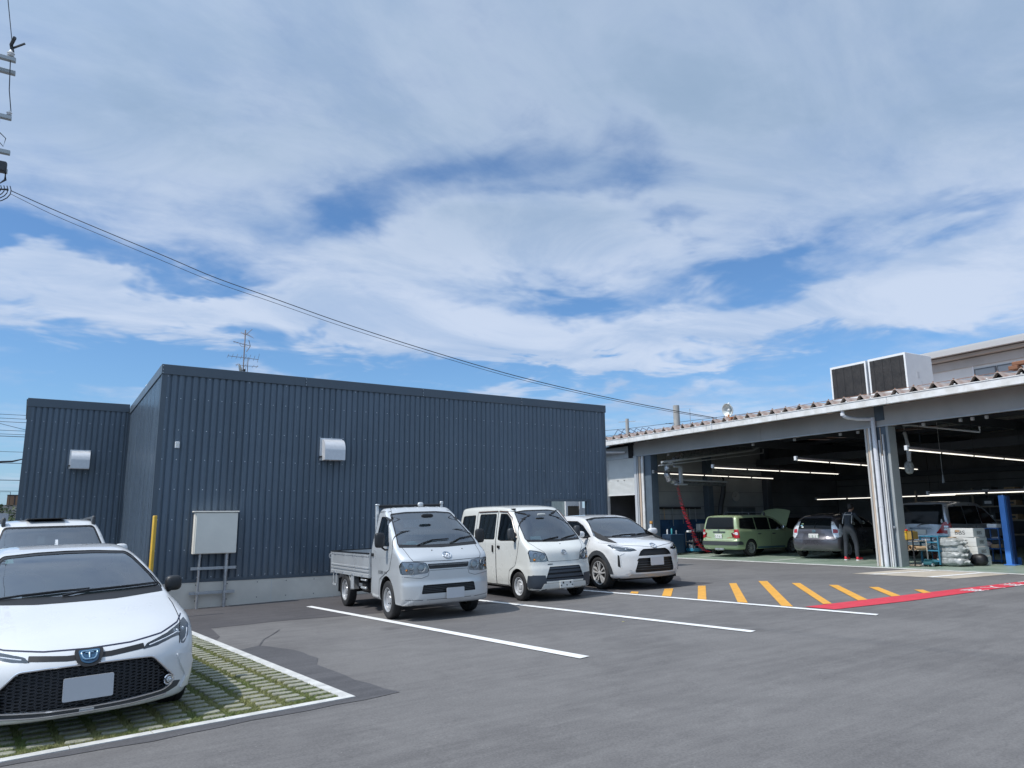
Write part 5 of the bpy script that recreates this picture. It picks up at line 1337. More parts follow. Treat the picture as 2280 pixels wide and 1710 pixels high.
    b = MB(); p, _ = c.hit(.0, .95, 'T'); b.prism([(-.05, 0), (.05, 0), (.045, .015), (.0, .055), (-.03, .06)], -.012, .012, Matrix.Translation(p) @ Matrix(((0, 0, 1, 0), (-1, 0, 0, 0), (0, 1, 0, 0), (0, 0, 0, 1)))); c.add('roof_antenna', b, M_pwhite, 30)
    # cabin
    b = MB(); b.bbox(-.68, .68, -1.02, -.62, .62, .955, .05); superell(b, (.0, -.72, .95), (.66, .2, .05), 4); c.add('dashboard', b, M_int, 40)
    for x_ in (-.36, .36): seat(c, x_, -.05, .62, h=.54)
    steering(c, -.36 * -1, -.46, .90)
    c.finish()
    for s_ in (-1, 1):
        for y_ in (-1.31, 1.33): wheel(c, s_ * .765, y_, .318, .205, .215, (10, .030, 0), s_)
    b = MB(); b.box(-.72, .72, -1.9, 2.0, .17, .26); c.add('underfloor', b, M_well)
build_saloon()

# ---------------------------------------------------------------- boxy white sport utility behind it
def build_suv():
    t_ = car_root('parked_car', .08, 15.1, 4.6, 'white boxy car with roof rails standing behind the low white car', 'car', 'white cars in the lot'); t_.scale = (1.08, 1.0, 1.20)
    sp = dict(y=(-2.0, 2.0), T=[(-2.05, .80), (-1.95, .93), (-1.6, 1.0), (-1.1, 1.06), (-1.0, 1.09), (-.7, 1.30), (-.42, 1.50), (-.2, 1.57), (.3, 1.60), (1.3, 1.57), (1.8, 1.45)], crown=[(-2, .06), (-1, .06), (0, .04), (2, .05)],
              W=[(.2, .78), (.35, .83), (.6, .848), (.95, .84), (1.08, .80), (1.5, .66), (1.62, .60)], P=[(-2, .95), (-1.2, 1), (1.5, 1), (2, .95)], F=[(.2, -1.93), (.4, -1.99), (.7, -1.99), (.9, -1.94), (1.1, -1.7)], Fc=.22, B=[(.2, 1.95), (1, 1.98), (1.5, 1.8)], ZB=[(-3, .2), (3, .2)])
    c = Car(t_, sp, M_pwhite, .05); c.arch(-1.22, .33, .36); c.arch(1.3, .33, .36); c.cavity(-1.0, 1.3, .7, .045)
    c.window([(-.74, 1.09), (.74, 1.09), (.60, 1.50), (-.60, 1.50)], 'F', M_wst, 'windscreen', .13, True, .04, .06)
    for d in 'LS': c.window([(-.75, 1.08), (1.2, 1.08), (1.0, 1.45), (-.25, 1.45)], d, M_side, 'side_window', .12, True, .03, .06)
    for s_ in (-1, 1):
        b = MB(); pts = [c.hit(s_ * (.60 if q not in (0, 10) else .59), -.30 + q * .17, 'T', .045 if 0 < q < 10 else .0)[0] for q in range(11)]; b.tube(pts, .02, 6); b.bbox(s_ * .60 - .025, s_ * .60 + .025, -.36, -.20, 1.50, 1.63, .015); c.add('roof_rail', b, M_gplas, 40)
        mirror(c, s_ * .97, -.68, 1.13, s_, M_pwhite, (.10, .06, .09), M_trim)
        lamp_unit(c, [(s_ * .45, .80), (s_ * .80, .84), (s_ * .82, .92), (s_ * .45, .88)][::s_], 'F', 'headlight', .04, [(s_ * .66, .855, .03, 'proj')], True)
    c.panel([(-.42, .55), (.42, .55), (.40, .86), (-.40, .86)], 'F', 'grille', M_trim, .004)
    wiper(c, [(-.05, 1.10), (.3, 1.13), (.66, 1.12)]); wiper(c, [(-.66, 1.10), (-.3, 1.13), (-.05, 1.12)])
    b = MB(); b.bbox(-.30, .22, -.32, -.28 + .6, 1.60, 1.612, .004); c.add('roof_hatch', b, M_trim)
    b = MB(); b.bbox(-.68, .68, -.98, -.6, .7, 1.05, .05); c.add('dashboard', b, M_int, 40)
    for x_ in (-.36, .36): seat(c, x_, .0, .72)
    p, _ = c.hit(-.12, 1.34, 'F', -.04); b = MB(); b.cbox(p, (.09, .004, .12), 0, R(-30)); c.add('windscreen_note', b, mat('note_pink', (.5, .42, .36), .7))
    b = MB(); superell(b, (0, -.48, 1.42), (.12, .02, .035), 3); c.add('room_mirror', b, M_trim, True)
    c.finish()
    for s_ in (-1, 1):
        for y_ in (-1.22, 1.3): wheel(c, s_ * .74, y_, .33, .2, .215, (10, .03, 0), s_)
build_suv()

# ---------------------------------------------------------------- silver flatbed truck
def build_truck():
    t_ = car_root('flatbed_truck', 6.14, 13.72, -2.2, 'silver flatbed truck with black mirrors and an open cargo bed', 'truck'); t_.scale = (1.03, 1.0, 1.065)
    sp = dict(y=(-2.14, -.42), T=[(-2.16, .90), (-2.09, .985), (-1.98, 1.05), (-1.80, 1.145), (-1.70, 1.20), (-1.40, 1.50), (-1.18, 1.715), (-1.05, 1.785), (-.9, 1.815), (-.6, 1.83), (-.40, 1.80)], crown=[(-2.2, .05), (-1.7, .05), (-1.1, .035), (-.4, .03)], crn=2.5,
              W=[(.18, .78), (.26, .815), (.5, .832), (.85, .8375), (1.05, .835), (1.16, .82), (1.45, .745), (1.75, .665), (1.84, .63)], P=[(-2.2, .96), (-1.9, .985), (-1.5, 1), (-.4, .985)],
              F=[(.18, -2.02), (.26, -2.09), (.35, -2.125), (.55, -2.13), (.62, -2.118), (.70, -2.118), (.86, -2.115), (.97, -2.085), (1.1, -1.95), (1.25, -1.70)], Fc=.15, Fn=4.2, B=[(.2, -.46), (1.7, -.44), (1.85, -.52)], Bc=.02,
              ZB=[(-3, .235), (-1.8, .235), (-1.0, .27), (0, .27)], zb=.18, k1=50, k2=48, z0=.85, yin=.55)
    c = Car(t_, sp, M_psil, .030)
    c.arch(-1.335, .32, .37, .40)
    c.cavity(-1.72, -.50, .86, .035)
    c.window([(-.755, 1.185), (-.3, 1.165), (.3, 1.165), (.755, 1.185), (.70, 1.40), (.605, 1.715), (.3, 1.742), (-.3, 1.742), (-.605, 1.715), (-.70, 1.40)], 'F', M_wsc, 'windscreen', .11, True, .04, .04)
    for d in 'LS':
        c.window([(-1.43, 1.17), (-1.08, 1.60), (-.94, 1.665), (-.68, 1.67), (-.645, 1.17)], d, M_side, 'side_window', .10, True, .03, .04)
        dr = c.panel([(-1.62, 1.13), (-1.62, .98), (-1.00, .98), (-.92, .62), (-.92, .30), (-.53, .30), (-.53, 1.74), (-.59, 1.745), (-.59, 1.13)], d, 'door', None, .002, .03, False)
        mb = MB(); c.ribbon(mb, Car.rnd([(-1.66, 1.18), (-1.64, .95), (-1.70, .72), (-.93, .62), (-.90, .30), (-.52, .30), (-.52, 1.75), (-1.10, 1.745), (-1.30, 1.58)][2:] if False else [(-1.60, 1.18), (-1.62, 1.05), (-1.50, .80), (-.97, .62), (-.90, .30), (-.52, .30), (-.52, 1.755), (-1.05, 1.75), (-1.24, 1.62)], .05), d, .009, .0045); c.add('door_gap', mb, M_trim, False, dr)
        door_handle(c, -.62, 1.02, d, dr, M_trim, .04, .030)
    c.window([(-.55, 1.22), (.55, 1.22), (.5, 1.62), (-.5, 1.62)], 'R', M_side, 'rear_window', .09, True, .03, .06)
    # bonnet panel between lamps and screen
    mb = MB(); c.ribbon(mb, [(-.70, 1.17), (-.665, 1.0), (-.62, .935), (0, .92), (.62, .935), (.665, 1.0), (.70, 1.17)], 'F', .008, .0015, False); c.add('bonnet_gap', mb, M_trim)
    for s_ in (-1, 1):
        hl = [(s_ * .385, .745), (s_ * .36, .80), (s_ * .41, .905), (s_ * .56, .93), (s_ * .80, .94), (s_ * .825, .88), (s_ * .815, .735), (s_ * .6, .728)]
        lamp_unit(c, hl[::s_] if s_ > 0 else hl[::-1], 'F', 'headlight', .035, [(s_ * .50, .835, .068, 'bowl'), (s_ * .665, .86, .045, 'bowl'), (s_ * .665, .775, .038, 'bowl'), (s_ * .735, .80, .022, 'amber')], True, r=.03, house=M_bright)
        b = MB(); p = Vector((s_ * .975, -1.38, 1.28)); superell(b, p, (.085, .05, .125), 4); m_ = c.add('wing_mirror', b, M_black, True)
        b = MB(); b.tube([p + Vector((-s_ * .03, 0, -.11)), p + Vector((-s_ * .10, .01, -.16)), (s_ * .80, -1.40, 1.12)], .016, 6); c.add('mirror_arm', b, M_trim, True, m_)
    c.panel([(-.36, .805), (.36, .805), (.385, .885), (-.385, .885)], 'F', 'upper_grille', M_trim, .001, .015, False, .04)
    mb = MB()
    for z_ in (.825, .850, .872): c.ribbon(mb, [(-.36, z_), (.36, z_)], 'F', .008, .006, False)
    c.add('grille_bars', mb, M_gplas)
    bp = Car.rnd([(-.50, .42), (.50, .42), (.47, .56), (-.47, .56)], .02); c.cut.cur = 2; c.slab(c.cut, bp, 'F', -.04, .03, .05)
    mb = MB(); c.patch(mb, bp, 'F', -.035, .06); o = c.add('lower_grille', mb, M_trim, True)
    mb = MB()
    for z_ in (.45, .475, .50, .525): c.tube(mb, [(-.49, z_), (.49, z_)], 'F', .006, -.018)
    c.add('bars', mb, M_gplas, True, o)
    mb = MB(); c.ribbon(mb, [(-.80, .70), (-.5, .665), (-.38, .70), (-.36, .78), (.36, .78), (.38, .70), (.5, .665), (.80, .70)], 'F', .006, .0012, False)
    c.ribbon(mb, [(-.79, .345), (-.5, .325), (.5, .325), (.79, .345)], 'F', .008, .001, False); c.add('bumper_gap', mb, M_gplas)
    emblem(c, 0, 1.005, .075, .048)
    plate(c, .10, .41, 'F', M_plateb, .165, .083, off=.03)
    mb = MB(); c.patch(mb, [(-.74, 1.15), (0, 1.128), (.74, 1.15), (.745, 1.19), (0, 1.17), (-.745, 1.19)], 'F', .003, .04); c.add('cowl', mb, M_trim, True)
    wiper(c, [(-.42, 1.165), (-.30, 1.20), (-.10, 1.245), (.22, 1.255)]); wiper(c, [(.20, 1.175), (.30, 1.205), (.45, 1.255), (.72, 1.285)])
    b = MB()
    for x_ in (-.22, .36): p, _ = c.hit(x_, 1.09, 'F', .004); superell(b, p, (.011, .011, .008), 2)
    c.add('washer_jets', b, M_trim, True)
    # cabin
    b = MB(); b.bbox(-.70, .70, -1.62, -1.35, .86, 1.15, .05); c.add('dashboard', b, M_int, 40)
    for x_ in (-.38, .38): seat(c, x_, -.98, .88, w=.25, h=.50, lean=.08, m=mat('seat_dark', (.12, .13, .13), .9))
    steering(c, .38, -1.28, 1.10, .18, 50)
    b = MB(); b.bbox(-.60, -.34, -1.60, -1.48, 1.155, 1.215, .01); b.cur = 1; superell(b, (-.46, -1.54, 1.225), (.09, .035, .02), 2.5); c.add('tissue_box', b, [mat('tissue_teal', (.10, .42, .42), .6), mat('tissue_white', (.45, .62, .62), .8)], 30)
    b = MB(); superell(b, (0, -1.20, 1.66), (.12, .02, .035), 3); c.add('room_mirror', b, M_trim, True)
    # roof ribs, antenna
    b = MB()
    for k in range(5):
        x_ = -.44 + k * .22; pts = [c.hit(x_, y_, 'T', -.004)[0] for y_ in (-.84, -.74, -.6, -.5)]; b.tube(pts, [.006, .012, .012, .008], 6)
    c.add('roof_ribs', b, M_psil, True)
    p, _ = c.hit(-.60, -1.02, 'T', 0); b = MB(); b.lathe([(.018, 0), (.016, .02), (.008, .03)], 8, Matrix.Translation(p)); b.tube([p + Vector((0, 0, .02)), p + Vector((-.03, .08, .26))], .0035, 4); c.add('antenna', b, M_trim)
    # door lettering
    for (txt, sz, y_, z_, sx) in (('有限会社', .040, -1.30, .74, 1), ('向田建設', .068, -1.05, .735, 1), ('TEL 0537-35-4668', .030, -1.14, .625, 1)):
        p, n = c.hit(y_, z_, 'L', .0055)
        me = text_mesh(txt, sz); me.transform(Matrix.Translation(p) @ Matrix.Rotation(R(-90), 4, 'Z') @ Matrix.Rotation(R(90), 4, 'X')); me.materials.clear(); me.materials.append(mat('lettering_black', (.02, .025, .03), .6))
        o = bpy.data.objects.new('door_lettering', me); COL.objects.link(o); o.parent = t_
    c.finish()
    for s_ in (-1, 1): wheel(c, s_ * .735, -1.335, .305, .165, .195, 'steel', s_, .305)
    for s_ in (-1, 1): wheel(c, s_ * .715, 1.20, .305, .165, .195, 'steel', s_, .305)
    # chassis, bed
    b = MB()
    for s_ in (-1, 1): b.box(s_ * .38 - .035, s_ * .38 + .035, -.6, 2.05, .40, .54)
    for y_ in (-.2, .5, 1.2, 1.9): b.box(-.38, .38, y_ - .03, y_ + .03, .42, .52)
    b.tube([(-.7, 1.2, .305), (.7, 1.2, .305)], .05, 8); superell(b, (0, 1.2, .305), (.13, .14, .13), 2.2); b.bbox(-.72, -.42, -.05, .35, .32, .52, .03); b.bbox(.42, .72, -.1, .5, .30, .52, .03); b.tube([(0, -.4, .36), (0, 1.1, .31)], .035, 8)
    c.add('chassis', b, M_well)
    M_bed = M_psil
    b = MB(); b.box(-.80, .80, -.34, 2.12, .66, .70); c.add('bed_floor', b, M_gplas)
    # side boards: pressed profile with ribs
    def board(L, name, T, nhook=4):
        prof = [(0, .60), (.012, .605), (.012, .655), (.0, .665), (.0, .69), (.016, .70), (.016, .725), (.0, .735), (.0, .75), (.016, .76), (.016, .78), (.002, .79), (.002, .965), (.014, .975), (.014, 1.015), (-.004, 1.02), (-.034, 1.02), (-.036, .60)]
        b = MB(); V = []; F = []
        for yy in (0, L): V += [T @ Vector((-x, yy, z)) for x, z in prof]
        n = len(prof); F = [(i, (i + 1) % n, n + (i + 1) % n, n + i) for i in range(n)] + [tuple(reversed(range(n))), tuple(range(n, 2 * n))]
        b.add(V, F); o = c.add(name, b, M_bed)
        b = MB()
        for k in range(nhook): yy = L * (k + .6) / nhook; b.box(-.022, -.012, yy - .012, yy + .012, .955, 1.0, T); b.box(-.03, -.01, yy - .015, yy + .015, .60, .64, T)
        c.add('latch_pins', b, M_steel, False, o)
        b = MB(); b.box(-.022, .038, 0, L, 1.021, 1.036, T); c.add('top_rubber', b, M_trim, False, o)
        return o
    board(2.42, 'side_board', Matrix.Translation((-.805, -.33, 0))); board(2.42, 'side_board', Matrix.Translation((.805, -.33, 0)) @ Matrix.Diagonal((-1, 1, 1, 1)))
    board(1.54, 'tail_board', Matrix.Translation((.77, 2.115, 0)) @ Matrix.Rotation(R(90), 4, 'Z') @ Matrix.Diagonal((-1, 1, 1, 1)), 3)
    b = MB(); b.box(-.80, .80, -.37, -.34, .62, 1.06); c.add('front_board', b, M_bed)
    for s_ in (-1, 1):
        b = MB(); b.box(s_ * .805 - .016, s_ * .805 + .016, 2.09, 2.13, .58, 1.02); b.tube([(s_ * .825, 2.13, .98), (s_ * .85, 2.15, .93), (s_ * .83, 2.14, .88)], .010, 5); c.add('corner_post', b, M_bed)
        b = MB(); b.bbox(s_ * .66 - .03, s_ * .66 + .03, -.385, -.33, .60, 1.90, .012); c.add('guard_post', b, M_bed)
    b = MB(); b.tube([(-.66, -.36, 1.865), (.66, -.36, 1.865)], .022, 8); b.tube([(-.66, -.36, 1.45), (.66, -.36, 1.45)], .016, 8); b.box(-.66, .66, -.372, -.352, 1.82, 1.85); c.add('guard_frame', b, M_black, True)
    b = MB(); superell(b, (.20, -.40, 1.875), (.06, .04, .045), 2.6); b.bbox(.63, .69, -.40, -.34, 1.87, 1.93, .01); b.bbox(-.70, -.62, -.40, -.34, 1.87, 1.90, .01); c.add('guard_brackets', b, M_psil, 40)
    for s_ in (-1, 1): b = MB(); b.box(s_ * .71 - .09, s_ * .71 + .09, 1.62, 1.635, .25, .62); c.add('mud_flap', b, M_black)
    # rear mudguards
    b = MB()
    for s_ in (-1, 1):
        pts = [(.78, .34), (.80, .50), (.90, .60), (1.1, .655), (1.3, .655), (1.5, .60), (1.58, .52)]
        for i in range(len(pts) - 1): (a, z0), (a2, z2) = pts[i], pts[i + 1]; b.add([(s_ * .63, a, z0), (s_ * .81, a, z0), (s_ * .81, a2, z2), (s_ * .63, a2, z2)], [(0, 1, 2, 3)])
        b.box(s_ * .80 - .006, s_ * .80 + .006, .58, .76, .36, .60); b.box(s_ * .80 - .005, s_ * .80 + .005, 1.75, 1.80, .38, .60); b.box(s_ * .80 - .005, s_ * .80 + .005, 1.95, 2.0, .38, .60); b.box(s_ * .80 - .008, s_ * .80 + .008, 1.75, 2.02, .36, .40)
        b.bbox(s_ * .72 - .04, s_ * .72 + .04, -.42, -.30, .33, .64, .01); b.bbox(s_ * .80 - .02, s_ * .80 + .02, -.16, .12, .40, .44, .008); b.bbox(s_ * .80 - .02, s_ * .80 + .02, -.16, .12, .54, .57, .008)
    c.add('bed_brackets', b, M_psil)
build_truck()

# ---------------------------------------------------------------- white kei van
def build_van():
    t_ = car_root('van', 9.12, 14.02, -1.0, 'white small van with dark slatted lower grille, between the truck and the white crossover', 'van'); t_.scale = (1.03, 1.02, 1.05)
    sp = dict(y=(-1.70, 1.70), T=[(-1.72, .86), (-1.66, .965), (-1.55, 1.03), (-1.40, 1.115), (-1.33, 1.165), (-1.05, 1.47), (-.86, 1.66), (-.72, 1.755), (-.5, 1.82), (0, 1.86), (.9, 1.87), (1.5, 1.85), (1.66, 1.75)], crown=[(-1.7, .05), (-1.3, .05), (-.8, .05), (0, .055), (1.7, .05)], crn=2.8,
              W=[(.18, .69), (.26, .72), (.5, .7375), (.9, .7375), (1.1, .735), (1.2, .72), (1.5, .67), (1.78, .615), (1.86, .58)], P=[(-1.75, .965), (-1.5, .985), (-1.2, 1), (1.4, 1), (1.7, .97)],
              F=[(.18, -1.62), (.26, -1.68), (.40, -1.70), (.62, -1.69), (.66, -1.675), (.90, -1.655), (.98, -1.62), (1.1, -1.48), (1.25, -1.3)], Fc=.17, Fn=3.4, B=[(.2, 1.66), (.6, 1.70), (1.2, 1.68), (1.8, 1.55)], Bc=.08, Bn=4,
              ZB=[(-3, .20), (-1.3, .20), (-.8, .24), (3, .24)], zb=.16, flare=[(-1.075, .28, .33, .008), (1.36, .28, .33, .006)], crease=[(.60, .03, .004)], k1=48, k2=46, z0=.85)
    c = Car(t_, sp, M_pwarm, .032)
    c.arch(-1.075, .285, .325, .38); c.arch(1.36, .285, .325, .38)
    c.cavity(-1.35, 1.55, .80, .035)
    c.window([(-.665, 1.15), (-.3, 1.135), (.3, 1.135), (.665, 1.15), (.62, 1.40), (.545, 1.715), (.3, 1.745), (-.3, 1.745), (-.545, 1.715), (-.62, 1.40)], 'F', M_wsc, 'windscreen', .11, True, .035, .04)
    for d in 'LS':
        c.window([(-1.06, 1.145), (-1.04, 1.22), (-.74, 1.58), (-.58, 1.68), (-.30, 1.69), (-.27, 1.16), (-.40, 1.135)], d, M_side, 'front_side_window', .10, True, .035, .04)
        c.window([(-.14, 1.16), (-.14, 1.69), (.60, 1.69), (.62, 1.16)], d, M_priv, 'sliding_door_window', .10, True, .035, .05)
        c.window([(.80, 1.18), (.80, 1.68), (1.40, 1.66), (1.46, 1.20)], d, M_priv, 'rear_side_window', .10, True, .03, .05)
        dr = c.panel([(-1.04, 1.10), (-.98, .72), (-.76, .58), (-.70, .28), (-.23, .28), (-.23, 1.10)], d, 'door', None, .002, .03, False)
        mb = MB(); c.ribbon(mb, Car.rnd([(-1.16, 1.18), (-1.08, .90), (-.98, .66), (-.74, .56), (-.70, .27), (-.21, .27), (-.21, 1.735), (-.66, 1.73), (-.84, 1.64)], .04), d, .008, .0045); c.add('door_gap', mb, M_trim, False, dr)
        door_handle(c, -.34, 1.02, d, dr, M_trim, .045, .026)
        sd = c.panel([(-.19, 1.10), (-.19, .28), (.70, .28), (.70, 1.10)], d, 'sliding_door', None, .002, .03, False)
        mb = MB(); c.ribbon(mb, [(-.20, .27), (.71, .27), (.71, 1.735), (-.20, 1.735)], d, .008, .0045); c.ribbon(mb, [(.72, 1.0), (1.5, 1.0)], d, .02, .003, False); c.add('door_gap', mb, M_trim, False, sd)
        door_handle(c, -.09, .98, d, sd, M_trim, .022, .07)
        mb = MB(); c.tube(mb, [(-1.06, 1.20), (-.76, 1.60), (-.58, 1.715), (-.26, 1.735)], d, .014, .010); c.tube(mb, [(-.16, 1.735), (.66, 1.735)], d, .014, .010); c.add('rain_visor', mb, mat('visor_brown', (.10, .06, .05), .3), True)
    for s_ in (-1, 1):
        hl = [(s_ * .37, .755), (s_ * .42, .90), (s_ * .55, .945), (s_ * .70, .975), (s_ * .725, .93), (s_ * .71, .745), (s_ * .5, .74)]
        lamp_unit(c, hl[::s_] if s_ > 0 else hl[::-1], 'F', 'headlight', .035, [(s_ * .49, .835, .062, 'bowl'), (s_ * .62, .87, .05, 'bowl'), (s_ * .64, .785, .03, 'amber')], True, r=.02, house=M_bright)
        b = MB(); p = Vector((s_ * .825, -1.00, 1.28)); superell(b, p, (.072, .05, .115), 3.6); m_ = c.add('wing_mirror', b, M_gplas, True)
        b = MB(); b.tube([p + Vector((-s_ * .02, 0, -.10)), (s_ * .72, -1.0, 1.12)], .018, 6); c.add('mirror_arm', b, M_trim, True, m_)
        # dark corner panels of the bumper
        c.panel([(s_ * .425, .215), (s_ * .46, .49), (s_ * .70, .50), (s_ * .715, .25), (s_ * .69, .21)][::s_], 'F', 'corner_guard', mat('guard_slate', (.035, .045, .06), .45), .003, .012, False, .04)
        c.panel([(-1.695 + .10, .22), (-1.56, .50), (-1.41, .50), (-1.36, .22)] if False else [(-1.60, .215), (-1.60, .49), (-1.44, .49), (-1.39, .30), (-1.41, .215)], 'L' if s_ < 0 else 'S', 'corner_guard', mat('guard_slate', (.035, .045, .06), .45), .003, .01, False, .04)
    gp_ = [(-.36, .645), (.36, .645), (.475, .375), (-.475, .375)]
    c.cut.cur = 2; c.slab(c.cut, Car.rnd(gp_, .015), 'F', -.045, .03, .06)
    mb = MB(); c.patch(mb, Car.rnd(gp_, .015), 'F', -.04, .06); g_ = c.add('lower_grille', mb, M_trim, True)
    for z0, z1, k0, k1 in ((.595, .635, .365, .375), (.53, .575, .39, .405), (.44, .495, .42, .445), (.375, .415, .455, .47)):
        mb = MB(); c.slab(mb, [(-k1, z0), (k1, z0), (k0, z1), (-k0, z1)], 'F', -.04, -.006, .06); c.add('slat', mb, mat('guard_slate', (.035, .045, .06), .45), 30, g_)
    c.panel([(-.56, .20), (.56, .20), (.49, .335), (-.49, .335)], 'F', 'lower_bumper_plate', M_pwarm, .012, .012)
    p, _ = c.hit(.0, .305, 'F', .02); b = MB(); b.bbox(-.165, .165, p.y - .012, p.y + .01, .235, .37, .006); b.cur = 1
    for x_ in (-.085, .085): b.box(x_ - .016, x_ + .016, p.y - .0135, p.y - .010, .315, .35)
    for x_ in (-.13, .0, .13): superell(b, (x_, p.y - .012, .285), (.016, .004, .014), 2)
    c.add('plate_bracket', b, [M_pwarm, M_black], 30)
    c.panel([(-.40, .685), (-.29, .685), (-.28, .70), (-.38, .70)], 'F', 'small_badge', M_trim, .004, .003, False, .03)
    emblem(c, 0, .905, .060, .042)
    mb = MB(); c.ribbon(mb, [(-.64, 1.12), (-.55, 1.0), (-.44, .92), (-.37, .74), (.37, .74), (.44, .92), (.55, 1.0), (.64, 1.12)], 'F', .007, .0012, False); c.add('bonnet_gap', mb, M_gplas)
    mb = MB(); c.patch(mb, [(-.64, 1.12), (0, 1.10), (.64, 1.12), (.65, 1.155), (0, 1.14), (-.65, 1.155)], 'F', .003, .04); c.add('cowl', mb, M_trim, True)
    wiper(c, [(-.30, 1.13), (-.1, 1.16), (.12, 1.185)]); wiper(c, [(.16, 1.14), (.35, 1.18), (.58, 1.21)])
    b = MB()
    for x_ in (0.03,): p, _ = c.hit(x_, 1.06, 'F', .004); superell(b, p, (.010, .010, .007), 2)
    c.add('washer_jet', b, M_trim, True)
    b = MB(); b.bbox(-.62, .62, -1.28, -1.0, .80, 1.10, .04); c.add('dashboard', b, M_int, 40)
    for x_ in (-.33, .33): seat(c, x_, -.62, .82, w=.22, h=.50, lean=.1, m=mat('seat_grey', (.22, .23, .23), .9))
    steering(c, .33, -.92, 1.08, .175, 50)
    b = MB(); b.cbox((-.36, -1.20, 1.17), (.27, .012, .10), R(5), R(-25)); b.cur = 1; b.cbox((-.36, -1.21, 1.155), (.20, .012, .006), R(5), R(-25)); c.add('dashboard_card', b, [mat('card_pale', (.48, .66, .64), .6), M_gplas])
    b = MB(); superell(b, (0, -.90, 1.64), (.11, .02, .03), 3); c.add('room_mirror', b, M_intl, True)
    p, _ = c.hit(-.52, -.62, 'T', .0); b = MB(); b.cbox(p + Vector((0, 0, .012)), (.05, .10, .025), R(15)); c.add('antenna_base', b, M_trim)
    c.finish()
    for s_ in (-1, 1):
        for y_ in (-1.075, 1.36): wheel(c, s_ * .655, y_, .272, .145, .172, 'steel', s_, rim_m=mat('steel_wheel_white', (.62, .63, .64), .4, metal=.3))
    b = MB(); b.box(-.62, .62, -1.5, 1.6, .20, .28); c.add('underfloor', b, M_well)
build_van()

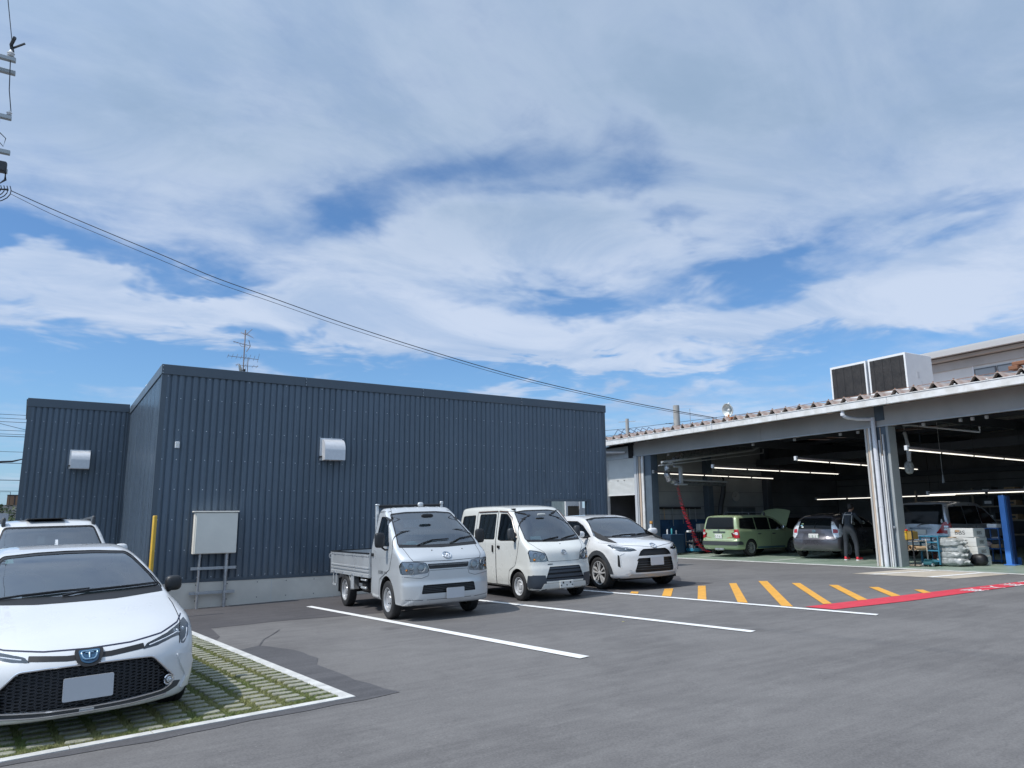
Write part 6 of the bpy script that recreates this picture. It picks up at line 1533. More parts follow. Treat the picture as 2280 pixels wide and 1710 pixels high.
# ---------------------------------------------------------------- white crossover
def build_crossover():
    t_ = car_root('parked_car', 11.93, 14.62, -5.0, 'white crossover with black wheel arches and two-tone alloy wheels', 'car', 'white cars in the lot'); t_.scale = (1.10, 1.06, 1.06)
    sp = dict(y=(-2.09, 2.09), T=[(-2.12, .80), (-2.03, .90), (-1.9, .965), (-1.6, 1.025), (-1.25, 1.075), (-1.10, 1.10), (-.8, 1.26), (-.45, 1.45), (-.2, 1.535), (.1, 1.575), (.5, 1.59), (1.1, 1.565), (1.6, 1.48), (1.95, 1.25)], crown=[(-2.1, .08), (-1.5, .10), (-1.0, .085), (-.2, .05), (2, .05)], crn=2.4,
              W=[(.18, .78), (.28, .84), (.45, .872), (.65, .8825), (.8, .872), (.93, .845), (1.02, .80), (1.1, .765), (1.35, .69), (1.55, .60), (1.62, .56)], P=[(-2.15, .93), (-1.8, .975), (-1.3, 1.0), (1.3, 1.0), (1.8, .98), (2.1, .94)],
              F=[(.2, -1.98), (.3, -2.05), (.5, -2.085), (.7, -2.085), (.85, -2.04), (.95, -1.93), (1.05, -1.75), (1.3, -1.3)], Fc=.42, Fn=2.8, B=[(.2, 2.0), (.6, 2.09), (1, 2.02), (1.5, 1.8)], Bc=.25,
              ZB=[(-3, .24), (3, .22)], flare=[(-1.22, .34, .42, .020), (1.34, .34, .42, .02)], crease=[(.85, .06, .010)], k1=44, k2=38, z0=.68)
    c = Car(t_, sp, M_pwhite, .034)
    c.arch(-1.22, .345, .385); c.arch(1.34, .345, .385); c.cavity(-1.10, 1.4, .72, .04)
    c.window([(-.76, 1.10), (-.4, 1.085), (0, 1.08), (.4, 1.085), (.76, 1.10), (.70, 1.25), (.575, 1.49), (.3, 1.525), (0, 1.53), (-.3, 1.525), (-.575, 1.49), (-.70, 1.25)], 'F', M_wst, 'windscreen', .13, True, .045, .03)
    for d in 'LS':
        c.window([(-.82, 1.09), (-.2, 1.075), (.6, 1.10), (1.15, 1.15), (.95, 1.36), (.4, 1.46), (-.1, 1.45), (-.40, 1.35)], d, M_side, 'side_window', .12, True, .045, .04)
        # black wheel-arch cladding
        for yc in (-1.22, 1.34):
            outer = [(yc + .475 * math.cos(a), .345 + .475 * math.sin(a)) for a in [math.pi * q / 14 for q in range(15)]]
            inner = [(yc + .385 * math.cos(a), .345 + .385 * math.sin(a)) for a in [math.pi * q / 14 for q in range(15)]]
            mb = MB(); V = []; 
            for (o_, i_) in zip(outer, inner): V += [c.hit(*o_, d, .003)[0], c.hit(*o_, d, .016)[0], c.hit(i_[0], i_[1], d, .014)[0], c.hit(i_[0], i_[1], d, -.03)[0]]
            mb.add(V, [(4 * q + r_, 4 * q + r_ + 1, 4 * q + 5 + r_, 4 * q + 4 + r_) for q in range(14) for r_ in range(3)]); c.add('arch_cladding', mb, M_gplas, 40)
        c.panel([(-.75, .22), (.85, .22), (.85, .36), (-.75, .36)], d, 'sill_cladding', M_gplas, .012, .02, False)
        dr = c.panel([(-.80, 1.04), (-.74, .40), (.12, .40), (.14, 1.04)], d, 'door'); door_handle(c, .02, .93, d, dr, M_pwhite)
        dr = c.panel([(.16, 1.04), (.14, .40), (.80, .40), (.92, .66), (1.08, .98)], d, 'door'); door_handle(c, .92, .96, d, dr, M_pwhite)
    for s_ in (-1, 1):
        hl = [(s_ * .42, .815), (s_ * .50, .865), (s_ * .66, .905), (s_ * .81, .945), (s_ * .835, .92), (s_ * .80, .84), (s_ * .72, .80), (s_ * .56, .795)]
        lamp_unit(c, hl[::s_] if s_ > 0 else hl[::-1], 'F', 'headlight', .05, [(s_ * .62, .845, .026, 'proj')], True, r=.012)
        mb = MB(); c.tube(mb, [(s_ * .50, .850), (s_ * .64, .885), (s_ * .80, .925)], 'F', .008, -.006); c.add('daylight_strip', mb, mat('strip_pale', (.65, .68, .72), .3), True)
        c.panel([(s_ * .735, .47), (s_ * .745, .72), (s_ * .77, .735), (s_ * .775, .50)][::s_], 'F', 'vertical_slot', M_trim, .002, .01, False, .03)
        mb = MB(); c.tube(mb, [(s_ * .72, .46), (s_ * .732, .73), (s_ * .66, .765)], 'F', .006, .003); c.add('slot_trim', mb, M_refl, True)
        mirror(c, s_ * .99, -.70, 1.16, s_, M_pwhite, (.115, .065, .075))
        lamp_unit(c, [(s_ * .52, .36), (s_ * .52, .43), (s_ * .60, .45), (s_ * .63, .37)][::s_], 'F', 'fog_lamp', .03, [(s_ * .57, .40, .024, 'bowl')], True)
        mb = MB(); c.patch(mb, [(s_ * .50, .36), (s_ * .66, .34), (s_ * .64, .42), (s_ * .50, .58), (s_ * .43, .60)][::s_], 'F', .004, .04); c.add('bumper_wing', mb, M_pwhite, True)
    up = [(-.42, .70), (.42, .70), (.36, .795), (.28, .84), (-.28, .84), (-.36, .795)]
    c.cut.cur = 2; c.slab(c.cut, Car.rnd(up, .02), 'F', -.04, .03, .06); mb = MB(); c.patch(mb, Car.rnd(up, .02), 'F', -.035, .07); c.add('upper_grille', mb, M_trim, True)
    lo_ = [(-.48, .36), (.48, .36), (.50, .50), (.42, .655), (-.42, .655), (-.50, .50)]

    c.slab(c.cut, Car.rnd(lo_, .02), 'F', -.04, .03, .06); mb = MB(); c.patch(mb, Car.rnd(lo_, .02), 'F', -.035, .07); g_ = c.add('lower_grille', mb, M_trim, True)
    mb = MB()
    for z_ in (.42, .47, .52, .57): c.tube(mb, [(-.45, z_), (.45, z_)], 'F', .007, -.02)
    c.add('bars', mb, M_gplas, True, g_)
    c.panel([(-.60, .285), (.60, .285), (.56, .335), (-.56, .335)], 'F', 'skid_plate', mat('skid_silver', (.42, .43, .44), .4, metal=.5), .008, .01, False, .05)
    emblem(c, 0, .895, .07, .047)
    plate(c, 0, .58, 'F', M_plateb, .165, .083, off=.02)
    mb = MB(); c.ribbon(mb, [(-.84, .99), (-.78, .955), (-.6, .92), (-.3, .90), (0, .86), (.3, .90), (.6, .92), (.78, .955), (.84, .99)], 'F', .007, .0012, False); c.add('bonnet_gap', mb, M_gplas)
    mb = MB(); c.patch(mb, [(-.74, 1.075), (0, 1.055), (.74, 1.075), (.75, 1.10), (0, 1.085), (-.75, 1.10)], 'F', .004, .04); c.add('cowl', mb, M_trim, True)
    wiper(c, [(-.40, 1.09), (-.1, 1.115), (.25, 1.12)]); wiper(c, [(.05, 1.09), (.4, 1.12), (.68, 1.13)])
    b = MB(); b.bbox(-.68, .68, -1.02, -.62, .72, 1.06, .05); c.add('dashboard', b, M_int, 40)
    for x_ in (-.36, .36): seat(c, x_, -.0, .74, h=.54)
    steering(c, .36, -.44, 1.0)
    p, _ = c.hit(0, 1.46, 'F', -.04); b = MB(); superell(b, p + Vector((0, .1, -.03)), (.12, .03, .035), 3); c.add('room_mirror', b, M_trim, True)
    c.finish()
    M_mach = mat('machined_alloy', (.62, .62, .62), .35, metal=.35)
    for s_ in (-1, 1):
        for y_ in (-1.22, 1.34):
            h_ = wheel(c, s_ * .775, y_, .345, .215, .245, (5, .028, .052), s_, .345, M_mach)
            b = MB(); T = Matrix.Translation((s_ * .775, y_, .345)) @ Matrix.Rotation(R(90 * s_), 4, 'Y'); b.lathe([(.235, .05), (.14, .062), (.03, .065), (.001, .065)], 30, T)
            for k in range(5):
                Tk = T @ Matrix.Rotation(2 * math.pi * (k + .5) / 5, 4, 'Z'); b.box(.05, .225, -.010, .010, .05, .092, Tk)
            b.build('rim_black', M_trim, h_, 30)
    b = MB(); b.box(-.74, .74, -1.75, 1.9, .20, .28); c.add('underfloor', b, M_well)
build_crossover()
# ================================================================== CARS INSIDE THE GARAGE
def rear_lamp(c, poly, d, m=M_redl, name='tail_lamp', off=.010):
    mb = MB(); c.slab(mb, Car.rnd(poly, .012), d, -.01, off, .05); return c.add(name, mb, m, 30)
M_glassdark = mat('dark_rear_glass', (.008, .010, .011), .08, spec=.16)
M_wagonglass = M_glassdark
def g_root(name, lx, ly, ang, label, cat):
    w = GL(lx, ly); t_ = empty(name, (w[0], w[1], gf(lx, ly) + .006), 0, label, cat, 'cars being serviced in the garage')
    t_.rotation_euler = (0, 0, GR + R(-90 + 180) + R(ang)); return t_
# local frame: car front is -Y; heading +X of the garage turned by ang
def build_wagon():
    t_ = g_root('parked_car', 2.55, 7.30, 6, 'light green station wagon with its bonnet raised inside the garage', 'car'); t_.scale = (.97, .97, .97)
    sp = dict(y=(-2.10, 2.10), T=[(-2.1, .75), (-2.0, .88), (-1.2, 1.02), (-1.0, 1.08), (-.3, 1.44), (0, 1.49), (.6, 1.515), (1.6, 1.50), (1.90, 1.46), (2.02, 1.38)], crown=[(-2, .05), (2.1, .04)],
              W=[(.2, .79), (.35, .83), (.6, .845), (.9, .84), (1.0, .81), (1.42, .70), (1.5, .66)], P=[(-2.1, .95), (-1.6, 1), (1.7, 1), (2.1, .975)], F=[(.2, -2.0), (.5, -2.1), (.8, -2.08), (.95, -1.9)], Fc=.25,
              B=[(.2, 1.98), (.30, 2.06), (.42, 2.10), (.55, 2.10), (.60, 2.06), (.95, 2.03), (1.35, 1.93), (1.5, 1.85)], Bc=.10, Bn=4, ZB=[(-3, .22), (3, .24)], k1=44, k2=40)
    c = Car(t_, sp, M_pgreen, .045); c.arch(-1.30, .30, .34); c.arch(1.25, .30, .34)
    c.window([(-.66, .99), (.66, .99), (.58, 1.41), (-.58, 1.41)], 'R', M_wagonglass, 'tailgate_window', cut=False, frit=.02, r=.05)
    for d in 'LS':
        c.window([(.92, .97), (.92, 1.39), (1.72, 1.37), (1.84, 1.02)], d, M_wagonglass, 'side_window', cut=False, frit=.02, r=.05)
        c.window([(.06, .96), (.06, 1.40), (.86, 1.40), (.86, .96)], d, M_wagonglass, 'side_window', cut=False, frit=.02, r=.03)
        c.window([(-.85, .98), (-.25, 1.34), (-.02, 1.39), (-.02, .96)], d, M_wagonglass, 'side_window', cut=False, frit=.02, r=.03)
        for y0, y1 in ((-.85, .01), (.03, .88)):
            dr = c.panel([(y0, .90), (y0, .34), (y1, .34), (y1, .90)], d, 'door'); door_handle(c, y1 - .14, .80, d, dr, M_gplas)
        c.panel([(-.85, .27), (.85, .27), (.85, .33), (-.85, .33)], d, 'sill', mat('sill_blue', (.06, .12, .16), .4), .004, .01, False)
        s_ = -1 if d == 'L' else 1
        mirror(c, s_ * .93, -.62, 1.03, s_, M_black, (.09, .05, .07))
        rear_lamp(c, [(1.90, .66), (1.92, .98), (2.03, .96), (2.06, .66)], d)
        rear_lamp(c, [(1.96, .78), (1.97, .87), (2.05, .87), (2.06, .78)], d, M_refl, 'reversing_lamp', .014)
    for s_ in (-1, 1):
        rear_lamp(c, [(s_ * .69, .66), (s_ * .68, .97), (s_ * .79, .98), (s_ * .815, .66)][::s_], 'R')
        rear_lamp(c, [(s_ * .70, .78), (s_ * .70, .87), (s_ * .80, .87), (s_ * .805, .78)][::s_], 'R', M_refl, 'reversing_lamp', .014)
    mb = MB(); c.ribbon(mb, Car.rnd([(-.67, .58), (.67, .58), (.665, 1.0), (.60, 1.44), (-.60, 1.44), (-.665, 1.0)], .05), 'R', .012, .0015); c.add('tailgate_gap', mb, M_trim)
    c.panel([(-.80, .40), (.80, .40), (.80, .545), (-.80, .545)], 'R', 'rear_bumper', M_gplas, .018, .03, False)
    for d in 'LS': c.panel([(1.72, .42), (1.72, .50), (1.82, .545), (2.03, .545), (2.03, .42)], d, 'bumper_side', M_gplas, .014, .02, False, .05)
    c.panel([(-.30, .86), (.26, .86), (.26, .90), (-.30, .90)], 'R', 'garnish', M_gplas, .02, .008, False)
    plate(c, 0, .73, 'R', M_plate, .165, .083, ('·2 7-6 7', .12), off=.02)
    emblem(c, 0, .945, .04, .028, d='R')
    b = MB(); b.tube([(.55, .0, 1.60), (-.55, .0, 1.60)], .018, 6); b.tube([(.55, .9, 1.60), (-.55, .9, 1.60)], .018, 6)
    for x_ in (-.56, .56):
        for y_ in (0, .9): b.bbox(x_ - .03, x_ + .03, y_ - .04, y_ + .04, 1.45, 1.60, .01)
    c.add('roof_bar', b, M_gplas, 40)
    b = MB(); b.bbox(-.42, .42, 1.70, 2.02, .28, .36, .03); b.tube([(-.2, 2.02, .26), (.2, 2.02, .26)], .05, 8); c.add('silencer', b, M_steel, 40)
    # raised bonnet: a curved panel hinged at the screen
    b = MB(); V = []; nn = 7
    for j in range(nn):
        for i in range(nn):
            u = i / (nn - 1) * 2 - 1; v = j / (nn - 1); w_ = .70 - .06 * v
            a = R(58); L_ = v * .92; V.append((u * w_, -1.10 - L_ * math.cos(a) - .0, 1.06 + L_ * math.sin(a) - .09 * abs(u)**2.2 - (.10 * v * v)))
    for (z_) in (0, 1):
        k0 = len(b.v); b.add([(x, y - .022 * z_, z - .015 * z_) for x, y, z in V], [((j * nn + i, j * nn + i + 1, (j + 1) * nn + i + 1, (j + 1) * nn + i) if z_ else (j * nn + i, (j + 1) * nn + i, (j + 1) * nn + i + 1, j * nn + i + 1)) for j in range(nn - 1) for i in range(nn - 1)])
    c.add('bonnet', b, M_pgreen, True)
    b = MB(); b.tube([(.45, -1.5, .95), (.42, -1.52, 1.62)], .012, 5); b.bbox(-.6, .6, -1.95, -1.2, .75, .93, .04); c.add('engine_bay', b, M_well)
    c.finish()
    for s_ in (-1, 1):
        for y_ in (-1.30, 1.25): wheel(c, s_ * .745, y_, .305, .175, .20, (12, .016, 0), s_, rim_m=mat('wagon_rim', (.42, .43, .40), .35, metal=.5))
build_wagon()
def build_hatch():
    t_ = g_root('parked_car', 3.25, 4.05, 13, 'dark grey hatchback with its front door open inside the garage', 'car')
    sp = dict(y=(-2.0, 2.0), T=[(-2.0, .70), (-1.85, .84), (-1.2, 1.0), (-.4, 1.36), (.0, 1.44), (.5, 1.445), (1.2, 1.38), (1.7, 1.28), (1.85, 1.22)], crown=[(-2, .06), (2.1, .06)],
              W=[(.2, .78), (.35, .83), (.6, .8475), (.85, .84), (.95, .80), (1.35, .60), (1.45, .54)], P=[(-2, .93), (-1.5, 1), (1.3, 1), (1.7, .97), (2, .92)], F=[(.2, -1.9), (.5, -2.0), (.8, -1.9)], Fc=.3,
              B=[(.2, 1.88), (.3, 1.96), (.45, 2.0), (.60, 1.99), (.68, 1.94), (.95, 1.88), (1.2, 1.72), (1.35, 1.5)], Bc=.20, Bn=3, ZB=[(-3, .2), (3, .22)], k1=44, k2=40)
    c = Car(t_, sp, M_pgrey, .045); c.arch(-1.25, .29, .33); c.arch(1.27, .29, .33)
    c.window([(-.62, .93), (.62, .93), (.48, 1.27), (-.48, 1.27)], 'R', M_glassdark, 'tailgate_window', cut=False, frit=.02, r=.05)
    c.panel([(-.50, 1.30), (.50, 1.30), (.47, 1.345), (-.47, 1.345)], 'R', 'spoiler', None, .03, .02, False)
    for d in 'LS':
        c.window([(.92, .98), (.86, 1.29), (1.40, 1.20), (1.45, 1.05)], d, M_glassdark, 'side_window', cut=False, frit=.02, r=.03)
        c.window([(.08, .95), (.08, 1.33), (.80, 1.31), (.86, .97)], d, M_glassdark, 'side_window', cut=False, frit=.02, r=.03)
        c.window([(-.95, .95), (-.35, 1.27), (0, 1.33), (0, .95)], d, M_glassdark, 'side_window', cut=False, frit=.02, r=.03)
        for y0, y1 in ((-.90, .03), (.05, .88)):
            dr = c.panel([(y0, .90), (y0, .32), (y1, .32), (y1, .90)], d, 'door'); door_handle(c, y1 - .14, .80, d, dr, M_pgrey)
        rear_lamp(c, [(1.62, .80), (1.52, 1.10), (1.62, 1.08), (1.80, .86), (1.84, .66), (1.74, .68)], d, M_refl, 'tail_lamp_side')
    M_clearred = mat('pink_lamp', (.55, .16, .17), .15, coat=.6)
    for s_ in (-1, 1):
        rear_lamp(c, [(s_ * .60, .74), (s_ * .56, .92), (s_ * .52, 1.17), (s_ * .60, 1.15), (s_ * .74, .92), (s_ * .76, .66), (s_ * .68, .62)][::s_], 'R', M_refl)
        rear_lamp(c, [(s_ * .60, .80), (s_ * .60, .93), (s_ * .73, .91), (s_ * .735, .80)][::s_], 'R', M_redl, 'brake_lamp', .016)
    c.panel([(-.40, .60), (.40, .60), (.34, .78), (-.34, .78)], 'R', 'plate_recess', mat('grey_dark_paint', (.06, .06, .07), .35, metal=.5), .003, .02)
    plate(c, 0, .685, 'R', M_plate, .165, .083, ('·1 5-1 5', .12), off=.025)
    emblem(c, 0, .855, .055, .038, mat('emblem_blue', (.25, .45, .52), .2, metal=.6), 'R')
    mb = MB(); c.ribbon(mb, [(-.72, .60), (-.62, .565), (.62, .565), (.72, .60)], 'R', .012, .0015, False); c.add('tailgate_gap', mb, M_trim)
    for k, (a, b_, col) in enumerate(((.42, 1.09, (.55, .62, .3)), (.44, 1.035, (.25, .5, .6)), (.40, .985, (.6, .62, .6)))):
        mb = MB(); c.patch(mb, [(a + .045 * math.cos(q * .785), b_ + .022 * math.sin(q * .785)) for q in range(8)], 'R', .006, .03); c.add('window_sticker', mb, mat('sticker_%d' % k, col, .5))
    wiper(c, [(0, .94), (-.02, 1.02), (-.04, 1.15)], 'R')
    # open front door, swung out on the camera's right (the car's own right)
    s_ = -1
    b = MB(); hy, hx_ = -.92, -.80
    T = Matrix.Translation((hx_, hy, 0)) @ Matrix.Rotation(R(-62), 4, 'Z')
    b.prism(Car.rnd([(0, .32), (.95, .32), (.97, .90), (.0, .92)], .08), -.03, .03, T @ YZ)
    d_ = c.add('open_door', b, M_pgrey, 40)
    b = MB(); b.tube([T @ Vector((0, .05, .92)), T @ Vector((0, .55, 1.27)), T @ Vector((0, .90, 1.30)), T @ Vector((0, .95, .9))], .02, 6); c.add('window_frame', b, M_trim, True, d_)
    c.finish()
    for s_ in (-1, 1):
        for y_ in (-1.25, 1.27): wheel(c, s_ * .745, y_, .295, .175, .19, (7, .045, 0), s_, rim_m=mat('hatch_rim', (.36, .37, .38), .35, metal=.5))
build_hatch()
def build_minivan():
    t_ = g_root('parked_car', 5.05, 1.15, 6, 'silver minivan behind the shelves at the centre pillar', 'car'); t_.scale = (.98, .98, .915)
    sp = dict(y=(-2.3, 2.3), T=[(-2.3, .80), (-2.1, .98), (-1.5, 1.15), (-1.3, 1.22), (-.55, 1.70), (-.2, 1.82), (.5, 1.86), (1.6, 1.85), (2.0, 1.80), (2.1, 1.74)], crown=[(-2, .05), (2.3, .05)],
              W=[(.2, .79), (.4, .84), (.7, .8475), (1.0, .84), (1.1, .815), (1.70, .70), (1.85, .66)], P=[(-2.3, .93), (-1.7, 1), (1.9, 1), (2.3, .975)], F=[(.2, -2.2), (.5, -2.3), (.8, -2.25), (1.0, -2.0)], Fc=.3,
              B=[(.2, 2.2), (.3, 2.27), (.5, 2.30), (.62, 2.28), (.70, 2.23), (1.1, 2.19), (1.7, 2.03), (1.85, 1.92)], Bc=.14, Bn=3.4, ZB=[(-3, .2), (3, .22)], k1=44, k2=40)
    c = Car(t_, sp, M_psil2, .05); c.arch(-1.4, .31, .35); c.arch(1.4, .31, .35)
    c.window([(-.70, 1.08), (-.3, 1.12), (.3, 1.12), (.70, 1.08), (.60, 1.74), (-.60, 1.74)], 'R', M_glassdark, 'tailgate_window', cut=False, frit=.025, r=.05)
    for d in 'LS':
        c.window([(.98, 1.10), (.98, 1.68), (1.85, 1.66), (2.0, 1.12)], d, M_glassdark, 'side_window', cut=False, frit=.02, r=.05)
        c.window([(-.05, 1.10), (-.05, 1.69), (.93, 1.69), (.93, 1.10)], d, M_glassdark, 'side_window', cut=False, frit=.02, r=.03)
        c.window([(-1.15, 1.12), (-.45, 1.60), (-.12, 1.67), (-.12, 1.10)], d, M_glassdark, 'side_window', cut=False, frit=.02, r=.03)
        for y0, y1 in ((-1.1, -.08), (-.05, .98)):
            dr = c.panel([(y0, 1.03), (y0, .34), (y1, .34), (y1, 1.03)], d, 'door'); door_handle(c, y1 - .14, .93, d, dr, M_psil2)
        rear_lamp(c, [(2.03, .82), (2.02, 1.15), (2.14, 1.12), (2.20, .80)], d)
    for s_ in (-1, 1):
        rear_lamp(c, [(s_ * .66, .80), (s_ * .645, 1.17), (s_ * .73, 1.18), (s_ * .80, .98), (s_ * .81, .78)][::s_], 'R')
        for z_ in (.935, 1.02): rear_lamp(c, [(s_ * .665, z_ - .03), (s_ * .665, z_ + .03), (s_ * .765, z_ + .03), (s_ * .775, z_ - .03)][::s_], 'R', M_refl, 'clear_lamp', .018)
    c.panel([(-.35, .94), (.35, .94), (.33, .98), (-.33, .98)], 'R', 'garnish', M_chrome, .02, .01, False)
    wiper(c, [(.05, 1.07), (-.1, 1.11), (-.42, 1.13)], 'R', .02)
    emblem(c, .05, 1.035, .05, .035, d='R')
    plate(c, .0, .84, 'R', M_plate, off=.02)
    mb = MB(); c.ribbon(mb, [(-.65, .62), (-.62, .58), (.62, .58), (.65, .62), (.64, 1.2)], 'R', .012, .0015, False); c.add('tailgate_gap', mb, M_trim)
    mb = MB(); 
    p, _ = c.hit(-.62, 1.14, 'R', .03); superell(mb, p + Vector((0, 0, .04)), (.03, .02, .05), 2.2); superell(mb, p + Vector((0, 0, .10)), (.02, .018, .022), 2); c.add('white_mascot', mb, M_white, True)
    c.finish()
    for s_ in (-1, 1):
        for y_ in (-1.4, 1.4): wheel(c, s_ * .745, y_, .32, .2, .21, (8, .03, 0), s_)
build_minivan()

# ================================================================== THINGS IN THE GARAGE
def gthing(name, x, y, ang, label, cat, group=None, dz=0.0):
    w = GL(x, y); return empty(name, (w[0], w[1], gf(x, y) + .003 + dz), GR + R(ang), label, cat, group)
M_bluep = mat('tool_blue', (.02, .10, .30), .45, var=.1, vscale=6)
M_lift = mat('lift_blue', (.07, .22, .60), .38, var=.05, vscale=3)
M_teal = mat('trolley_teal', (.03, .16, .25), .5, var=.15, vscale=8)
M_ylw = mat('crate_yellow', (.62, .38, .03), .5, var=.12, vscale=10)
M_card = mat('cardboard', (.42, .28, .16), .85, var=.12, vscale=9)
M_wood = mat('pale_wood', (.50, .34, .20), .7, var=.15, vscale=6, streak=(1, 1, .2))
M_bag = mat('grey_plastic_bag', (.30, .315, .31), .30, var=.25, vscale=9, bump=.9, bscale=14)
# vehicle lift post
t_ = gthing('lift_post', 1.95, -2.02, 0, 'tall blue steel post of a vehicle lift beside the blue wire shelf', 'lift post')
b = MB(); b.bbox(-.10, -.0, -.075, .065, 0, 1.82, .008); b.build('column_face', M_lift, t_)
b = MB(); b.bbox(.0, .16, -.10, .09, 0, 1.81, .008); b.build('column_back', mat('lift_blue_shaded', (.012, .04, .13), .5), t_)  # same blue post: the shade on its right side is put into this colour
b = MB(); b.bbox(.30, .56, .0, .16, 0, .18, .02); b.bbox(-.12, .20, -.16, .12, 0, .02, .004); b.tube([(.2, .05, .08), (.45, .08, .08)], .03, 6); b.build('foot', M_lift, t_)
b = MB(); b.lathe([(.02, 0), (.02, .01)], 8, Matrix.Translation((-.05, -.03, 1.82))); b.build('cap_bolt', M_white, t_)
# shelf with yellow crate next to the pillar
t_ = gthing('utility_shelf', .48, -.15, 0, 'open shelf beside the pillar, cardboard tubes on its boards', 'shelf')
b = MB()
for z_ in (.02, .42, .66): b.box(-.18, .20, -.42, .14, z_, z_ + .02)
b.build('boards', mat('shelf_board', (.35, .30, .24), .7), t_)
b = MB()
for x_, y_, m_ in ((-.19, -.08, 0), (-.19, .14, 0), (.2, -.42, 0), (.2, .14, 0)): b.box(x_ - .014, x_ + .014, y_ - .014, y_ + .014, 0, .72)
b.build('uprights', mat('upright_cream', (.56, .50, .42), .6), t_)
b = MB(); b.box(-.2, -.17, -.30, -.27, 0, .96); b.build('black_upright', M_black, t_)
for i, (y_, r_, z_, lx) in enumerate(((-.02, .055, .50, .3), (-.20, .06, .50, .34), (-.34, .05, .49, .3))):
    b = MB(); T = Matrix.Translation((-.2, y_, z_)) @ Matrix.Rotation(R(90), 4, 'Y') @ Matrix.Rotation(R(10 * i), 4, 'X'); b.lathe([(r_ * .8, .02), (r_ * .8, 0), (r_, 0), (r_, lx), (r_ * .8, lx)], 14, T)
    o = b.build('cardboard_tube', M_card, None, True); o.location = t_.location; o.rotation_euler = t_.rotation_euler; tag(o, ('left', 'middle', 'right')[i] + ' cardboard tube of three lying on the open shelf by the pillar', 'tube', 'cardboard tubes on the shelf')
cr = gthing('plastic_crate', .42, -.08, 3, 'yellow plastic crate on top of the shelf beside the pillar', 'crate', dz=.70)
b = MB(); b.bbox(-.20, .20, -.22, .16, 0, .235, .02); b.box(-.21, .21, -.23, .17, .215, .245)
for z_ in (.06, .12): b.box(-.207, .20, -.21, .15, z_, z_ + .012)
for y_ in (-.16, -.05, .06, .14): b.box(-.206, .2, y_ - .006, y_ + .006, .0, .215)
b.build('tub', M_ylw, cr, 30)
b = MB(); b.box(-.16, .16, -.34, -.225, .02, .23); b.build('side_bin', mat('bin_ochre', (.35, .22, .05), .6), cr)
rg = gthing('rag', .36, .0, 10, 'red rags heaped over the yellow crate', 'rag', dz=.945)
b = MB(); superell(b, (-.02, -.03, .03), (.18, .19, .06), 2.2); superell(b, (-.08, -.2, .02), (.09, .09, .05), 2); b.build('cloth', mat('rag_red', (.5, .04, .03), .9, bump=.8, bscale=20), rg, True)
rg = gthing('rag', .25, .17, 0, 'white and pale blue rag hanging off the left of the yellow crate', 'rag', dz=.84)
b = MB(); superell(b, (0, 0, .06), (.07, .06, .05), 2); superell(b, (0, .02, -.03), (.06, .05, .05), 2); b.build('cloth', mat('rag_pale', (.5, .6, .64), .9, bump=.8, bscale=20), rg, True)
tr = gthing('tool_trolley', .95, -.62, 0, 'teal tool trolley with rolls and parts on its trays, left of the cardboard boxes', 'trolley')
b = MB()
for x_ in (-.25, .25):
    for y_ in (-.27, .22): b.box(x_ - .018, x_ + .018, y_ - .018, y_ + .018, .04, .78)
b.build('frame_posts', M_teal, tr)
for z_ in (.10, .38, .60, .76): b = MB(); b.bbox(-.26, .26, -.28, .23, z_, z_ + .035, .01); b.build('tray', M_teal, tr)
for x_ in (-.22, .22):
    for y_ in (-.24, .19): b = MB(); b.lathe([(.035, -.012), (.035, .012)], 12, Matrix.Translation((x_, y_, .037)) @ Matrix.Rotation(R(90), 4, 'X'), True); b.build('castor', M_trim, tr)
hs = gthing('hose_coil', .80, -.62, 0, 'pale grey hose looped on the middle tray of the teal trolley', 'hose', dz=.455)
b = MB(); T = Matrix.Rotation(R(75), 4, 'Y'); b.tube([T @ Vector((.09 * math.cos(q * .5), .12 * math.sin(q * .5), .004 * q)) for q in range(22)], .013, 6); b.build('coil', M_steel, hs, True)
jk = gthing('floor_jack', .50, -.70, 0, 'low dark teal floor jack on the floor before the trolley', 'jack')
b = MB(); b.bbox(-.10, .42, -.13, .12, .04, .13, .02); b.bbox(.25, .42, -.10, .10, .1, .17, .02); b.tube([(.2, 0, .12), (-.02, .10, .17)], .03, 6); b.build('jack_body', mat('jack_teal', (.02, .10, .12), .5), jk, 30)
for x_, y_ in ((-.06, .12), (-.06, -.14), (.36, .13), (.36, -.14)): b = MB(); b.lathe([(.045, -.018), (.045, .018)], 14, Matrix.Translation((x_, y_, .045)) @ Matrix.Rotation(R(90), 4, 'X'), True); b.build('jack_wheel', M_steel, jk)
ws = gthing('wooden_stand', 1.25, -.92, 0, 'small pale wooden stand with cartons left of the grey bags', 'stand')
for y_ in (-.12, .12): b = MB(); b.box(-.03, .03, y_ - .04, y_ + .04, 0, .40); b.build('leg', M_wood, ws)
b = MB(); b.box(-.12, .12, -.20, .20, .40, .43); b.build('top', M_wood, ws)
for i, (y_, z_, s_) in enumerate(((-.05, .435, .11), (.0, .60, .09))):
    cb = gthing('carton', 1.25, -.92 + y_, 8 * i, ('lower' if i == 0 else 'upper') + ' brown carton on the small wooden stand', 'carton', 'cartons on the wooden stand', dz=z_)
    b = MB(); b.box(-s_, s_, -s_ * 1.2, s_ * 1.2, 0, .15); b.cur = 1; b.box(-s_ - .002, -s_, -.05, .05, .05, .12); b.build('box', [M_card, M_white], cb)
bk = gthing('crate', 1.35, -.62, 0, 'dark red wooden crate on the floor between trolley and wooden stand', 'crate')
b = MB()
for z_ in (.02, .16, .30): b.box(-.25, .25, -.14, .16, z_, z_ + .11)
b.build('slats', mat('crate_redbrown', (.16, .05, .035), .7, var=.2, vscale=9), bk)
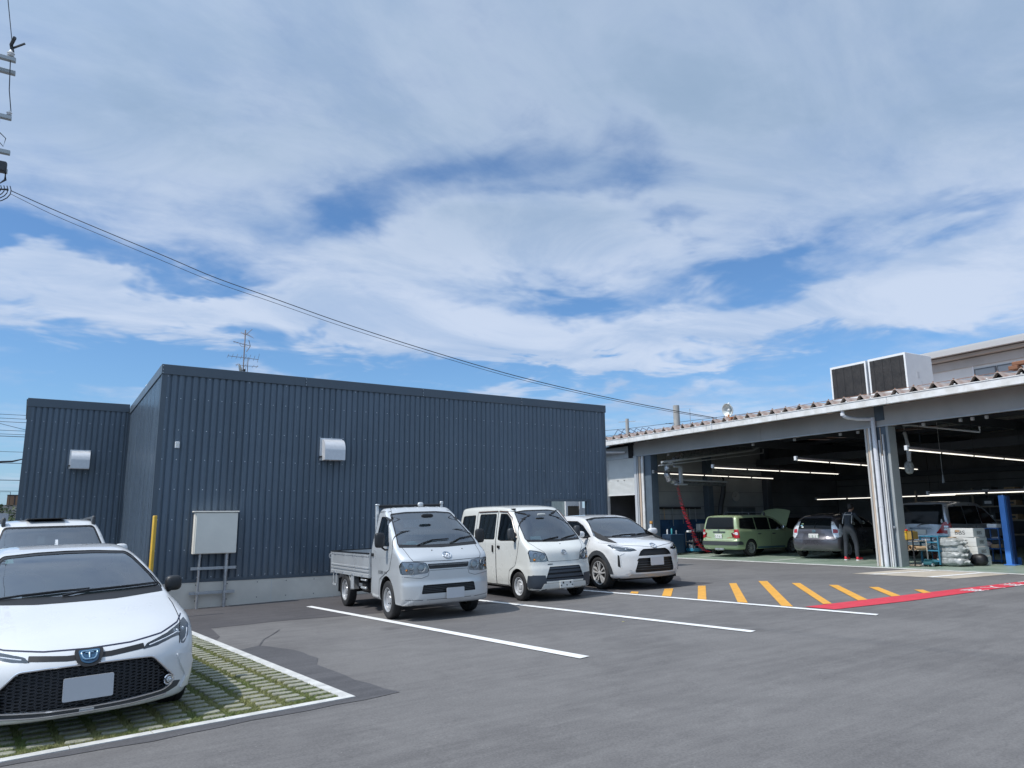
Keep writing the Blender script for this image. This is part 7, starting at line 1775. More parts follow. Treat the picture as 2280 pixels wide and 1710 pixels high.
# stack of white cartons with printed logo
names = ['topmost', 'second', 'third', 'bottom']
for i in range(4):
    zt = .98 - i * .245
    bx = gthing('carton', 1.66, -1.13 - .03 * i, (-2, 1, -1, 2)[i], '%s large white carton of the stack behind the grey bags' % names[i], 'carton', 'white cartons stacked in the doorway', dz=max(0.0, zt - .245 + .0))
    b = MB(); b.bbox(-.27, .27, -.34, .36, 0, .238, .006); b.build('box', mat('carton_white', (.62, .62, .59), .75, var=.04, vscale=3), bx)
    b = MB(); b.box(-.272, -.2701, -.34, .36, .115, .12); b.build('seam', mat('carton_tape', (.48, .46, .42), .6), bx)
    lettering('BBS', .15, M_gplas, Matrix.Translation((-.2735, .02, .115)) @ Matrix.Rotation(R(-90), 4, 'Z') @ Matrix.Rotation(R(90), 4, 'X'), bx, 'printed_logo', 1.25)
    lettering('BBS', .13, M_gplas, Matrix.Translation((0, -.3435, .115)) @ Matrix.Rotation(R(90), 4, 'X'), bx, 'printed_logo', 1.1)
    if i == 0:
        b = MB(); b.box(-.2745, -.2735, .02, .14, .135, .19); b.build('sticker', M_card, bx)
# grey tied bags stacked in front
bp_ = [(1.00, -1.08, .0, 1.16, 'bottom'), (1.02, -1.05, .17, 1.10, 'second from bottom'), (1.04, -1.10, .34, 1.02, 'second from top'), (1.02, -1.00, .50, 1.15, 'topmost')]
for i, (x_, y_, z_, s_, w_) in enumerate(bp_):
    bg = gthing('plastic_bag', x_, y_, random.uniform(-8, 8), '%s grey plastic bag of the pile before the white cartons' % w_, 'bag', 'grey plastic bags piled in the doorway', dz=z_)
    rnd = random.Random(20 + i); b = MB(); superell(b, (0, 0, .115), (.22 * s_, .32 * s_, .115), 3.4, 40, 24)
    from mathutils import noise as mn
    b.v = [(x + .045 * mn.noise(Vector((7 * y + i, 11 * z, 5 * x))) + .02 * mn.noise(Vector((25 * y, 25 * z + i, 9))), y * (1 + .10 * mn.noise(Vector((9 * x, 9 * z + 3 * i, 2)))), max(.0, z + .035 * mn.noise(Vector((6 * y + 2 * i, 6 * x, i))) + .012 * mn.noise(Vector((22 * y, 18 * x, i))))) for x, y, z in b.v]
    b.build('sack', M_bag, bg, True)
    b = MB(); s2 = -1 if i % 2 else 1
    b.tube([(-.1, -.27 * s_, .12), (-.11, -.34 * s_, .12), (-.12, -.37 * s_, .14), (-.10, -.42 * s_, .12)], [.06, .022, .03, .045], 8); b.build('knot', mat('bag_knot', (.40, .41, .40), .4), bg, True)
bb = gthing('black_bag', 1.45, -1.50, 0, 'black sack slumped on the floor right of the grey bags', 'bag')
b = MB(); superell(b, (0, 0, .15), (.16, .20, .16), 2.6); b.build('sack', mat('sack_black', (.012, .012, .014), .5, bump=.5, bscale=15), bb, True)
# blue wire shelf
sh = gthing('wire_shelf', 2.75, -1.28, 0, 'blue steel shelf with three levels left of the blue lift post', 'shelf')
for x_ in (-.16, .16):
    for y_ in (-.19, .19): b = MB(); b.box(x_ - .012, x_ + .012, y_ - .012, y_ + .012, 0, .94); b.build('upright', M_bluep, sh)
for z_ in (.03, .36, .62, .91): b = MB(); b.box(-.17, .17, -.20, .20, z_, z_ + .025); b.build('shelf_board', M_bluep, sh)
for i, (z_, m_, lb, dx_, s3) in enumerate(((.94, M_white, 'white box on top of the blue shelf', -.02, (.12, .13, .11)), (.39, M_card, 'brown carton on the middle board of the blue shelf', 0, (.12, .10, .10)), (.645, M_steel, 'grey tin on the upper board of the blue shelf', .02, (.08, .10, .05)))):
    o = gthing('small_box', 2.75 + dx_, -1.30, 6 * i, lb, 'box', dz=z_); b = MB(); b.bbox(-s3[0], s3[0], -s3[1], s3[1], 0, s3[2], .008); b.build('box', m_, o)
o = gthing('cloth_bundle', 2.70, -1.14, 0, 'white and pink cloth bundle on the middle board of the blue shelf', 'cloth', dz=.39); b = MB(); superell(b, (0, .05, .09), (.12, .12, .09), 2.2); superell(b, (0, .16, .04), (.08, .1, .04), 2.2); b.build('cloth', mat('cloth_pink', (.6, .45, .42), .9, bump=.6, bscale=20), o, True)
# rack and parts along the rear right wall
rk = gthing('parts_rack', 9.6, 1.8, 0, 'long cream parts rack crowded with boxes behind the silver minivan', 'rack')
b = MB()
for z_ in (.5, 1.0, 1.5, 1.95): b.box(-.3, .3, -3.6, 3.2, z_, z_ + .05)
b.build('shelf_beam', mat('rack_beige', (.30, .25, .19), .7), rk)
for y_ in (-3.6, -1.3, 1.0, 3.2): b = MB(); b.box(-.3, -.25, y_ - .03, y_ + .03, 0, 2.2); b.build('upright', mat('rack_beige', (.30, .25, .19), .7), rk)
rnd = random.Random(9); cols = [M_card, M_white, M_gplas, mat('box_redbrown', (.25, .09, .06), .7), mat('box_blue', (.05, .12, .28), .6), mat('box_greyish', (.3, .31, .3), .7)]
WHERE = {1.0: 'middle', 1.5: 'upper', 1.95: 'top'}
ci = 0
for z_, lay in ((1.05, 'middle'), (1.55, 'upper'), (2.0, 'top')):
    for j, (y_, w_, h_, c_, nm) in enumerate(((-3.3, .40, .28, 0, 'brown'), (-2.8, .34, .22, 1, 'white'), (-2.3, .42, .30, 3, 'red-brown'), (-1.75, .30, .18, 4, 'blue'), (-.95, .42, .26, 5, 'grey'), (-.3, .36, .20, 0, 'second brown'), (.5, .40, .24, 2, 'black'))):
        o = gthing('parts_box', 9.55, 1.8 + y_, rnd.uniform(-6, 6), '%s parts box on the %s shelf of the rack behind the minivan' % (nm, lay), 'box', 'boxes on the parts rack', dz=z_)
        b = MB(); hh = h_ * rnd.uniform(.8, 1.2); b.bbox(-.2, .2, -w_ / 2, w_ / 2, 0, hh, .006); b.cur = 1; b.box(-.202, -.2, -w_ * .3, w_ * .3, hh * .3, hh * .7); b.build('box', [cols[(c_ + ci) % 6 if False else c_], M_white if c_ else M_gplas], o)
    ci += 1
# tool board and red tank on the right edge
o = gthing('tool_board', 6.9, -4.2, 0, 'wall board hung with small tools right of the lift post', 'tool board', dz=1.0)
b = MB(); b.box(0, .05, -1.1, 1.5, 0, 1.1); b.build('board', mat('board_grey', (.14, .14, .15), .8), o)
b = MB()
for i in range(60): y_ = rnd.uniform(-1.0, 1.4); z_ = rnd.uniform(.08, 1.0); b.box(-.03, -.001, y_ - rnd.uniform(.01, .05), y_ + .02, z_ - rnd.uniform(.02, .10), z_)
q = b.build('small_tools', M_steel, o); q['kind'] = 'stuff'
o = gthing('work_bench', 6.0, -3.6, 0, 'steel work bench below the tool board', 'bench')
b = MB(); b.box(-.35, .35, -1.1, 1.3, .82, .87); b.build('top', M_steel, o); b = MB(); b.box(-.3, .34, -1.0, 1.2, .3, .34); b.build('lower_shelf', M_gplas, o)
for x_ in (-.3, .3):
    for y_ in (-1.0, 1.2): b = MB(); b.box(x_ - .025, x_ + .025, y_ - .025, y_ + .025, 0, .82); b.build('leg', M_gplas, o)
o = gthing('air_tank', 3.6, -3.05, 0, 'red upright tank at the right edge behind the lift post', 'tank', dz=.45)
b = MB(); b.lathe([(.001, 0), (.10, .01), (.15, .06), (.15, .50), (.10, .56), (.001, .58)], 18); b.build('vessel', mat('tank_red', (.45, .03, .05), .4), o, True)
o = gthing('covered_heap', 3.5, -2.9, 0, 'dark covered heap with cardboard right of the lift post', 'heap'); b = MB(); superell(b, (0, 0, .22), (.35, .4, .23), 2.6); b.build('cover', mat('cover_dark', (.05, .045, .045), .8, bump=.5, bscale=10), o, True); b = MB(); b.box(-.42, -.36, .05, .2, 0, .38); b.build('cardboard_sheet', M_card, o)

# left wall of the garage: red air hose, tools, carts, clock, extractor hose
o = gthing('coiled_air_hose', 1.02, 9.25, 0, 'red coiled air hose hanging from the ceiling down to the floor', 'hose')
pts = []; N = 300
for q in range(N):
    s_ = q / (N - 1)
    if s_ < .78: u = s_ / .78; z_ = 2.72 * (1 - u) + .32 * u; x_ = -.35 + .95 * u**1.5; y_ = 0.0
    else: u = (s_ - .78) / .22; z_ = .32 * (1 - u)**2 + .09; x_ = .60 + .55 * u; y_ = 0
    a_ = q * 2 * math.pi / 9.0; rr = .045 + .05 * min(1, s_ * 1.4)
    pts.append((x_ + rr * math.cos(a_), y_ + rr * math.sin(a_), z_ + .012 * math.sin(a_ * .5)))
b = MB(); b.tube(pts, .010, 4); b.build('coil', mat('hose_red', (.62, .03, .05), .4), o, True)
b = MB(); b.tube([(-.35, 0, 2.72), (-.42, -.02, 2.95)], .008, 5); b.bbox(-.07 + .1, .09 + .1, -.06, .06, .86, .93, .01); b.build('fitting', M_white, o)
o = gthing('tool_cart', .85, 9.7, 0, 'blue tool cart with bottles on top at the foot of the blue wall', 'cart')
b = MB(); b.bbox(-.45, .25, -.2, .3, .08, .80, .02); b.build('cabinet', mat('cart_navy', (.012, .04, .085), .6), o)
for i in range(4): b = MB(); b.box(-.47, -.452, -.18, .28, .12 + i * .17, .26 + i * .17); b.build('drawer', mat('drawer_blue', (.015, .035, .07), .6), o)
for i, (y_, c_, h_) in enumerate(((.15, M_white, .20), (.03, mat('bottle_teal', (.05, .3, .35), .4), .24), (-.1, M_steel, .16))):
    q = gthing('spray_can', .55 + i * .12, 9.7 + y_, 0, ('white', 'teal', 'silver')[i] + ' spray can on the blue tool cart', 'can', 'cans on the tool cart', dz=.80); b = MB(); b.lathe([(.001, 0), (.032, .0), (.032, h_ * .8), (.018, h_ * .88), (.016, h_), (.001, h_)], 12); b.build('can', c_, q, True)
o = gthing('tool_cart', 1.75, 9.55, 0, 'low dark trolley with blue base and tools beside the red hose', 'cart')
b = MB(); b.bbox(-.35, .40, -.22, .22, .10, .22, .02); b.build('base', mat('base_blue', (.04, .22, .36), .5), o)
b = MB()
for x_ in (-.33, .38):
    for y_ in (-.2, .2): b.box(x_ - .015, x_ + .015, y_ - .015, y_ + .015, .1, .85)
b.build('posts', M_gplas, o)
for z_ in (.45, .82): b = MB(); b.bbox(-.36, .41, -.22, .22, z_, z_ + .03, .01); b.build('tray', M_gplas, o)
b = MB()
for i in range(26): x_ = rnd.uniform(-.32, .36); y_ = rnd.uniform(-.18, .18); z_ = rnd.choice((.22, .48, .85)); b.bbox(x_ - .03, x_ + .03, y_ - .03, y_ + .03, z_, z_ + rnd.uniform(.04, .16), .006)
q = b.build('loose_tools', M_steel, o); q['kind'] = 'stuff'
b = MB(); b.tube([(.45, -.2, .95), (.40, -.25, .6), (.5, -.25, .4), (.62, -.25, .42), (.64, -.25, .7), (.5, -.2, 1.3)], .02, 6); b.build('handle', M_teal, o, True)
o = gthing('tool_rack', 1.7, 10.5, 0, 'row of long handled tools hanging on the blue wall', 'tool rack', dz=1.0)
b = MB(); b.box(-.95, 1.3, -.02, .04, .78, .86); b.build('rail', M_black, o)
for i, (x_, l_) in enumerate(((-.75, .45), (-.30, .7), (.25, .62), (.48, .5), (.62, .45), (.95, .55))): b = MB(); b.tube([(x_, -.04, .80), (x_ + .03, -.04, .80 - l_)], .016, 6); b.build('tool', M_steel if i % 3 else M_wood, o)
o = gthing('tissue_dispenser', 2.45, 9.95, 0, 'pale box dispenser standing between the tools and the green wagon', 'dispenser'); b = MB(); b.bbox(-.18, .18, -.12, .12, .82, 1.15, .02); b.build('box', M_cream, o); b = MB(); b.bbox(-.15, .15, -.1, .1, 0, .82, .02); b.build('stand', M_gplas, o)
o = gthing('wall_clock', 5.15, 10.56, 0, 'round white wall clock high on the dark side wall', 'clock', dz=2.25)
b = MB(); T = Matrix.Rotation(R(90), 4, 'X'); b.lathe([(.001, .02), (.19, .02), (.21, .03), (.21, -.02)], 24, T); b.build('clock_face', mat('clock_white', (.42, .43, .42), .5), o, True)
b = MB(); b.box(-.10, .0, -.028, -.024, -.008, .008); b.box(-.006, .006, -.028, -.024, 0, .13)
for q_ in range(12): a_ = q_ * math.pi / 6; b.cbox((.165 * math.cos(a_), -.024, .165 * math.sin(a_)), (.012, .004, .012))
b.build('hands', M_black, o)
o = gthing('extractor_hose', 3.95, 10.2, 0, 'thick black extractor hose curving down behind the green wagon', 'hose', dz=1.2)
b = MB(); b.tube([(.15, 0, 1.9), (.15, 0, 1.6), (.10, 0, 1.2), (-.12, -.05, .7), (-.25, -.1, .3), (-.2, -.1, 0)], [.11] * 6, 10); b.build('hose', M_gplas, o, True)
# hose hanging at the pillar, with bagged nozzle
o = gthing('exhaust_hose', 1.5, .20, 0, 'grey exhaust hose hanging right of the centre pillar, its end bagged', 'hose', dz=2.75)
b = MB(); b.tube([(0, -.12, 1.22), (0, .03, 1.22), (0, .02, 1.0), (0, -.04, .5), (0, -.02, .1)], [.03, .055, .055, .065, .055], 10); b.build('pipe', M_post, o, True)
b = MB(); superell(b, (0, 0, -.02), (.10, .13, .20), 2.4); b.build('bag', M_bag, o, True)
b = MB(); b.tube([(0, -.12, 1.22), (0, -2.1, .80), (0, -2.1, .95)], .025, 6); b.build('arm', M_post, o)
o = gthing('pull_cord', 4.5, 1.0, 0, 'thin cord with a pale weight hanging over the silver minivan', 'cord', dz=2.45)
b = MB(); b.tube([(0, 0, .1), (0, 0, 1.9)], .008, 4); b.lathe([(.01, .12), (.045, -.14), (.001, -.14)], 8); b.build('cord', M_post, o)
o = gthing('red_sign', 2.75, 11.45, 0, 'red sign with white characters in the dark bay under the roller shutter', 'sign', dz=1.15)
b = MB(); b.box(0, .03, -.5, .45, 0, .42); b.build('board', mat('sign_red', (.30, .015, .03), .5), o)
lettering('火気厳禁', .22, M_white, Matrix.Translation((-.004, 0, .21)) @ Matrix.Rotation(R(-90), 4, 'Z') @ Matrix.Rotation(R(90), 4, 'X'), o, 'characters', .95)
o = gthing('wall_notice', 11.9, 2.0, 0, 'pair of white notices on the dark rear wall right of the grey hatchback', 'notice', dz=1.3)
b = MB(); b.box(0, .02, -.15, .15, 0, .4); b.build('sheet', mat('notice_grey', (.22, .22, .22), .7), o); b = MB(); b.box(0, .02, -.15, .12, .46, .86); b.build('sheet', mat('notice_grey', (.22, .22, .22), .7), o)

# ================================================================== THE MECHANIC
def skin_body(name, verts, edges, radii, m, root_i, parent, sub=2):
    me = bpy.data.meshes.new(name); me.from_pydata(verts, edges, []); o = bpy.data.objects.new(name, me); COL.objects.link(o)
    sk = o.modifiers.new('s', 'SKIN'); sk.use_smooth_shade = True
    for i, v in enumerate(me.skin_vertices[0].data):
        r_ = radii[i]; v.radius = (r_, r_) if isinstance(r_, float) else r_; v.use_root = (i == root_i)
    ss = o.modifiers.new('u', 'SUBSURF'); ss.levels = ss.render_levels = sub
    dg = bpy.context.evaluated_depsgraph_get(); dg.update()
    m2 = bpy.data.meshes.new_from_object(o.evaluated_get(dg)); o.modifiers.clear(); o.data = m2; m2.materials.clear(); m2.materials.append(m)
    m2.polygons.foreach_set('use_smooth', [True] * len(m2.polygons)); o.parent = parent; return o
pe = gthing('person', 1.52, 2.40, 8, 'person in dark overalls and red shoes leaning into the grey hatchback, seen from behind', 'person')
M_over = mat('overall_navy', (.030, .036, .045), .85, var=.2, vscale=10, bump=.5, bscale=18)
# faces +x (into the garage); z up
JV = [(0, 0, .92), (-.02, 0, 1.08), (.03, 0, 1.25), (.10, 0, 1.42), (.16, 0, 1.50),      # 0 pelvis .. 4 neck base
      (0.0, .11, .88), (.03, .15, .50), (-.03, .16, .10), (.05, .17, .05),              # 5-8 left leg
      (0.0, -.11, .88), (.06, -.17, .50), (.01, -.19, .10), (.09, -.20, .05),            # 9-12 right leg
      (.09, .17, 1.40), (.25, .24, 1.20), (.48, .20, 1.12), (.56, .19, 1.12),            # 13-16 left arm
      (.09, -.17, 1.40), (.27, -.23, 1.22), (.50, -.17, 1.15), (.58, -.16, 1.15)]        # 17-20 right arm
JE = [(0, 1), (1, 2), (2, 3), (3, 4), (0, 5), (5, 6), (6, 7), (7, 8), (0, 9), (9, 10), (10, 11), (11, 12), (3, 13), (13, 14), (14, 15), (15, 16), (3, 17), (17, 18), (18, 19), (19, 20)]
JR = [(.12, .15), (.115, .145), (.12, .155), (.10, .15), .06, .105, .075, .06, .055, .105, .075, .06, .055, .07, .055, .042, .04, .07, .055, .042, .04]
bd_ = skin_body('body', JV, JE, JR, M_over, 0, pe)
M_skin = mat('skin', (.42, .25, .18), .6)
b = MB(); superell(b, (.23, 0, 1.63), (.095, .075, .115), 2.2, 18, 12); superell(b, (.31, 0, 1.60), (.02, .014, .02), 2); superell(b, (.225, .078, 1.615), (.018, .008, .028), 2); superell(b, (.225, -.078, 1.615), (.018, .008, .028), 2); b.tube([(.15, 0, 1.48), (.20, 0, 1.56)], [.055, .05], 10); hd = b.build('head', M_skin, pe, True)
b = MB(); superell(b, (.215, 0, 1.655), (.108, .086, .112), 2.3, 18, 12); b.v = [(x, y, max(z, 1.60 + (x - .2) * .7)) for x, y, z in b.v]; b.build('hair', mat('hair_black', (.012, .010, .010), .6), pe, True)
for s_, y_, x_, z_ in ((1, .19, .56, 1.12), (-1, -.16, .58, 1.15)):
    b = MB(); superell(b, (x_ + .05, y_, z_), (.05, .018, .042), 2.6)
    for k_ in range(4): q = (k_ - 1.5) * .019; ln = (.062, .072, .068, .052)[k_]; b.tube([(x_ + .085, y_, z_ + q), (x_ + .085 + ln * .5, y_ - .006 * s_, z_ + q), (x_ + .085 + ln * .8, y_ - .03 * s_, z_ + q)], [.0095, .009, .007], 6)
    b.tube([(x_ + .03, y_, z_ + .035), (x_ + .06, y_ - .02 * s_, z_ + .065), (x_ + .09, y_ - .03 * s_, z_ + .07)], [.012, .010, .008], 6); b.build('hand', mat('work_glove', (.30, .30, .28), .8), pe, True)
for lx, ly, rz_ in ((.03, .17, 3), (.07, -.20, -6)):
    b = MB(); T = Matrix.Translation((lx, ly, 0)) @ Matrix.Rotation(R(rz_), 4, 'Z'); superell(b, (.03, 0, .055), (.14, .05, .045), 2.8, T=T); superell(b, (-.05, 0, .08), (.055, .045, .05), 2.6, T=T); sh_ = b.build('shoe', mat('shoe_red', (.70, .03, .05), .5), pe, True)
    b = MB(); b.prism(Car.rnd([(-.11, -.05), (.17, -.05), (.17, .05), (-.11, .05)], .045), .0, .028, T); b.build('sole', M_white, sh_)
# grey reflective braces of the overalls
b = MB()
for s_ in (-1, 1): b.tube([(-.085, s_ * .15, 1.12), (-.065, s_ * .145, 1.25), (.0, s_ * .13, 1.38), (.055, s_ * .10, 1.465)], .013, 5)
b.tube([(-.005, -.12, 1.40), (-.02, 0, 1.41), (-.005, .12, 1.40)], .014, 5); b.build('reflective_braces', mat('brace_grey', (.46, .44, .42), .5), pe, True)

# ================================================================== POLES, WIRES AND FAR THINGS
M_polec = mat('pole_concrete', (.36, .35, .33), .85, var=.1, vscale=3); M_cable = mat('cable_black', (.03, .03, .035), .6)
M_arm = mat('crossarm_steel', (.42, .45, .46), .5, metal=.4)
up = empty('utility_pole', (-3.18, 25.0, gz(-3.18, 25)), 0, 'utility pole with steel crossarms at the left edge of the view', 'utility pole')
up.scale = (1.786, 1.786, 1.786); zo = -.57
b = MB(); b.tube([(0, 0, -.2), (0, 0, 9.4)], [.11, .075], 16); b.build('pole', M_polec, up, True)
def arm(z, x1, name='crossarm', dz=0, y=-.1):
    b = MB(); b.bbox(-.7, x1, y - .04, y + .04, z - .035, z + .035, .006); return b.build(name, M_arm, up)
arm(9.46 + zo, .66); arm(9.33 + zo, .66, y=.1); arm(8.40 + zo, .70); arm(7.78 + zo, .74); arm(7.53 + zo, .72, y=.1)
def insul(x, y, z, s=1.0, m=None):
    b = MB(); b.lathe([(.001, 0), (.02 * s, 0), (.05 * s, .02 * s), (.025 * s, .04 * s), (.055 * s, .06 * s), (.03 * s, .09 * s), (.02 * s, .12 * s), (.001, .13 * s)], 10, Matrix.Translation((x, y, z))); return b.build('insulator', m or M_white, up, True)
insul(.58, -.1, 9.50 + zo, 1.1); insul(.66, -.1, 8.44 + zo, .8); insul(.30, -.1, 8.44 + zo, .8)
b = MB(); b.tube([(.60, -.1, 9.60 + zo), (.57, -.12, 9.72 + zo), (.62, -.3, 9.76 + zo)], .03, 6); b.tube([(.60, -.1, 9.68 + zo), (.76, -.14, 9.80 + zo)], .018, 5); b.build('strain_clamp', M_gplas, up, True)
b = MB(); b.bbox(.42, .55, -.22, -.08, 7.98 + zo, 8.34 + zo, .03); b.build('fuse_box', M_arm, up)
b = MB(); b.tube([(.58, -.1, 9.5 + zo), (.60, -.1, 9.2 + zo), (.62, -.1, 8.9 + zo), (.68, -.1, 8.52 + zo)], .010, 4); b.tube([(.55, -.15, 8.1 + zo), (.66, -.15, 8.0 + zo), (.64, -.15, 7.85 + zo), (.5, -.15, 8.0 + zo)], .008, 4)
b.tube([(.2, -.05, 8.3 + zo), (.45, 0, 8.2 + zo), (.3, 0, 7.9 + zo), (.1, 0, 7.9 + zo)], .03, 6); b.build('jumper_wire', M_cable, up, True)
b = MB(); b.bbox(.56, .72, -.16, -.04, 7.42 + zo, 7.60 + zo, .02); b.tube([(.7, -.1, 7.5 + zo), (.72, -.1, 7.3 + zo), (.55, -.1, 7.1 + zo), (.78, -.1, 7.14 + zo)], .02, 6); b.build('splice_box', M_gplas, up, True)
b = MB()
for k in range(4): r_ = .20 + .06 * k; b.tube([(.60 + .02 * k - .6 * r_ + r_ * math.cos(a_), -.1 + .02 * k, 7.14 + zo + r_ * .7 * math.sin(a_)) for a_ in [R(20 - q * 16) for q in range(13)]], .009, 4)
for k in range(5): b.tube([(.1 + k * .1, -.1, 7.75 + zo), (.2 + k * .09, -.05, 7.5 + zo), (.1 + k * .12, -.1, 7.25 + zo)], .014, 4)
q = b.build('cable_loops', M_cable, up, True); q['kind'] = 'stuff'
def wire(name, pts, r, label, group=None, n=26):
    xs_ = [p[0] for p in pts]; P = []
    for i in range(n + 1):
        x = xs_[0] + (xs_[-1] - xs_[0]) * i / n
        P.append((x, float(np.interp(x, xs_, [p[1] for p in pts])), float(pch(np.array([x]), [(p[0], p[2]) for p in pts])[0])))
    b = MB(); b.tube(P, r, 5); o = b.build(name, M_cable); return tag(o, label, 'wire', group)
wire('overhead_wire', [(-1.75, 25.04, 11.44), (-0.73, 24.66, 10.98), (0.78, 24.1, 10.34), (2.51, 23.45, 9.62), (3.68, 23.02, 9.12), (5.3, 22.41, 8.55), (7.37, 21.64, 7.83), (10.05, 20.64, 7.0), (12.82, 19.61, 6.24), (15.5, 18.61, 5.66), (17.83, 17.74, 5.24), (19.32, 17.19, 5.01)], .013, 'thicker upper wire crossing the sky from the utility pole to the garage roof', 'wires from the pole to the garage', 60)
wire('overhead_wire', [(-1.74, 25.03, 11.33), (-0.72, 24.67, 10.82), (0.79, 24.12, 10.18), (2.53, 23.5, 9.46), (3.7, 23.07, 8.98), (5.32, 22.49, 8.44), (7.41, 21.74, 7.74), (10.11, 20.76, 6.94), (12.92, 19.75, 6.19), (15.63, 18.77, 5.63), (18.0, 17.92, 5.22), (19.52, 17.37, 5.01)], .008, 'thinner lower wire crossing the sky from the utility pole to the garage roof', 'wires from the pole to the garage', 60)
b = MB(); b.tube([(-2.13, 24.8, 15.95), (-2.05, 21, 15.2), (-1.75, 14, 14.6), (-1.25, 6, 14.6), (-.6, -6, 15.4)], .011, 5); tag(b.build('overhead_wire', M_cable), 'wire rising from the top crossarm out of the picture at the upper left', 'wire')
lab = ['topmost', 'second', 'third', 'fourth', 'fifth', 'sixth', 'seventh', 'eighth', 'ninth', 'lowest']
for i, (z_, r_) in enumerate(((7.15, .014), (6.95, .014), (6.77, .016), (6.33, .014), (6.14, .014), (6.03, .02), (5.24, .014), (4.66, .02), (3.80, .022), (3.25, .014))):
    b = MB(); b.tube([(-40, 47, z_ + .5), (-14, 46, z_ + .05), (-1, 45, z_), (14, 44.5, z_ + .1), (40, 44, z_ + .8)], r_, 4); tag(b.build('distant_wire', M_cable), '%s of the distant level wires left of the dark building' % lab[i], 'wire', 'distant level wires')
b = MB(); b.tube([(-8, 44, 7.9), (-1.1, 45, 6.35)], .014, 4); tag(b.build('distant_wire', M_cable), 'slanting distant wire running down to the left wing of the dark building', 'wire')
b = MB(); b.tube([(-6, 44, 4.4), (-1.7, 45, 4.75), (-.9, 45, 5.0)], [.02, .05, .015], 5); tag(b.build('distant_cable', M_cable), 'thick distant cable splice rising beside the left wing', 'cable')
# distant house, fence frame and bushes at the far left
hs = empty('distant_house', (-1.5, 48, 0), 0, 'low distant house with brown wall panels at the far left', 'house')
b = MB(); b.box(-5, 2.5, 0, 5, -.5, 2.62); b.build('wall', mat('far_wall', (.42, .38, .34), .8), hs)
b = MB(); b.box(-.35, .75, -.05, 0, 2.62, 3.12); b.build('brown_panel', mat('far_brown', (.34, .20, .12), .7), hs)
b = MB(); b.box(-.36, .76, -.08, .3, 3.12, 3.16); b.box(-.02, .02, -.09, -.04, 2.62, 3.12); b.build('panel_frame', M_gplas, hs)
b = MB(); b.tube([(-.7, -.2, 1.5), (-.7, -.2, 3.3), (-.22, -.2, 3.3), (-.22, -.2, 2.4)], .02, 4); b.build('pipe_frame', M_gplas, hs)
# light-roofed shed in front
sd = empty('distant_shed', (-2.0, 38, 0), 0, 'pale roofed low shed with reddish wall at the far left edge', 'shed')
b = MB(); b.box(-4, .55, 0, 3, 1.62, 2.08); b.build('roof', mat('shed_roof', (.46, .47, .50), .7), sd)
b = MB(); b.box(-4, .25, .1, 3, -.5, 1.62); b.build('wall', mat('shed_red', (.20, .08, .07), .8), sd)
b = MB(); b.box(.25, .45, .05, .2, -.5, 1.62); b.box(-.10, .03, .0, .1, -.5, 1.60); b.build('post', M_white, sd)
def bush(x, y, s_, label, seed, n=1600):
    t_ = empty('bush', (x, y, gz(x, y)), 0, label, 'bush', 'bushes at the far left')
    r_ = np.random.RandomState(seed); V = []; F = []
    C = [(r_.uniform(-.6, .6) * s_[0], r_.uniform(-.6, .6) * s_[1], r_.uniform(.45, .95) * s_[2], r_.uniform(.25, .5)) for _ in range(12)]
    for i in range(n):
        c_ = C[r_.randint(12)]; d = r_.normal(size=3); d /= np.linalg.norm(d); rr = c_[3] * r_.uniform(.6, 1.05) * s_[2] * .5
        p = np.array(c_[:3]) + d * rr * np.array([1.2, 1.2, 1]); a = r_.normal(size=3) * .05; q = r_.normal(size=3) * .05
        k = len(V); V += [tuple(p - a), tuple(p + q), tuple(p + a), tuple(p - q)]; F.append((k, k + 1, k + 2, k + 3))
    mesh_obj('foliage', V, F, mat('far_foliage', (.075, .10, .045), .8, var=.35, vscale=2.5), t_)
    b = MB()
    for k in range(4): b.tube([(0, 0, 0), (r_.uniform(-.3, .3), r_.uniform(-.3, .3), s_[2] * .6)], [.04, .015], 5)
    b.build('stem', mat('bark', (.10, .07, .05), .9), t_)
bush(-1.75, 44.5, (.8, .6, 2.6), 'olive green bush above the pale shed roof at the far left', 3)
bush(-2.9, 45.5, (1.0, .6, 2.9), 'darker bush at the very left edge of the view', 8)
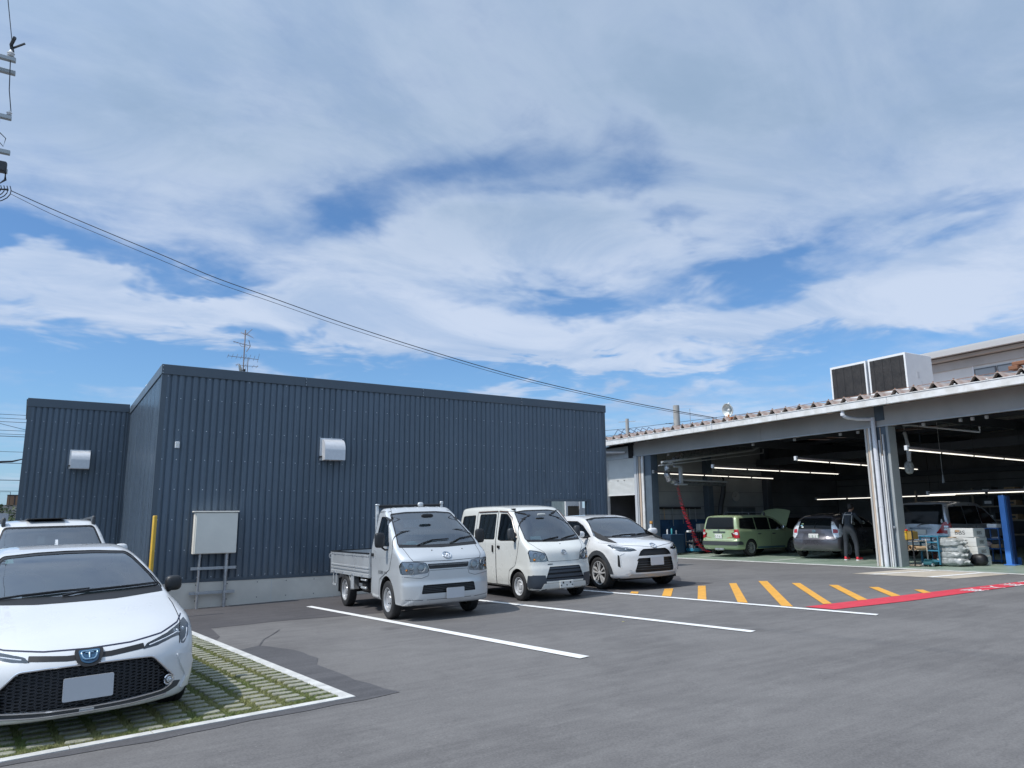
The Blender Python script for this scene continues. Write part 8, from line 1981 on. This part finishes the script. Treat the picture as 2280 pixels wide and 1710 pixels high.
# poles beyond the garage
p1 = empty('distant_pole', (34, 33.6, 0), 0, 'bare concrete pole beyond the garage roof', 'utility pole')
b = MB(); b.tube([(0, 0, 0), (0, 0, 8.75)], [.26, .20], 12); b.build('pole', M_polec, p1, True)
b = MB(); b.tube([(-.8, .2, 7.55), (.8, -.2, 7.5)], .02, 4); b.build('bracket', M_gplas, p1)
p2 = empty('distant_pole', (34, 38.4, 0), 0, 'distant pole with a small crossarm and dark insulators beyond the garage roof', 'utility pole')
b = MB(); b.tube([(0, 0, 0), (0, 0, 8.45)], [.16, .12], 10); b.build('pole', M_polec, p2, True)
b = MB(); b.tube([(-.35, .5, 8.25), (.35, -.5, 8.25)], .03, 4); b.tube([(-.6, .9, 7.3), (.6, -1.2, 7.3)], .03, 4); b.build('crossarm', M_arm, p2)
b = MB()
for k in range(6):
    y_ = 1.0 - k * .42; superell(b, (-.4 + .2 * k, y_, 7.25 + (.1 if k % 2 else -.12)), (.10, .12, .10), 2.4)
    b.tube([(-.4 + .2 * k, y_, 7.3), (-.2 + .2 * k, y_ - .2, 7.75), (.1 + .2 * k, y_ - .7, 7.4)], .03, 4)
q = b.build('insulators', mat('insulator_navy', (.05, .06, .12), .5), p2, True); q['kind'] = 'stuff'
for i, (z_) in enumerate((7.75, 7.35, 7.25)):
    b = MB(); b.tube([(30, 56, z_ + .4), (34, 38.4, z_), (40, 20, z_ + .5)], .018, 4); tag(b.build('distant_wire', M_cable), ('upper', 'middle', 'lower')[i] + ' wire running to the distant pole with insulators', 'wire', 'wires at the distant pole')
b = MB(); b.tube([(30, 28.6, 4.0), (30, 28.6, 7.6)], .02, 5); tag(b.build('thin_rod', M_steel), 'thin lightning rod right of the bare concrete pole', 'rod')
# small yellow scrap and grit on the asphalt
b = MB(); b.prism([(-.02, -.012), (.018, -.015), (.024, .01), (-.012, .016)], 0, .004); tag(b.build('litter', mat('litter_yellow', (.5, .45, .2), .7), None, loc=(7.90, 9.2, gz(7.9, 9.2) + .003)), 'tiny pale yellow scrap on the asphalt between two white lines', 'litter')
